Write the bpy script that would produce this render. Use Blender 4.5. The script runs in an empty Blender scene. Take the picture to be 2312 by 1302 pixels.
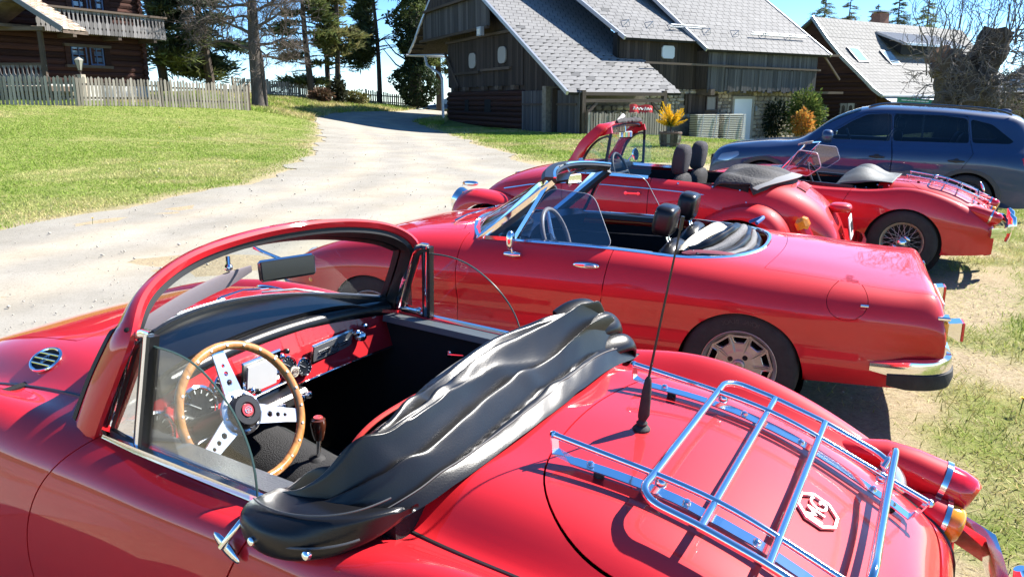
import bpy, bmesh, math, random
import numpy as np
from mathutils import Vector, Matrix
R = math.radians
random.seed(7); rng = np.random.default_rng(7)
scene = bpy.context.scene
COL = scene.collection

# ------------------------------------------------------------------ camera, light, exposure
CAM_H = 1.65
cam = bpy.data.cameras.new("camera"); camo = bpy.data.objects.new("camera", cam); COL.objects.link(camo)
cam.sensor_width = 36; cam.lens = 36*1740/2312; cam.clip_end = 3000; cam.clip_start = .05
camo.location = (0, 0, CAM_H); camo.rotation_euler = (R(90-13.66), 0, 0)
scene.camera = camo
SUN_EL, SUN_AZ = 43.0, 64.5            # azimuth clockwise from +Y
w = bpy.data.worlds.new("World"); scene.world = w; w.use_nodes = True
nt = w.node_tree; nt.nodes.clear()
sky = nt.nodes.new("ShaderNodeTexSky"); sky.sky_type = 'NISHITA'; sky.sun_disc = False
sky.sun_elevation = R(SUN_EL); sky.sun_rotation = R(SUN_AZ); sky.altitude = 2200; sky.air_density = .8; sky.dust_density = 0; sky.ozone_density = 3
bg = nt.nodes.new("ShaderNodeBackground"); bg.inputs['Strength'].default_value = .105
wo = nt.nodes.new("ShaderNodeOutputWorld")
hs = nt.nodes.new('ShaderNodeHueSaturation'); hs.inputs['Saturation'].default_value = 1.22
nt.links.new(sky.outputs[0], hs.inputs['Color']); nt.links.new(hs.outputs[0], bg.inputs[0]); nt.links.new(bg.outputs[0], wo.inputs[0])
sl = bpy.data.lights.new("sun", 'SUN'); slo = bpy.data.objects.new("sun", sl); COL.objects.link(slo)
sl.energy = 5.0; sl.angle = R(.53); sl.color = (1, .95, .87)
sd = Vector((math.sin(R(SUN_AZ))*math.cos(R(SUN_EL)), math.cos(R(SUN_AZ))*math.cos(R(SUN_EL)), math.sin(R(SUN_EL))))
slo.rotation_euler = sd.to_track_quat('Z', 'Y').to_euler(); slo.location = sd*50
scene.view_settings.view_transform = 'Standard'; scene.view_settings.look = 'None'
scene.view_settings.gamma = 1; scene.view_settings.use_curve_mapping = False; scene.view_settings.exposure = 1.42
scene.cycles.max_bounces = 8; scene.cycles.transparent_max_bounces = 24; scene.cycles.caustics_reflective = False; scene.cycles.caustics_refractive = False

# ------------------------------------------------------------------ materials
MATS = {}
def mat(name, col=(.5, .5, .5), rough=.5, metal=0, coat=0, var=0, vscale=8, bump=0, bscale=30, spec=.5, col2=None, detail=4, coords='Object', stretch=None, trans=0, emit=None, sheen=0, croughn=.03):
    if name in MATS: return MATS[name]
    m = bpy.data.materials.new(name); m.use_nodes = True; t = m.node_tree; b = t.nodes["Principled BSDF"]
    b.inputs['Base Color'].default_value = (*col, 1); b.inputs['Roughness'].default_value = rough; b.inputs['Metallic'].default_value = metal
    b.inputs['Coat Weight'].default_value = coat; b.inputs['Coat Roughness'].default_value = croughn; b.inputs['Specular IOR Level'].default_value = spec
    b.inputs['Transmission Weight'].default_value = trans; b.inputs['Sheen Weight'].default_value = sheen
    if var or bump:
        tc = t.nodes.new("ShaderNodeTexCoord"); mp = t.nodes.new("ShaderNodeMapping"); t.links.new(tc.outputs[coords], mp.inputs[0])
        if stretch: mp.inputs['Scale'].default_value = stretch
        if var:
            n = t.nodes.new("ShaderNodeTexNoise"); n.inputs['Scale'].default_value = vscale; n.inputs['Detail'].default_value = detail; n.inputs['Roughness'].default_value = .65
            t.links.new(mp.outputs[0], n.inputs[0])
            r = t.nodes.new("ShaderNodeValToRGB"); r.color_ramp.elements[0].position = .3; r.color_ramp.elements[1].position = .7
            c2 = col2 or tuple(min(1, c*(1+var)) for c in col); c1 = col if col2 else tuple(c*(1-var) for c in col)
            r.color_ramp.elements[0].color = (*c1, 1); r.color_ramp.elements[1].color = (*c2, 1)
            t.links.new(n.outputs[0], r.inputs[0]); t.links.new(r.outputs[0], b.inputs['Base Color'])
        if bump:
            n2 = t.nodes.new("ShaderNodeTexNoise"); n2.inputs['Scale'].default_value = bscale; n2.inputs['Detail'].default_value = 5
            t.links.new(mp.outputs[0], n2.inputs[0])
            bp = t.nodes.new("ShaderNodeBump"); bp.inputs['Strength'].default_value = bump; bp.inputs['Distance'].default_value = .02
            t.links.new(n2.outputs[0], bp.inputs['Height']); t.links.new(bp.outputs[0], b.inputs['Normal'])
    MATS[name] = m; return m
def glass_mat(name, tint=(.93, .97, .96), refl=1.0, base=.03):
    if name in MATS: return MATS[name]
    m = bpy.data.materials.new(name); m.use_nodes = True; t = m.node_tree; t.nodes.clear()
    o = t.nodes.new("ShaderNodeOutputMaterial"); mx = t.nodes.new("ShaderNodeMixShader"); tr = t.nodes.new("ShaderNodeBsdfTransparent"); gl = t.nodes.new("ShaderNodeBsdfGlossy")
    fr = t.nodes.new("ShaderNodeLayerWeight"); fr.inputs['Blend'].default_value = .18
    mr = t.nodes.new("ShaderNodeMapRange"); mr.inputs['To Min'].default_value = base; mr.inputs['To Max'].default_value = refl*.8
    t.links.new(fr.outputs['Fresnel'], mr.inputs[0]); tr.inputs[0].default_value = (*tint, 1); gl.inputs['Roughness'].default_value = .01
    t.links.new(mr.outputs[0], mx.inputs[0]); t.links.new(tr.outputs[0], mx.inputs[1]); t.links.new(gl.outputs[0], mx.inputs[2]); t.links.new(mx.outputs[0], o.inputs[0])
    MATS[name] = m; return m
def paint(name, col, rough=.55):
    """car paint: base colour, fine dust mottling in the roughness, clear coat"""
    m = mat(name, col, rough, 0, 1.0, var=.06, vscale=3, croughn=.035, spec=.22)
    t = m.node_tree; b = t.nodes["Principled BSDF"]
    n = t.nodes.new("ShaderNodeTexNoise"); n.inputs['Scale'].default_value = 9; n.inputs['Detail'].default_value = 6
    mr = t.nodes.new("ShaderNodeMapRange"); mr.inputs['To Min'].default_value = .01; mr.inputs['To Max'].default_value = .055
    tc = t.nodes.new("ShaderNodeTexCoord"); t.links.new(tc.outputs['Object'], n.inputs[0]); t.links.new(n.outputs[0], mr.inputs[0]); t.links.new(mr.outputs[0], b.inputs['Coat Roughness'])
    return m
RED = paint("red_paint", (.60, .014, .022))
CHROME = mat("chrome", (.86, .87, .88), .09, 1)
STEEL = mat("brushed_steel", (.62, .63, .65), .28, 1, var=.1, vscale=40)
ALLOY = mat("alloy", (.42, .40, .39), .42, .75, var=.1, vscale=30)
BLACKL = mat("black_leather", (.008, .008, .009), .31, 0, .1, bump=.05, bscale=260, croughn=.3, spec=.36)
BLACKC = mat("black_carpet", (.010, .010, .011), .95, bump=.4, bscale=400)
BLACKP = mat("black_plastic", (.015, .015, .016), .35)
RUBBER = mat("rubber", (.022, .022, .024), .75, var=.3, vscale=20, bump=.1, bscale=80)
DARK = mat("dark_underbody", (.006, .006, .006), .9)
GLASS = glass_mat("clear_glass")
TINT = glass_mat("tinted_glass", (.14, .18, .25), 1.0, .05)
AMBER = mat("amber_lens", (.95, .33, .015), .12, 0, 1, var=.25, vscale=60)
REDLENS = mat("red_lens", (.66, .010, .02), .1, 0, 1, var=.2, vscale=60)
WHITE = mat("white_print", (.82, .82, .80), .4)
WOOD_V = mat("varnished_wood", (.50, .22, .065), .25, 0, .8, var=.4, vscale=14, stretch=(1, 6, 1))

# ------------------------------------------------------------------ objects
def obj(name, V, F, m, parent=None, smooth=True, mats=None, fm=None):
    me = bpy.data.meshes.new(name); me.from_pydata([tuple(v) for v in V], [], [tuple(f) for f in F])
    if mats:
        for a in mats: me.materials.append(a)
        if fm is not None: me.polygons.foreach_set('material_index', np.asarray(fm, dtype=np.int32))
    else: me.materials.append(m)
    if smooth: me.polygons.foreach_set('use_smooth', [True]*len(me.polygons))
    me.update()
    o = bpy.data.objects.new(name, me); COL.objects.link(o)
    if parent is not None: o.parent = parent
    return o
def thing(name, label, cat, loc=(0, 0, 0), rz=0, group=None, rot=None):
    o = bpy.data.objects.new(name, None); COL.objects.link(o); o.location = loc
    o.rotation_euler = rot if rot is not None else (0, 0, rz); o.empty_display_size = .1
    return tag(o, label, cat, group)
def tag(o, label=None, cat=None, group=None, kind=None):
    if label: o['label'] = label
    if cat: o['category'] = cat
    if group: o['group'] = group
    if kind: o['kind'] = kind
    return o
def copy_tree(o, parent=None):
    c = o.copy(); COL.objects.link(c)
    if parent is not None: c.parent = parent
    for ch in list(o.children): copy_tree(ch, c)
    return c

class MB:
    """mesh builder"""
    def __init__(s): s.V = []; s.F = []; s.fm = []
    def add(s, V, F, mi=0):
        k = len(s.V); s.V += [tuple(v) for v in V]; s.F += [tuple(i+k for i in f) for f in F]; s.fm += [mi]*len(F); return s
    def box(s, c, d, rot=None, mi=0, bev=0):
        hx, hy, hz = d[0]/2, d[1]/2, d[2]/2
        if bev:
            b = min(bev, hx*.9, hy*.9, hz*.9); P = []
            for sx in (-1, 1):
                for sy in (-1, 1):
                    for sz in (-1, 1):
                        P += [(sx*(hx-b), sy*(hy-b), sz*hz), (sx*(hx-b), sy*hy, sz*(hz-b)), (sx*hx, sy*(hy-b), sz*(hz-b))]
            idx = lambda sx, sy, sz, k: ((sx > 0)*4+(sy > 0)*2+(sz > 0))*3+k
            F = []
            for sz in (-1, 1): F.append([idx(-1, -1, sz, 0), idx(1, -1, sz, 0), idx(1, 1, sz, 0), idx(-1, 1, sz, 0)][::sz])
            for sy in (-1, 1): F.append([idx(-1, sy, -1, 1), idx(1, sy, -1, 1), idx(1, sy, 1, 1), idx(-1, sy, 1, 1)][::-sy])
            for sx in (-1, 1): F.append([idx(sx, -1, -1, 2), idx(sx, 1, -1, 2), idx(sx, 1, 1, 2), idx(sx, -1, 1, 2)][::sx])
            for sy in (-1, 1):
                for sz in (-1, 1): F.append([idx(-1, sy, sz, 0), idx(1, sy, sz, 0), idx(1, sy, sz, 1), idx(-1, sy, sz, 1)][::sy*sz])
            for sx in (-1, 1):
                for sz in (-1, 1): F.append([idx(sx, -1, sz, 0), idx(sx, -1, sz, 2), idx(sx, 1, sz, 2), idx(sx, 1, sz, 0)][::-sx*sz])
            for sx in (-1, 1):
                for sy in (-1, 1): F.append([idx(sx, sy, -1, 1), idx(sx, sy, 1, 1), idx(sx, sy, 1, 2), idx(sx, sy, -1, 2)][::-sx*sy])
            for sx in (-1, 1):
                for sy in (-1, 1):
                    for sz in (-1, 1): F.append([idx(sx, sy, sz, 0), idx(sx, sy, sz, 1), idx(sx, sy, sz, 2)][::-sx*sy*sz])
        else:
            P = [(x*hx, y*hy, z*hz) for x in (-1, 1) for y in (-1, 1) for z in (-1, 1)]
            F = [(0, 1, 3, 2), (4, 6, 7, 5), (0, 4, 5, 1), (2, 3, 7, 6), (0, 2, 6, 4), (1, 5, 7, 3)]
        Mx = Matrix.Translation(c) @ (rot.to_4x4() if rot is not None else Matrix())
        return s.add([Mx @ Vector(p) for p in P], F, mi)
    def tube(s, pts, r, n=10, closed=False, cap=True, mi=0, sq=None, up=None):
        """tube along points; r scalar or list; sq=(a,b) scales the section"""
        P = [Vector(p) for p in pts]; N = len(P); rr = r if hasattr(r, '__len__') else [r]*N
        rings = []; pn = None
        for i in range(N):
            t = (P[(i+1) % N]-P[i-1]) if closed else (P[min(i+1, N-1)]-P[max(i-1, 0)])
            t = t.normalized() if t.length > 1e-9 else Vector((0, 0, 1))
            if up is not None: nrm = Vector(up).cross(t); nrm = nrm.normalized() if nrm.length > 1e-6 else t.orthogonal().normalized()
            elif pn is None: nrm = t.orthogonal().normalized()
            else:
                nrm = pn-t*pn.dot(t); nrm = nrm.normalized() if nrm.length > 1e-6 else t.orthogonal().normalized()
            pn = nrm; bn = t.cross(nrm); a, b = sq or (1, 1)
            rings.append([P[i]+nrm*(math.cos(2*math.pi*k/n)*rr[i]*a)+bn*(math.sin(2*math.pi*k/n)*rr[i]*b) for k in range(n)])
        V = [v for rg in rings for v in rg]; F = []
        for i in range(N if closed else N-1):
            a0, b0 = i*n, ((i+1) % N)*n
            for k in range(n): F.append((a0+k, a0+(k+1) % n, b0+(k+1) % n, b0+k))
        if cap and not closed: F.append(tuple(range(n))[::-1]); F.append(tuple((N-1)*n+k for k in range(n)))
        return s.add(V, F, mi)
    def sweep(s, pts, prof, up=(0, 0, 1), closed=False, cap=True, mi=0, scale=None):
        """profile [(a,b)] with a along side=t x up, b along the corrected up"""
        P = [Vector(p) for p in pts]; N = len(P); n = len(prof); V = []
        for i in range(N):
            t = ((P[(i+1) % N]-P[i-1]) if closed else (P[min(i+1, N-1)]-P[max(i-1, 0)])).normalized()
            u0 = Vector(up[i]) if hasattr(up[0], '__len__') else Vector(up)
            sd_ = t.cross(u0).normalized(); uu = sd_.cross(t); k = scale[i] if scale else 1
            V += [P[i]+sd_*a*k+uu*b*k for a, b in prof]
        F = []
        for i in range(N if closed else N-1):
            a0, b0 = i*n, ((i+1) % N)*n
            for k in range(n): F.append((a0+k, a0+(k+1) % n, b0+(k+1) % n, b0+k))
        if cap and not closed: F.append(tuple(range(n))[::-1]); F.append(tuple((N-1)*n+k for k in range(n)))
        return s.add(V, F, mi)
    def lathe(s, prof, c=(0, 0, 0), ax=(0, 0, 1), n=24, mi=0, cap=True):
        """profile [(r,h)] about axis ax through c"""
        q = Vector(ax).normalized().to_track_quat('Z', 'Y').to_matrix(); c = Vector(c); V = []
        for r, h in prof:
            for k in range(n): a = 2*math.pi*k/n; V.append(c+q @ Vector((r*math.cos(a), r*math.sin(a), h)))
        F = []
        for i in range(len(prof)-1):
            for k in range(n): F.append((i*n+k, i*n+(k+1) % n, (i+1)*n+(k+1) % n, (i+1)*n+k))
        if cap:
            if prof[0][0] > 1e-5: F.append(tuple(range(n))[::-1])
            if prof[-1][0] > 1e-5: F.append(tuple((len(prof)-1)*n+k for k in range(n)))
        return s.add(V, F, mi)
    def ball(s, c, r, n=16, mi=0, rot=None, p=1.0):
        rx, ry, rz = r if hasattr(r, '__len__') else (r, r, r); V = []; h = n//2
        f = lambda v: math.copysign(abs(v)**p, v)
        for i in range(h+1):
            th = math.pi*i/h
            for k in range(n):
                a = 2*math.pi*k/n; q = Vector((rx*f(math.sin(th))*f(math.cos(a)), ry*f(math.sin(th))*f(math.sin(a)), rz*f(math.cos(th))))
                V.append(Vector(c)+(rot @ q if rot is not None else q))
        F = [(i*n+k, (i+1)*n+k, (i+1)*n+(k+1) % n, i*n+(k+1) % n) for i in range(h) for k in range(n)]
        return s.add(V, F, mi)
    def prism(s, poly, fr, to, mi=0):
        """poly: 2-D points; fr,to: functions (a,b)->3-D for both faces"""
        n = len(poly); V = [fr(*p) for p in poly]+[to(*p) for p in poly]
        return s.add(V, [tuple(range(n))[::-1], tuple(range(n, 2*n))]+[(i, (i+1) % n, n+(i+1) % n, n+i) for i in range(n)], mi)
    def obj(s, name, m, parent=None, smooth=True, mats=None):
        o = obj(name, s.V, s.F, m, parent, smooth, mats, s.fm if mats else None)
        if smooth:
            try: o.data.set_sharp_from_angle(angle=R(38))
            except Exception: pass
        return o

# ------------------------------------------------------------------ smooth surfaces
def nspline(t, P, ts):
    """natural cubic spline through P (n,...) at knots t"""
    n = len(t); h = np.diff(t); A = np.zeros((n, n)); sh = P.shape; Pf = P.reshape(n, -1); B = np.zeros_like(Pf)
    A[0, 0] = A[-1, -1] = 1
    for i in range(1, n-1):
        A[i, i-1] = h[i-1]; A[i, i] = 2*(h[i-1]+h[i]); A[i, i+1] = h[i]
        B[i] = 6*((Pf[i+1]-Pf[i])/h[i]-(Pf[i]-Pf[i-1])/h[i-1])
    Mm = np.linalg.solve(A, B)
    k = np.clip(np.searchsorted(t, ts, side='right')-1, 0, n-2); a = ((t[k+1]-ts)/h[k])[:, None]; b = 1-a; hk = h[k][:, None]
    out = a*Pf[k]+b*Pf[k+1]+((a**3-a)*Mm[k]+(b**3-b)*Mm[k+1])*hk*hk/6
    return out.reshape((len(ts),)+sh[1:])
def knots(P):
    d = np.linalg.norm(np.diff(P, axis=0), axis=-1); d = d.mean(axis=1) if d.ndim > 1 else d
    return np.concatenate([[0], np.cumsum(np.maximum(d, 1e-4)**.75)])
def curve(pts, n, closed=False):
    P = np.array(pts, float)
    if closed: P = np.concatenate([P[-3:], P, P[:4]])
    t = knots(P)
    if closed: return nspline(t, P, np.linspace(t[3], t[-4], n, endpoint=False))
    return nspline(t, P, np.linspace(t[0], t[-1], n))
class Surf:
    def __init__(s, net, nu, nv):
        net = np.array(net, float); tu = knots(net); tv = knots(net.transpose(1, 0, 2))
        s.tu, s.tv, s.net = tu, tv, net
        us = np.linspace(0, tu[-1], nu); vs = np.linspace(0, tv[-1], nv)
        G = nspline(tu, net, us); s.G = nspline(tv, G.transpose(1, 0, 2), vs).transpose(1, 0, 2)
        s.nu, s.nv = nu, nv; s.V = s.G.reshape(-1, 3)
        i, j = np.meshgrid(np.arange(nu-1), np.arange(nv-1), indexing='ij'); a = (i*nv+j).ravel()
        s.F = np.stack([a, a+nv, a+nv+1, a+1], 1)
        s.V = np.hstack([s.V, np.stack(np.meshgrid(us, vs, indexing='ij'), -1).reshape(-1, 2)])
        # normals
        du = np.gradient(s.G, axis=0); dv = np.gradient(s.G, axis=1); N = np.cross(du, dv); s.N = (N/np.maximum(np.linalg.norm(N, axis=-1, keepdims=True), 1e-12)).reshape(-1, 3)
    def vline(s, j, n=60, u0=0, u1=1):
        """the net's row line j (constant v) as points"""
        P = nspline(s.tu, s.net[:, j], np.linspace(s.tu[-1]*u0, s.tu[-1]*u1, n)); return P
def clip(V, F, N, val):
    """keep the part of a polygon mesh where val>=0"""
    V = np.asarray(V); val = np.asarray(val, float).copy(); val[np.abs(val) < 1e-5] = 1e-5
    keep = val >= 0; nv = [tuple(v) for v in V]; nn = [n for n in N]; out = []; cache = {}
    def cut(a, b):
        k = (a, b) if a < b else (b, a)
        if k not in cache:
            t = val[k[0]]/(val[k[0]]-val[k[1]]); cache[k] = len(nv)
            nv.append(tuple(V[k[0]]*(1-t)+V[k[1]]*t)); nn.append(N[k[0]]*(1-t)+N[k[1]]*t)
        return cache[k]
    for f in F:
        kf = [keep[i] for i in f]
        if all(kf): out.append(tuple(f)); continue
        if not any(kf): continue
        p = []; n = len(f)
        for i in range(n):
            a, b = f[i], f[(i+1) % n]
            if keep[a]: p.append(a)
            if keep[a] != keep[b]: p.append(cut(a, b))
        if len(p) >= 3: out.append(tuple(p))
    used = sorted({i for f in out for i in f}); mp = {u: i for i, u in enumerate(used)}
    return np.array([nv[i] for i in used]).reshape(-1, V.shape[1]), [tuple(mp[i] for i in f) for f in out], np.array([nn[i] for i in used]).reshape(-1, 3)
def panel(S, funcs, name, m, parent, rim=.012, flip=False, VFN=None, off=0):
    """cut a panel out of a surface with implicit functions f(V)>=0 and fold its edges inwards"""
    V, F, N = VFN if VFN else (S.V, [tuple(f) for f in S.F], S.N)
    for f in funcs: V, F, N = clip(V, F, N, f(V))
    if len(F) == 0: return None
    if flip: F = [f[::-1] for f in F]; N = -N
    V = V[:, :3]
    if off: V = V+N*off
    V = [tuple(v) for v in V]; F = list(F); cnt = {}
    for f in F:
        for i in range(len(f)):
            a, b = f[i], f[(i+1) % len(f)]; cnt[(a, b)] = cnt.get((a, b), 0)+1
    if rim:
        dup = {}
        def g(i):
            if i not in dup:
                k = len(V); V.append(V[i]); n = N[i]/max(np.linalg.norm(N[i]), 1e-9); V.append(tuple(np.array(V[i])-n*rim)); dup[i] = (k, k+1)
            return dup[i]
        for (a, b) in [e for e in cnt if (e[1], e[0]) not in cnt]:
            pa, pb = g(a), g(b); F.append((pb[0], pa[0], pa[1], pb[1]))
    return obj(name, V, F, m, parent)
def mirror_net(rows):
    """rows of half sections (y>=0 from centre out) -> full net from right side to left side"""
    return [[(x, -y, z) for x, y, z in r[:0:-1]]+list(r) for r in rows]
def car_thing(name, label, x, y, th, z=0, roll=0, pitch=0):
    p, r = R(pitch), R(roll); t = R(th)
    f = Vector((-math.sin(t), math.cos(t), 0)); l = Vector((-math.cos(t), -math.sin(t), 0)); u = Vector((0, 0, 1))
    f, u = f*math.cos(p)+u*math.sin(p), u*math.cos(p)-f*math.sin(p)
    l, u = l*math.cos(r)-u*math.sin(r), u*math.cos(r)+l*math.sin(r)
    Mx = Matrix((f, l, u)).transposed().to_4x4(); Mx.translation = (x, y, z)
    o = thing(name, label, 'car', (x, y, z)); o.rotation_euler = Mx.to_euler(); return o
def text_mesh(s, body, size, depth, m, parent, loc, xdir, ydir, name='lettering', align='CENTER', bold=0):
    """flat lettering as real extruded mesh; xdir,ydir give the plane"""
    cu = bpy.data.curves.new(name, 'FONT'); cu.body = body; cu.size = size; cu.extrude = depth; cu.align_x = align; cu.align_y = 'CENTER'; cu.resolution_u = 3; cu.offset = bold
    t = bpy.data.objects.new(name, cu); COL.objects.link(t)
    me = bpy.data.meshes.new_from_object(t.evaluated_get(bpy.context.evaluated_depsgraph_get())); bpy.data.objects.remove(t)
    X = Vector(xdir).normalized(); Y = Vector(ydir); Y = (Y-X*Y.dot(X)).normalized(); Z = X.cross(Y)
    Mx = Matrix((X, Y, Z)).transposed().to_4x4(); Mx.translation = loc; me.transform(Mx); me.materials.clear(); me.materials.append(m)
    o = bpy.data.objects.new(name, me); COL.objects.link(o); o.parent = parent; return o
# ------------------------------------------------------------------ terrain
TC = np.array([(-19.39, 30.0, 1.52), (-15.68, 32.0, 1.46), (-11.91, 36.0, 1.36), (-12.14, 42.0, 1.15), (-14.12, 50.0, 1.81), (-11.77, 56.0, 1.5), (-10.59, 60.0, 1.52), (-7.32, 62.0, 1.14), (-8.81, 55.0, 0.99), (-10.89, 44.0, 0.76), (-3.96, 50.0, 0.53), (0.77, 40.0, 0.27), (3.19, 34.1, 0.27), (6.14, 37.0, 0.11), (12.53, 44.0, -0.52), (5.24, 26.0, 0.18), (-6.71, 10.0, 0.0), (-8.94, 13.5, 0.21), (-12.45, 19.0, 0.48), (-16.25, 25.0, 0.94), (-5.82, 11.8, 0.12), (-5.21, 12.5, 0.17), (-4.86, 16.5, 0.17), (-6.77, 28.0, 0.39), (-8.67, 36.0, 0.53), (-3.34, 38.0, 0.15), (-1.3, 14.6, 0.09), (-0.07, 22.0, 0.23), (-4.33, 25.0, 0.25), (-9.99, 27.0, 0.58), (-11.58, 24.0, 0.7), (-7.46, 52.0, 0.8), (-16.88, 30.0, 1.45), (0.0, -8.0, 0.0), (-5.0, 2.0, 0.0), (5.0, 2.0, 0.0), (0.0, 3.0, 0.0), (3.0, 8.0, 0.0), (8.0, 8.0, 0.0), (-2.0, 8.0, 0.0), (10.0, 14.0, -0.03), (5.0, 14.0, 0.0), (-8.0, 4.0, 0.0), (13.0, 20.0, -0.12), (9.0, 19.0, -0.02), (18.0, 28.0, -0.3), (25.0, 45.0, -0.45), (12.0, 2.0, 0.0), (20.0, 10.0, 0.0), (-16.0, 6.0, 0.05), (-20.0, -8.0, 0.0), (18.0, -8.0, 0.0), (-30.0, 40.0, 2.3), (-18.0, 42.0, 2.0), (-40.0, 20.0, 1.9), (-24.0, 14.0, 0.75), (40.0, 30.0, -0.4), (-25.0, 62.0, 1.9), (10.0, 65.0, 0.0), (35.0, 70.0, -0.3), (-18.5, 40.0, 1.5), (-45.0, 60.0, 2.0)])
def _U(r2): return np.where(r2 > 1e-9, r2*np.log(np.maximum(r2, 1e-9)), 0)
_n = len(TC); _K = _U(((TC[:, None, :2]-TC[None, :, :2])**2).sum(-1))+np.eye(_n)*25.
_P = np.hstack([np.ones((_n, 1)), TC[:, :2]])
_W = np.linalg.solve(np.block([[_K, _P], [_P.T, np.zeros((3, 3))]]), np.concatenate([TC[:, 2], np.zeros(3)]))
def ground_z(x, y):
    x, y = np.atleast_1d(x).astype(float), np.atleast_1d(y).astype(float); out = np.zeros_like(x)
    cx, cy = np.clip(x, -48, 48), np.clip(y, -14, 74)
    for i in range(0, len(x), 20000):
        s = slice(i, i+20000); r2 = (cx[s, None]-TC[:, 0])**2+(cy[s, None]-TC[:, 1])**2
        out[s] = _U(r2)@_W[:_n]+_W[_n]+_W[_n+1]*cx[s]+_W[_n+2]*cy[s]
    over = np.maximum(0, y-60)+np.maximum(0, np.abs(x)-45)
    return out-np.minimum(over*.10+over**2*.0008, 60)
def gz(x, y): return float(ground_z(x, y)[0])
def vnoise(x, y, s, seed=0):
    """cheap smooth value noise for masks"""
    r_ = np.random.default_rng(seed); T = r_.random((64, 64)); u, v = np.asarray(x)/s, np.asarray(y)/s
    i, j = np.floor(u).astype(int), np.floor(v).astype(int); a, b = u-i, v-j; a = a*a*(3-2*a); b = b*b*(3-2*b)
    g = lambda p, q: T[p % 64, q % 64]
    return (g(i, j)*(1-a)+g(i+1, j)*a)*(1-b)+(g(i, j+1)*(1-a)+g(i+1, j+1)*a)*b
ROAD = [(-16, -9), (-9.6, 2), (-6.9, 8.0), (-6.25, 10.42), (-5.98, 11.19), (-5.69, 11.96), (-5.33, 12.78), (-5.13, 13.65), (-4.93, 14.46), (-4.82, 16.35), (-5.08, 19.17), (-5.73, 22.95), (-6.76, 27.96), (-7.87, 32.58), (-9.12, 37.05), (-10.2, 40.29), (-10.61, 45.5), (-8.86, 51.68), (-7.06, 58.36), (-7.5, 66), (-3.6, 66), (-4.6, 55), (-5.84, 45.95), (-4.72, 42.76), (-3.24, 36.82), (-1.51, 27.87), (-.47, 23.13), (-.07, 21.19), (.3, 18.9), (1.4, 16.6), (1.2, 13.5), (.2, 11.5), (-.8, 9.0), (-1.6, 5.5), (-2.6, 2.5), (-3.5, -3), (-4, -9)]
def psd2(x, y, poly):
    P = np.stack([x, y], -1); Q = np.array(poly, float); d = np.full(len(P), 1e9); ins = np.zeros(len(P), bool)
    for i in range(len(Q)):
        a, b = Q[i], Q[(i+1) % len(Q)]; e = b-a; t = np.clip(((P-a)@e)/max(e@e, 1e-12), 0, 1); d = np.minimum(d, np.linalg.norm(P-a-t[:, None]*e, axis=1))
        c = (a[1] > P[:, 1]) != (b[1] > P[:, 1]); xx = a[0]+(P[:, 1]-a[1])*(b[0]-a[0])/(b[1]-a[1] if abs(b[1]-a[1]) > 1e-12 else 1e-12); ins ^= c & (P[:, 0] < xx)
    return np.where(ins, d, -d)
def road_sd(x, y): return psd2(x, y, ROAD)+(vnoise(x, y, .9, 3)-.5)*.5+(vnoise(x, y, .3, 4)-.5)*.25
def grass_amount(x, y):
    """0 bare earth .. 1 full turf"""
    x, y = np.asarray(x, float), np.asarray(y, float)
    lawn = np.clip((-road_sd(x, y))*1.4, 0, 1)*np.where((x < -3.5) | (y > 20), 1, 0)
    right = np.clip((road_sd(x, y)*-1)*.8, 0, 1)*np.clip((y-14.5)/3, 0, 1)
    trk = np.clip(np.abs(psd2(x, y, [(-.5, 18.5), (3.4, 19.6), (7, 21.5), (14, 26), (14, 24.5), (8, 20.2), (3, 18.2)]))*1.2-.4, 0, 1)
    park = np.clip((vnoise(x, y, 1.3, 8)*.65+vnoise(x, y, .45, 9)*.35-.43)*5+np.clip((x-3.4)*.35, -.3, .8)*(y < 11)-np.clip((2.0-x)*.9, 0, 2), 0, 1)
    return np.clip(np.maximum(lawn, np.where(y > 14.5, right*trk, park)), 0, 1)
def grid_axis(lo, hi, mid, fine, grow):
    a = [mid]; s = fine
    while a[-1] < hi: a.append(a[-1]+s); s = fine*(1+grow*abs(a[-1]-mid))
    b = [mid]; s = fine
    while b[-1] > lo: b.append(b[-1]-s); s = fine*(1+grow*abs(b[-1]-mid))
    return np.array(b[::-1]+a[1:])
def color_attr(o, cols, name='tint'):
    a = o.data.color_attributes.new(name, 'FLOAT_COLOR', 'POINT'); c = np.ones((len(cols), 4), np.float32); c[:, :cols.shape[1]] = cols; a.data.foreach_set('color', c.ravel())
def fast_mesh(name, V, F, m, n=3):
    """big meshes from numpy: F is (k,n)"""
    me = bpy.data.meshes.new(name); me.vertices.add(len(V)); me.vertices.foreach_set('co', np.asarray(V, np.float32).ravel())
    k = len(F); me.loops.add(k*n); me.loops.foreach_set('vertex_index', np.asarray(F, np.int32).ravel()); me.polygons.add(k)
    me.polygons.foreach_set('loop_start', np.arange(0, k*n, n, dtype=np.int32)); me.polygons.foreach_set('loop_total', np.full(k, n, np.int32)); me.update(calc_edges=True); me.materials.append(m)
    o = bpy.data.objects.new(name, me); COL.objects.link(o); return o
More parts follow.
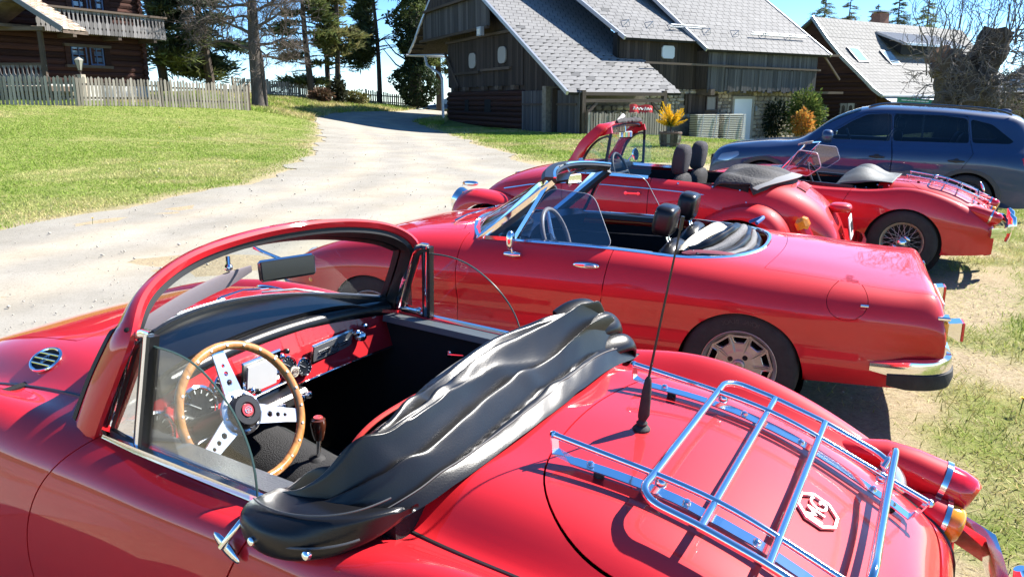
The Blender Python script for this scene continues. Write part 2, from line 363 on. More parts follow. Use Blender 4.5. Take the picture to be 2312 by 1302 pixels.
def ground_material():
    m = bpy.data.materials.new('ground'); m.use_nodes = True; t = m.node_tree; b = t.nodes['Principled BSDF']; b.inputs['Roughness'].default_value = .95; b.inputs['Specular IOR Level'].default_value = .15
    N = t.nodes.new; L = t.links.new; at = N('ShaderNodeAttribute'); at.attribute_name = 'tint'; sp = N('ShaderNodeSeparateColor'); L(at.outputs['Color'], sp.inputs[0]); tc = N('ShaderNodeTexCoord')
    def noise_(s, d=6, r=.65): n = N('ShaderNodeTexNoise'); n.inputs['Scale'].default_value = s; n.inputs['Detail'].default_value = d; n.inputs['Roughness'].default_value = r; L(tc.outputs['Object'], n.inputs[0]); return n
    def ramp(src, *st):
        r = N('ShaderNodeValToRGB'); e = r.color_ramp.elements
        while len(e) < len(st): e.new(.5)
        for q, (p, c) in zip(e, st): q.position = p; q.color = (*c, 1)
        L(src, r.inputs[0]); return r
    dirt = ramp(noise_(7, 8, .75).outputs[0], (.25, (.27, .21, .135)), (.5, (.44, .35, .235)), (.75, (.56, .46, .32)))
    straw = ramp(noise_(38, 4, .8).outputs[0], (.35, (.20, .15, .08)), (.55, (.46, .37, .23)), (.72, (.62, .52, .34)))
    md = N('ShaderNodeMix'); md.data_type = 'RGBA'; md.inputs[0].default_value = .5; L(dirt.outputs[0], md.inputs[6]); L(straw.outputs[0], md.inputs[7])
    green = ramp(noise_(2.3, 6, .7).outputs[0], (.3, (.12, .17, .03)), (.5, (.20, .24, .055)), (.7, (.34, .31, .12)))
    nn = noise_(14, 5, .7); ad = N('ShaderNodeMath'); ad.operation = 'ADD'; L(sp.outputs[0], ad.inputs[0]); mm = N('ShaderNodeMath'); mm.operation = 'MULTIPLY_ADD'; mm.inputs[1].default_value = 1.2; mm.inputs[2].default_value = -.62; L(nn.outputs[0], mm.inputs[0]); L(mm.outputs[0], ad.inputs[1]); ad.use_clamp = True
    mg = N('ShaderNodeMix'); mg.data_type = 'RGBA'; L(ad.outputs[0], mg.inputs[0]); L(md.outputs[2], mg.inputs[6]); L(green.outputs[0], mg.inputs[7]); L(mg.outputs[2], b.inputs['Base Color'])
    bp = N('ShaderNodeBump'); bp.inputs['Strength'].default_value = .7; bp.inputs['Distance'].default_value = .03; L(noise_(45, 6, .8).outputs[0], bp.inputs['Height']); L(bp.outputs[0], b.inputs['Normal']); return m
GX, GY = grid_axis(-420, 420, 1.0, .16, .055), grid_axis(-60, 900, 5.0, .16, .05)
X_, Y_ = np.meshgrid(GX, GY, indexing='ij'); xf, yf = X_.ravel(), Y_.ravel()
Z_ = ground_z(xf, yf)+(vnoise(xf, yf, .8, 1)-.5)*.03*np.clip((15-yf)/4, 0, 1)*(np.abs(xf) < 40)+(vnoise(xf, yf, .25, 2)-.5)*.015*(np.abs(xf) < 15)*(yf < 14)-.010
i_, j_ = np.meshgrid(np.arange(len(GX)-1), np.arange(len(GY)-1), indexing='ij'); a_ = (i_*len(GY)+j_).ravel()
ground = fast_mesh('ground', np.stack([xf, yf, Z_], -1), np.stack([a_, a_+len(GY), a_+len(GY)+1, a_+1], -1), ground_material(), 4); tag(ground, kind='structure', label='grass and bare trodden earth around the cars')
ground.data.polygons.foreach_set('use_smooth', [True]*len(ground.data.polygons)); color_attr(ground, np.stack([grass_amount(xf, yf)]*3, -1))
# gravel track
def gravel_road():
    gx = np.arange(-17, 3, .2); gy = np.concatenate([np.arange(-10, 30, .2), np.arange(30, 68, .4)]); X, Y = np.meshgrid(gx, gy, indexing='ij'); x, y = X.ravel(), Y.ravel(); nv = len(gy)
    rut = -.02*np.exp(-((psd2(x, y, ROAD)-1.2)/.35)**2)
    V = np.stack([x, y, ground_z(x, y)+.004+(vnoise(x, y, 1.1, 21)-.5)*.02*(y < 13)], -1); i, j = np.meshgrid(np.arange(len(gx)-1), np.arange(nv-1), indexing='ij'); a = (i*nv+j).ravel(); F = [tuple(f) for f in np.stack([a, a+nv, a+nv+1, a+1], -1)]
    V2, F2, N2 = clip(V, F, np.zeros_like(V), road_sd(x, y))
    m = bpy.data.materials.new('gravel'); m.use_nodes = True; t = m.node_tree; b = t.nodes['Principled BSDF']; b.inputs['Roughness'].default_value = .95; b.inputs['Specular IOR Level'].default_value = .15; N = t.nodes.new; L = t.links.new; tc = N('ShaderNodeTexCoord')
    def nz(s, d=6, r=.7): n = N('ShaderNodeTexNoise'); n.inputs['Scale'].default_value = s; n.inputs['Detail'].default_value = d; n.inputs['Roughness'].default_value = r; L(tc.outputs['Object'], n.inputs[0]); return n
    r1 = N('ShaderNodeValToRGB'); e = r1.color_ramp.elements; e[0].position = .3; e[0].color = (.35, .315, .255, 1); e[1].position = .68; e[1].color = (.475, .435, .365, 1); L(nz(.9, 8).outputs[0], r1.inputs[0])
    r2 = N('ShaderNodeValToRGB'); e = r2.color_ramp.elements; e[0].position = .34; e[0].color = (.48, .47, .46, 1); e[1].position = .48; e[1].color = (1, 1, 1, 1); L(nz(48, 5, .85).outputs[0], r2.inputs[0])
    mx = N('ShaderNodeMix'); mx.data_type = 'RGBA'; mx.blend_type = 'MULTIPLY'; mx.inputs[0].default_value = .75; L(r1.outputs[0], mx.inputs[6]); L(r2.outputs[0], mx.inputs[7]); L(mx.outputs[2], b.inputs['Base Color'])
    bp = N('ShaderNodeBump'); bp.inputs['Strength'].default_value = .4; bp.inputs['Distance'].default_value = .02; L(nz(70, 4, .8).outputs[0], bp.inputs['Height']); L(bp.outputs[0], b.inputs['Normal'])
    at = N('ShaderNodeAttribute'); at.attribute_name = 'tint'; m3 = N('ShaderNodeMix'); m3.data_type = 'RGBA'; m3.blend_type = 'MULTIPLY'; m3.inputs[0].default_value = 1; L(mx.outputs[2], m3.inputs[6]); L(at.outputs['Color'], m3.inputs[7]); L(m3.outputs[2], b.inputs['Base Color'])
    o = obj('gravel_road', V2, F2, m); s_ = psd2(V2[:, 0], V2[:, 1], ROAD)+(vnoise(V2[:, 0], V2[:, 1], 2, 31)-.5)*.5; tr = np.exp(-((s_-1.5)/.35)**2)+np.exp(-((s_-2.9)/.4)**2)*.9; ed = np.clip(1-s_/.9, 0, 1); k_ = vnoise(V2[:, 0], V2[:, 1], .7, 33)
    g_ = np.array([[.80, .82, .85]]); t_ = np.array([[1.04, 1.0, .93]]); e_ = np.array([[.74, .76, .76]]); w1 = np.clip(tr*.9+(k_-.5)*.6, 0, 1)[:, None]; cc = (g_*(1-w1)+t_*w1)*(1-ed[:, None]*.6)+e_*ed[:, None]*.6; color_attr(o, cc*.98); tag(o, 'pale gravel track curving past the barn', kind='structure')
gravel_road()
def scatter_pebbles():
    n = 5000; x = rng.uniform(-9, 3, n); y = 4+rng.random(n)**1.6*26; k = road_sd(x, y) > .02; k |= (rng.random(n) < .12); x, y = x[k], y[k]; n = len(x); s = rng.uniform(.005, .012, n)*(1+(rng.random(n) < .06)*1.2)
    base = np.array([(1, 0, 0), (-1, 0, 0), (0, 1, 0), (0, -1, 0), (0, 0, .7), (0, 0, -.7)]); F = np.array([(0, 2, 4), (2, 1, 4), (1, 3, 4), (3, 0, 4), (2, 0, 5), (1, 2, 5), (3, 1, 5), (0, 3, 5)])
    V = base[None]*s[:, None, None]*rng.uniform(.6, 1.3, (n, 6, 3)); a = rng.uniform(0, 6.28, n); c, sn = np.cos(a)[:, None], np.sin(a)[:, None]
    V = np.stack([V[..., 0]*c-V[..., 1]*sn+x[:, None], V[..., 0]*sn+V[..., 1]*c+y[:, None], V[..., 2]+(ground_z(x, y)+.018+s*.3)[:, None]], -1)
    o = fast_mesh('pebbles', V.reshape(-1, 3), (F[None]+np.arange(n)[:, None, None]*6).reshape(-1, 3), mat('pebble', (.42, .385, .33), .9, var=.3, vscale=5)); tag(o, 'loose stones lying on the gravel track', 'gravel', kind='stuff')
scatter_pebbles()
# ------------------------------------------------------------------ buildings: helpers
class Frame:
    """wall frame: o origin (x,y), direction along the wall, outward normal"""
    def __init__(s, o, ang, flip=1): a = R(ang); s.o = Vector((o[0], o[1], 0)); s.u = Vector((math.sin(a), math.cos(a), 0)); s.n = Vector((s.u.y, -s.u.x, 0))*flip
    def p(s, a, h, d=0): return s.o+s.u*a+s.n*d+Vector((0, 0, h))
def local(mb, root):
    L = root.location; mb.V = [(v[0]-L.x, v[1]-L.y, v[2]-L.z) for v in mb.V]; return mb
def wobj(mb, name, m, root, parent=None, smooth=False):
    return local(mb, root).obj(name, m, parent or root, smooth)
def unit_mesh(name, m, fn):
    b = MB(); fn(b); me = bpy.data.meshes.new(name); me.from_pydata([tuple(v) for v in b.V], [], b.F); me.materials.append(m); me.update(); return me
def place(me, name, root, c, ax, ay, az, parent=None):
    """one piece sharing mesh data: unit axes mapped to three full-length vectors"""
    o = bpy.data.objects.new(name, me); COL.objects.link(o); o.parent = parent or root
    M_ = Matrix((Vector(ax), Vector(ay), Vector(az))).transposed().to_4x4(); M_.translation = Vector(c)-root.location; o.matrix_local = M_; return o
def wood(name, c1, c2, rough=.85, stretch=(1, 1, 1), scale=3, pv=.35):
    """weathered boards: fine long grain, tone varying piece by piece"""
    if name in MATS: return MATS[name]
    m = bpy.data.materials.new(name); m.use_nodes = True; t = m.node_tree; b = t.nodes['Principled BSDF']; b.inputs['Roughness'].default_value = rough; b.inputs['Specular IOR Level'].default_value = .2; N = t.nodes.new; L = t.links.new
    tc = N('ShaderNodeTexCoord'); mp = N('ShaderNodeMapping'); mp.inputs['Scale'].default_value = stretch; L(tc.outputs['Object'], mp.inputs[0]); oi = N('ShaderNodeObjectInfo'); ad = N('ShaderNodeVectorMath'); ad.operation = 'ADD'; L(mp.outputs[0], ad.inputs[0]); 
    sc = N('ShaderNodeMath'); sc.operation = 'MULTIPLY'; sc.inputs[1].default_value = 37; L(oi.outputs['Random'], sc.inputs[0]); L(sc.outputs[0], ad.inputs[1])
    n = N('ShaderNodeTexNoise'); n.inputs['Scale'].default_value = scale; n.inputs['Detail'].default_value = 6; n.inputs['Roughness'].default_value = .7; L(ad.outputs[0], n.inputs[0])
    r = N('ShaderNodeValToRGB'); e = r.color_ramp.elements; e[0].position = .3; e[0].color = (*c1, 1); e[1].position = .7; e[1].color = (*c2, 1); L(n.outputs[0], r.inputs[0])
    mr = N('ShaderNodeMapRange'); mr.inputs['To Min'].default_value = 1-pv; mr.inputs['To Max'].default_value = 1+pv; L(oi.outputs['Random'], mr.inputs[0])
    mx = N('ShaderNodeMix'); mx.data_type = 'RGBA'; mx.blend_type = 'MULTIPLY'; mx.inputs[0].default_value = 1; L(r.outputs[0], mx.inputs[6]); L(mr.outputs[0], mx.inputs[7]); L(mx.outputs[2], b.inputs['Base Color'])
    bp = N('ShaderNodeBump'); bp.inputs['Strength'].default_value = .4; L(n.outputs[0], bp.inputs['Height']); L(bp.outputs[0], b.inputs['Normal']); MATS[name] = m; return m
BARN_W = wood('old_barn_wood', (.026, .021, .020), (.085, .066, .055), stretch=(3, 3, .25)); BARN_L = wood('silvered_boards', (.040, .039, .042), (.135, .13, .13), stretch=(3, 3, .25))
LOGW = wood('dark_log', (.024, .011, .009), (.075, .032, .023), stretch=(.3, .3, 3)); BEAM = wood('beam_wood', (.06, .045, .036), (.15, .115, .09), stretch=(1, 1, 1)); GREYW = wood('grey_carved_wood', (.10, .095, .095), (.27, .255, .25), stretch=(3, 3, .4)); PICKW = wood('picket_wood', (.17, .145, .115), (.46, .41, .34), stretch=(3, 3, .35))
SLATE = wood('grey_slate', (.165, .163, .162), (.235, .232, .228), .75, (1, 1, 1), 1.5, .09); SLATE_D = wood('worn_slate', (.10, .10, .10), (.13, .13, .13), .7, (1, 1, 1), 2, .1)
PALE = mat('zinc', (.45, .47, .50), .4, .6); 
STONE = wood('field_stone', (.24, .20, .15), (.52, .45, .36), .9, (1, 1, 1), 2.2); MORTAR = mat('mortar', (.20, .175, .14), .95, var=.3, vscale=6)
TILE_B = wood('tan_shingle', (.36, .27, .20), (.52, .42, .34), .8, (1, 1, 1), 2)
def box_unit(b): b.box((0, 0, 0), (1, 1, 1))
U_BARN = unit_mesh('board', BARN_W, box_unit); U_SILV = unit_mesh('silver_board', BARN_L, box_unit); U_LOG = unit_mesh('log', LOGW, lambda b: b.tube([(-.5, 0, 0), (.5, 0, 0)], .56, 8)); U_BEAM = unit_mesh('beam', BEAM, box_unit)
def picket_unit(b): b.add([(-.5, -.5, 0), (.5, -.5, 0), (.5, .5, 0), (-.5, .5, 0), (-.5, -.5, .95), (.5, -.5, .95), (.5, .5, .95), (-.5, .5, .95), (0, -.5, 1), (0, .5, 1)], [(3, 2, 1, 0), (0, 1, 5, 8, 4), (2, 3, 7, 9, 6), (1, 2, 6, 5), (3, 0, 4, 7), (5, 6, 9, 8), (4, 8, 9, 7)])
U_PICK = [unit_mesh('picket', PICKW, picket_unit)]
def stone_unit(seed):
    r_ = np.random.default_rng(seed); b = MB(); b.ball((0, 0, 0), .5, 8, p=.55); b.V = [tuple(np.array(v)*r_.uniform(.86, 1.08, 3)) for v in b.V]; return b
def mk_stone(seed):
    s = stone_unit(seed); me = bpy.data.meshes.new('stone'); me.from_pydata(s.V, [], s.F); me.materials.append(STONE); me.update(); return me
U_STONE = [mk_stone(i) for i in range(7)]
def slate_unit(m, sk):
    """one roof slate: oblique sides, tail lifted, 12 mm thick; unit u width, w course height"""
    def f(b):
        P = [(-.5-sk, -.56, .9), (.5-sk, -.56, .9), (.5+sk, .56, .0), (-.5+sk, .56, .0)]
        b.add([(x, y, z) for x, y, z in P]+[(x, y, z-.8) for x, y, z in P], [(0, 1, 2, 3), (0, 4, 5, 1), (1, 5, 6, 2), (3, 7, 4, 0)])
    return unit_mesh('slate', m, f)
U_SL = [slate_unit(SLATE, .20), slate_unit(SLATE_D, .20)]
def slate_roof(root, O, u, prof, ulim, tw, th, name='slate', nparts=300, unit=None, dark=.015, thick=.011, seed=1):
    """prof: function w -> (point offset Vector, tangent Vector, normal Vector); ulim: function w -> (u0,u1)"""
    r_ = np.random.default_rng(seed); T = []; w = th/2; k = 0; unit = unit or U_SL
    while True:
        q = prof(w)
        if q is None: break
        off, tan, nor = q; u0, u1 = ulim(w); x = u0+tw*.5-(k*.75*1.0 % 1)*tw*.0-((k*.25) % 1)*tw
        x -= tw
        while x < u1+tw:
            a_, b_ = max(x-tw/2, u0), min(x+tw/2, u1)
            if b_-a_ > .08: T.append((O+u*((a_+b_)/2)+off, u*(b_-a_-.03), tan*(th*.93), nor*thick, 1 if r_.random() < dark else 0, r_.uniform(-.004, .004)))
            x += tw
        w += th; k += 1
    T.sort(key=lambda t: (t[0]-Vector((0, 0, 1.65))).length); b = MB()
    for i, (c, a, t, n, d, j) in enumerate(T):
        if i < nparts: place(unit[d], name, root, c+n*j*30, a, t+n*(j*4), n)
        else:
            P = [(-.67, -.56, .9), (.33, -.56, .9), (.67, .56, 0), (-.33, .56, 0)] if unit is U_SL else [(-.5, -.56, .9), (.5, -.56, .9), (.5, .56, 0), (-.5, .56, 0)]
            V = [c+a*x+t*y+n*z for x, y, z in P]+[c+a*P[0][0]+t*P[0][1]+n*.1, c+a*P[1][0]+t*P[1][1]+n*.1]; b.add(V, [(0, 1, 2, 3), (4, 5, 1, 0)])
    if b.V: o = wobj(b, name+'s', unit[0].materials[0], root); tag(o, kind='stuff')
def boards(root, me, name, fr, s0, s1, h0, h1, wdt, d=.0, th=.03, jit=.01, seed=0, parent=None):
    """vertical boards; h0,h1 may be functions of s"""
    r_ = np.random.default_rng(seed); s = s0
    while s < s1-wdt*.3:
        w_ = min(wdt*r_.uniform(.85, 1.15), s1-s); c = s+w_/2; a = h0(c) if callable(h0) else h0; b = h1(c) if callable(h1) else h1; a += r_.uniform(-jit, jit)*3
        if b-a > .05: place(me, name, root, fr.p(c, (a+b)/2, d+r_.uniform(0, jit)), fr.u*(w_*.95), fr.n*th, Vector((0, 0, b-a)), parent)
        s += w_
def stone_wall(root, fr, s0, s1, h0, h1, holes=(), d=0, seed=0, sw=.38, sh=.2, nmax=300):
    r_ = np.random.default_rng(seed); h = h0; n = 0
    while h < h1-.04:
        rh = min(sh*r_.uniform(.7, 1.35), h1-h); s = s0
        while s < s1-.05:
            w_ = min(sw*r_.uniform(.5, 1.5), s1-s); c = s+w_/2; hc = h+rh/2
            if not any(a-.05 < c < b+.05 and e-.05 < hc < g+.05 for a, b, e, g in holes) and n < nmax:
                place(U_STONE[r_.integers(7)], 'stone', root, fr.p(c, hc, d+r_.uniform(-.02, .02)), fr.u*(w_*.97)+Vector((0, 0, r_.uniform(-.05, .05))), fr.n*.16, Vector((0, 0, rh*.95))); n += 1
            s += w_
        h += rh
def window(root, fr, s0, s1, h0, h1, d, m_frame, m_glass, cross=True, sill=None, mul=True):
    b = MB(); w_ = .06
    for a0, a1, b0, b1 in ((s0-w_, s0, h0-w_, h1+w_), (s1, s1+w_, h0-w_, h1+w_), (s0, s1, h0-w_, h0), (s0, s1, h1, h1+w_)): b.prism([(a0, b0), (a1, b0), (a1, b1), (a0, b1)], lambda s, h: fr.p(s, h, d+.05), lambda s, h: fr.p(s, h, d-.06))
    if cross:
        m_ = (s0+s1)/2; mh = h0+(h1-h0)*.55
        for a0, a1, b0, b1 in ((m_-.02, m_+.02, h0, h1), (s0, m_-.02, mh-.015, mh+.015), (m_+.02, s1, mh-.015, mh+.015)): b.prism([(a0, b0), (a1, b0), (a1, b1), (a0, b1)], lambda s, h: fr.p(s, h, d+.03), lambda s, h: fr.p(s, h, d-.03))
    wf = wobj(b, 'window', m_frame, root); b = MB(); b.prism([(s0, h0), (s1, h0), (s1, h1), (s0, h1)], lambda s, h: fr.p(s, h, d-.02), lambda s, h: fr.p(s, h, d-.035)); wobj(b, 'pane', m_glass, root, wf); return wf
WHITEP = mat('white_paint', (.72, .73, .74), .5); BLUEG = mat('sky_pane', (.10, .15, .22), .04, 0, 1); DARKF = mat('dark_frame', (.05, .035, .03), .6)
# ------------------------------------------------------------------ the barn
def barn():
    G = Frame((-3.96, 50), 156); root = thing('barn', 'large old wooden barn with grey slate roof, stone ground floor and white door', 'barn', tuple(G.p(0, .3)))
    F0 = Frame((12.93, 44.5), 57); F9 = Frame((13.42, 43.74), 57); up = Vector((0, 0, 1)); E0 = Vector((2.42, 33.71, 2.03)); fu = Frame((2.42, 33.71), 57)
    # dark core so that no light leaks through joints
    b = MB(); P = [(0.2, .1), (17.0, -.2), (17.0, 1.9), (2.3, 9.3), (.2, 7.9), (.2, 4.4)]; b.prism(P, lambda s, h: G.p(s, h, -.06), lambda s, h: G.p(s, h, -.30)); wobj(b, 'gable_wall', BARN_W, root)
    # gable: logs at the foot, boards above, jettied board front
    for k in range(7):
        h = .42+.27*k; place(U_LOG, 'log', root, G.p(5.75, h, .04+.015*(k % 3)), G.u*11.3, G.n*.26, up*.27)
    r_ = np.random.default_rng(3)
    for s in (1.5, 3.4, 6.3, 8.3, 10.4): b = MB(); b.box((0, 0, 0), (1, 1, 1)); place(U_BEAM, 'log_end', root, G.p(s, 2.33, .15), G.u*.45, G.n*.25, up*.2)
    rk = lambda s: 6.71+.508*(8.27-s)-.35
    boards(root, U_BARN, 'board', G, .1, 11.3, 2.42, lambda s: min(5.05, rk(s)), .26, .06, seed=1)
    boards(root, U_BARN, 'board', G, 11.3, 16.6, 2.0, lambda s: rk(s)-.05, .26, .02, seed=2)
    boards(root, U_SILV, 'board', G, -2.6, 8.6, 5.42, lambda s: min(7.0, rk(s)-.0, 7.6+.6*(s+2.8)), .24, .75, seed=3)
    boards(root, U_BARN, 'board', G, -1.6, 6.6, 7.12, lambda s: min(10.5, rk(s), 8.3+.63*(s+1.6)), .24, .85, seed=4)
    for a, b_, h, d in ((-3.0, 8.6, 5.36, .85), (-1.8, 6.6, 7.05, .95), (.1, 11, 5.1, .14), (1.6, 5.6, 3.22, .16), (5.9, 9.9, 3.30, .16)): place(U_BEAM, 'beam', root, G.p((a+b_)/2, h, d), G.u*(b_-a), G.n*.16, up*.14)
    place(U_BEAM, 'brace', root, G.p(1.0, 3.5, .15), (G.u*1.7+up*-2.3)*1.0, G.n*.1, (up*.14+G.u*.1))
    for s, h, lab in ((4.45, 3.88, 0), (8.75, 3.98, 1)):
        P = [(s+.52*math.copysign(abs(math.cos(a))**.6, math.cos(a)), h+.42*math.copysign(abs(math.sin(a))**.6, math.sin(a))) for a in np.linspace(0, 2*math.pi, 28, endpoint=False)]; b = MB(); b.prism(P, lambda s, h: G.p(s, h, .16), lambda s, h: G.p(s, h, .10)); wobj(b, 'oval_panel', mat('pale_board', (.34, .33, .31), .6), root)
    for s0, s1 in ((3.3, 3.9), (6.4, 7.3)): b = MB(); b.prism([(s0, 1.05), (s1, 1.05), (s1, 1.75), (s0, 1.75)], lambda s, h: G.p(s, h, .20), lambda s, h: G.p(s, h, .02)); wobj(b, 'loophole', DARK, root)
    # slatted end of the lean-to
    boards(root, U_SILV, 'slat', G, 11.5, 17.4, lambda s: .05, lambda s: 2.12, .17, .22, .03, .02, 7); place(U_BEAM, 'rail', root, G.p(14.4, 1.5, .29), G.u*5.6+up*.05, G.n*.06, up*.10)
    # flood lamp
    b = MB(); c = G.p(8.0, 5.2, 1.05); b.prism([(7.75, 4.95), (8.3, 4.95), (8.3, 5.4), (7.75, 5.4)], lambda s, h: G.p(s, h, 1.15), lambda s, h: G.p(s, h, .95)); fl = wobj(b, 'flood_lamp', PALE, root); b = MB(); b.prism([(7.85, 5.02), (8.2, 5.02), (8.2, 5.3), (7.85, 5.3)], lambda s, h: G.p(s, h, 1.165), lambda s, h: G.p(s, h, 1.15)); wobj(b, 'lamp_glass', mat('lamp_face', (.75, .74, .66), .2), root, fl)
    # main slope facing the yard
    su = (-G.u+up*.508).normalized(); nn = fu.u.cross(su); nn = nn if nn.z > 0 else -nn
    L1 = math.hypot(1, .508)
    prof = lambda w: None if w > 15.5*L1 else (su*w, su, nn)
    b = MB(); q = lambda u, w, d=0: E0+fu.u*u+su*w+nn*d
    b.add([q(0, 0, -.03), q(6.6, 0, -.03), q(6.6, 16.5, -.03), q(0, 16.5, -.03), q(0, 0, -.15), q(6.6, 0, -.15), q(6.6, 16.5, -.15), q(0, 16.5, -.15)], [(0, 1, 2, 3), (7, 6, 5, 4), (0, 4, 5, 1), (1, 5, 6, 2), (3, 7, 4, 0), (2, 6, 7, 3)]); wobj(b, 'roof', DARK, root)
    slate_roof(root, E0-nn*.03, fu.u, prof, lambda w: (0, 6.62), .52, .40, seed=5, nparts=170)
    b = MB(); b.sweep([q(-.05, w, .0) for w in (0, 5, 10, 16.5)], [(-.08, -.14), (.03, -.14), (.03, .03), (-.08, .03)]); wobj(b, 'verge', PALE, root)
    # left slope, seen from below
    A_ = Vector((-4.69, 49.67, 0))
    lp = [G.p(-5.6, 4.75, .85), G.p(-4.4, 5.35, .85), G.p(-3.0, 6.3, .85), G.p(-.6, 7.75, .85), G.p(2.6, 9.7, .85)]
    b = MB(); bk = [p-G.n*14 for p in lp]; n = len(lp); b.add(lp+bk+[p+up*.12 for p in lp]+[p+up*.12 for p in bk], [(i, i+1, n+i+1, n+i) for i in range(n-1)]+[(2*n+i+1, 2*n+i, 3*n+i, 3*n+i+1) for i in range(n-1)]+[(i+1, i, 2*n+i, 2*n+i+1) for i in range(n-1)]); wobj(b, 'roof', BARN_W, root)
    b = MB(); b.sweep([p+up*.08 for p in lp], [(-.05, -.09), (.04, -.09), (.04, .09), (-.05, .09)]); wobj(b, 'verge', PALE, root)
    for k in range(9):
        t = k/8*3.99; i = min(3, int(t)); p = lp[i].lerp(lp[i+1], t-i); place(U_BEAM, 'batten', root, p-G.n*.42-up*.05, G.n*.8, G.u*.12, up*.07)
    g0 = G.p(-7.3, 5.0, .3); b = MB(); b.tube([G.p(-5.8, 4.68, 1.0), G.p(-5.7, 4.62, -2)], .07, 8); b.tube([G.p(-5.6, 4.66, .9), G.p(.5, 4.4, .5)], .05, 8); b.tube([G.p(-2.6, 4.52, .7), G.p(-2.5, 3.9, .6), G.p(-.5, 3.3, .4), G.p(-.25, 3.0, .35), G.p(-.2, .45, .35)], .085, 8); wobj(b, 'downpipe', mat('downpipe_grey', (.50, .56, .64), .35, .3), root)
    # lean-to front: posts, beams, back wall of stone, fence
    FL = Frame(tuple(G.p(17.4, 0))[:2], 57)
    for s in (.0, 4.75): place(U_BEAM, 'post', root, FL.p(s, 1.05, -.1), FL.u*.18, FL.n*.18, up*2.1)
    for h in (1.95, 1.66): place(U_BEAM, 'beam', root, FL.p(2.4, h, -.1+.02*(h > 1.8)), FL.u*4.9, FL.n*.14, up*.15)
    for s0, s1 in ((.1, .75), (4.65, 4.0)): place(U_BEAM, 'brace', root, FL.p((s0+s1)/2, 1.3, -.1), (FL.u*(s1-s0)+up*.6), FL.n*.1, (up*.1-FL.u*.08*(1 if s1 > s0 else -1)))
    b = MB(); b.prism([(-.4, -.3), (5.6, -.3), (5.6, 2.3), (-.4, 2.3)], lambda s, h: FL.p(s, h, -2.3), lambda s, h: FL.p(s, h, -2.6)); wobj(b, 'lean_to_back_wall', MORTAR, root); stone_wall(root, Frame(tuple(FL.p(0, 0, -2.25))[:2], 57), .8, 5.4, .1, 1.9, (), 0, 15, .45, .22, 60); boards(root, U_BARN, 'board', FL, -.2, .9, .1, 2.2, .2, -2.1, seed=19)
    # stone ground floor
    b = MB(); holes = [(-1.0, .85, -.7, 1.95), (-4.6, -2.05, 1.0, 2.0)]
    b.prism([(-9.5, -.9), (6.2, -.9), (6.2, 2.3), (-9.5, 2.3)], lambda s, h: F0.p(s, h, -.02), lambda s, h: F0.p(s, h, -.5)); wobj(b, 'stone_wall', MORTAR, root)
    stone_wall(root, F0, .8, 6.1, -.62, 2.25, holes, .0, 4, .42, .22, 170); stone_wall(root, F0, -9.2, -.95, .75, 2.25, holes, 0, 5, .42, .2, 130)
    # timber hatch
    place(U_BEAM, 'hatch_frame', root, F0.p(-3.3, 1.5, .05), F0.u*2.5, F0.n*.1, up*1.05); boards(root, U_BARN, 'board', F0, -4.4, -3.1, 1.02, 1.98, .3, .14, .03, seed=11)
    window(root, F0, -3.0, -2.25, 1.2, 1.85, .15, DARKF, mat('dull_pane', (.12, .11, .105), .3), False)
    # white door
    b = MB(); b.prism([(-.80, -.62), (.68, -.62), (.68, 1.76), (-.80, 1.76)], lambda s, h: F0.p(s, h, .12), lambda s, h: F0.p(s, h, .02)); dr = wobj(b, 'door', mat('white_door', (.66, .72, .80), .35), root)
    b = MB()
    for a0, a1, h0, h1 in ((-.95, -.80, -.62, 1.9), (.68, .83, -.62, 1.9), (-.80, .68, 1.76, 1.9)): b.prism([(a0, h0), (a1, h0), (a1, h1), (a0, h1)], lambda s, h: F0.p(s, h, .16), lambda s, h: F0.p(s, h, -.02))
    wobj(b, 'door_frame', mat('weathered_frame', (.33, .31, .27), .8), root, dr); b = MB(); b.tube([F0.p(-.66, .48, .13), F0.p(-.66, .48, .18), F0.p(-.48, .48, .18)], .022, 8); wobj(b, 'handle', BLACKP, root, dr); b = MB(); b.prism([(.95, 1.1), (1.1, 1.1), (1.1, 1.35), (.95, 1.35)], lambda s, h: F0.p(s, h, .17), lambda s, h: F0.p(s, h, .1)); wobj(b, 'switch_box', PALE, root)
    # upper walls of boards
    boards(root, U_BARN, 'board', F0, -9.2, -2.75, 2.25, 4.85, .24, .06, seed=21); b = MB(); b.prism([(-9.3, 2.2), (6.1, 2.2), (6.1, 4.9), (-9.3, 4.9)], lambda s, h: F0.p(s, h, .03), lambda s, h: F0.p(s, h, -.3)); wobj(b, 'upper_wall', DARK, root)
    boards(root, U_SILV, 'board', F9, -3.85, 5.1, 2.12, lambda s: 4.12, .21, .0, .03, .03, 22); b = MB(); b.prism([(-3.85, 2.25), (5.1, 2.25), (5.1, 4.2), (-3.85, 4.2)], lambda s, h: F9.p(s, h, -.04), lambda s, h: F9.p(s, h, -.95)); wobj(b, 'loft_box', BARN_W, root)
    boards(root, U_SILV, 'board', F9, -2.6, 5.05, 2.15, 3.28, .19, .06, .025, .03, 23)
    place(U_BEAM, 'pole', root, F9.p(-1.6, 3.42, .18), F9.u*13.6-up*.2, F9.n*.1, up*.1); place(U_BEAM, 'beam', root, F9.p(6.2, 2.12, -.1), F9.u*3.4, F9.n*.14, up*.14); place(U_BEAM, 'beam', root, F9.p(6.1, 4.25, -.1), F9.u*2.4, F9.n*.12, up*.12); place(U_BEAM, 'strut', root, F9.p(6.3, 3.6, .1), F9.u*1.8-up*1.5, F9.n*.08, up*.08+F9.u*.06)
    for s in (-6.2, -3.6): place(U_BEAM, 'beam_end', root, F0.p(s, 2.1, .5), F0.u*.3, F0.n*1.2, up*.3)
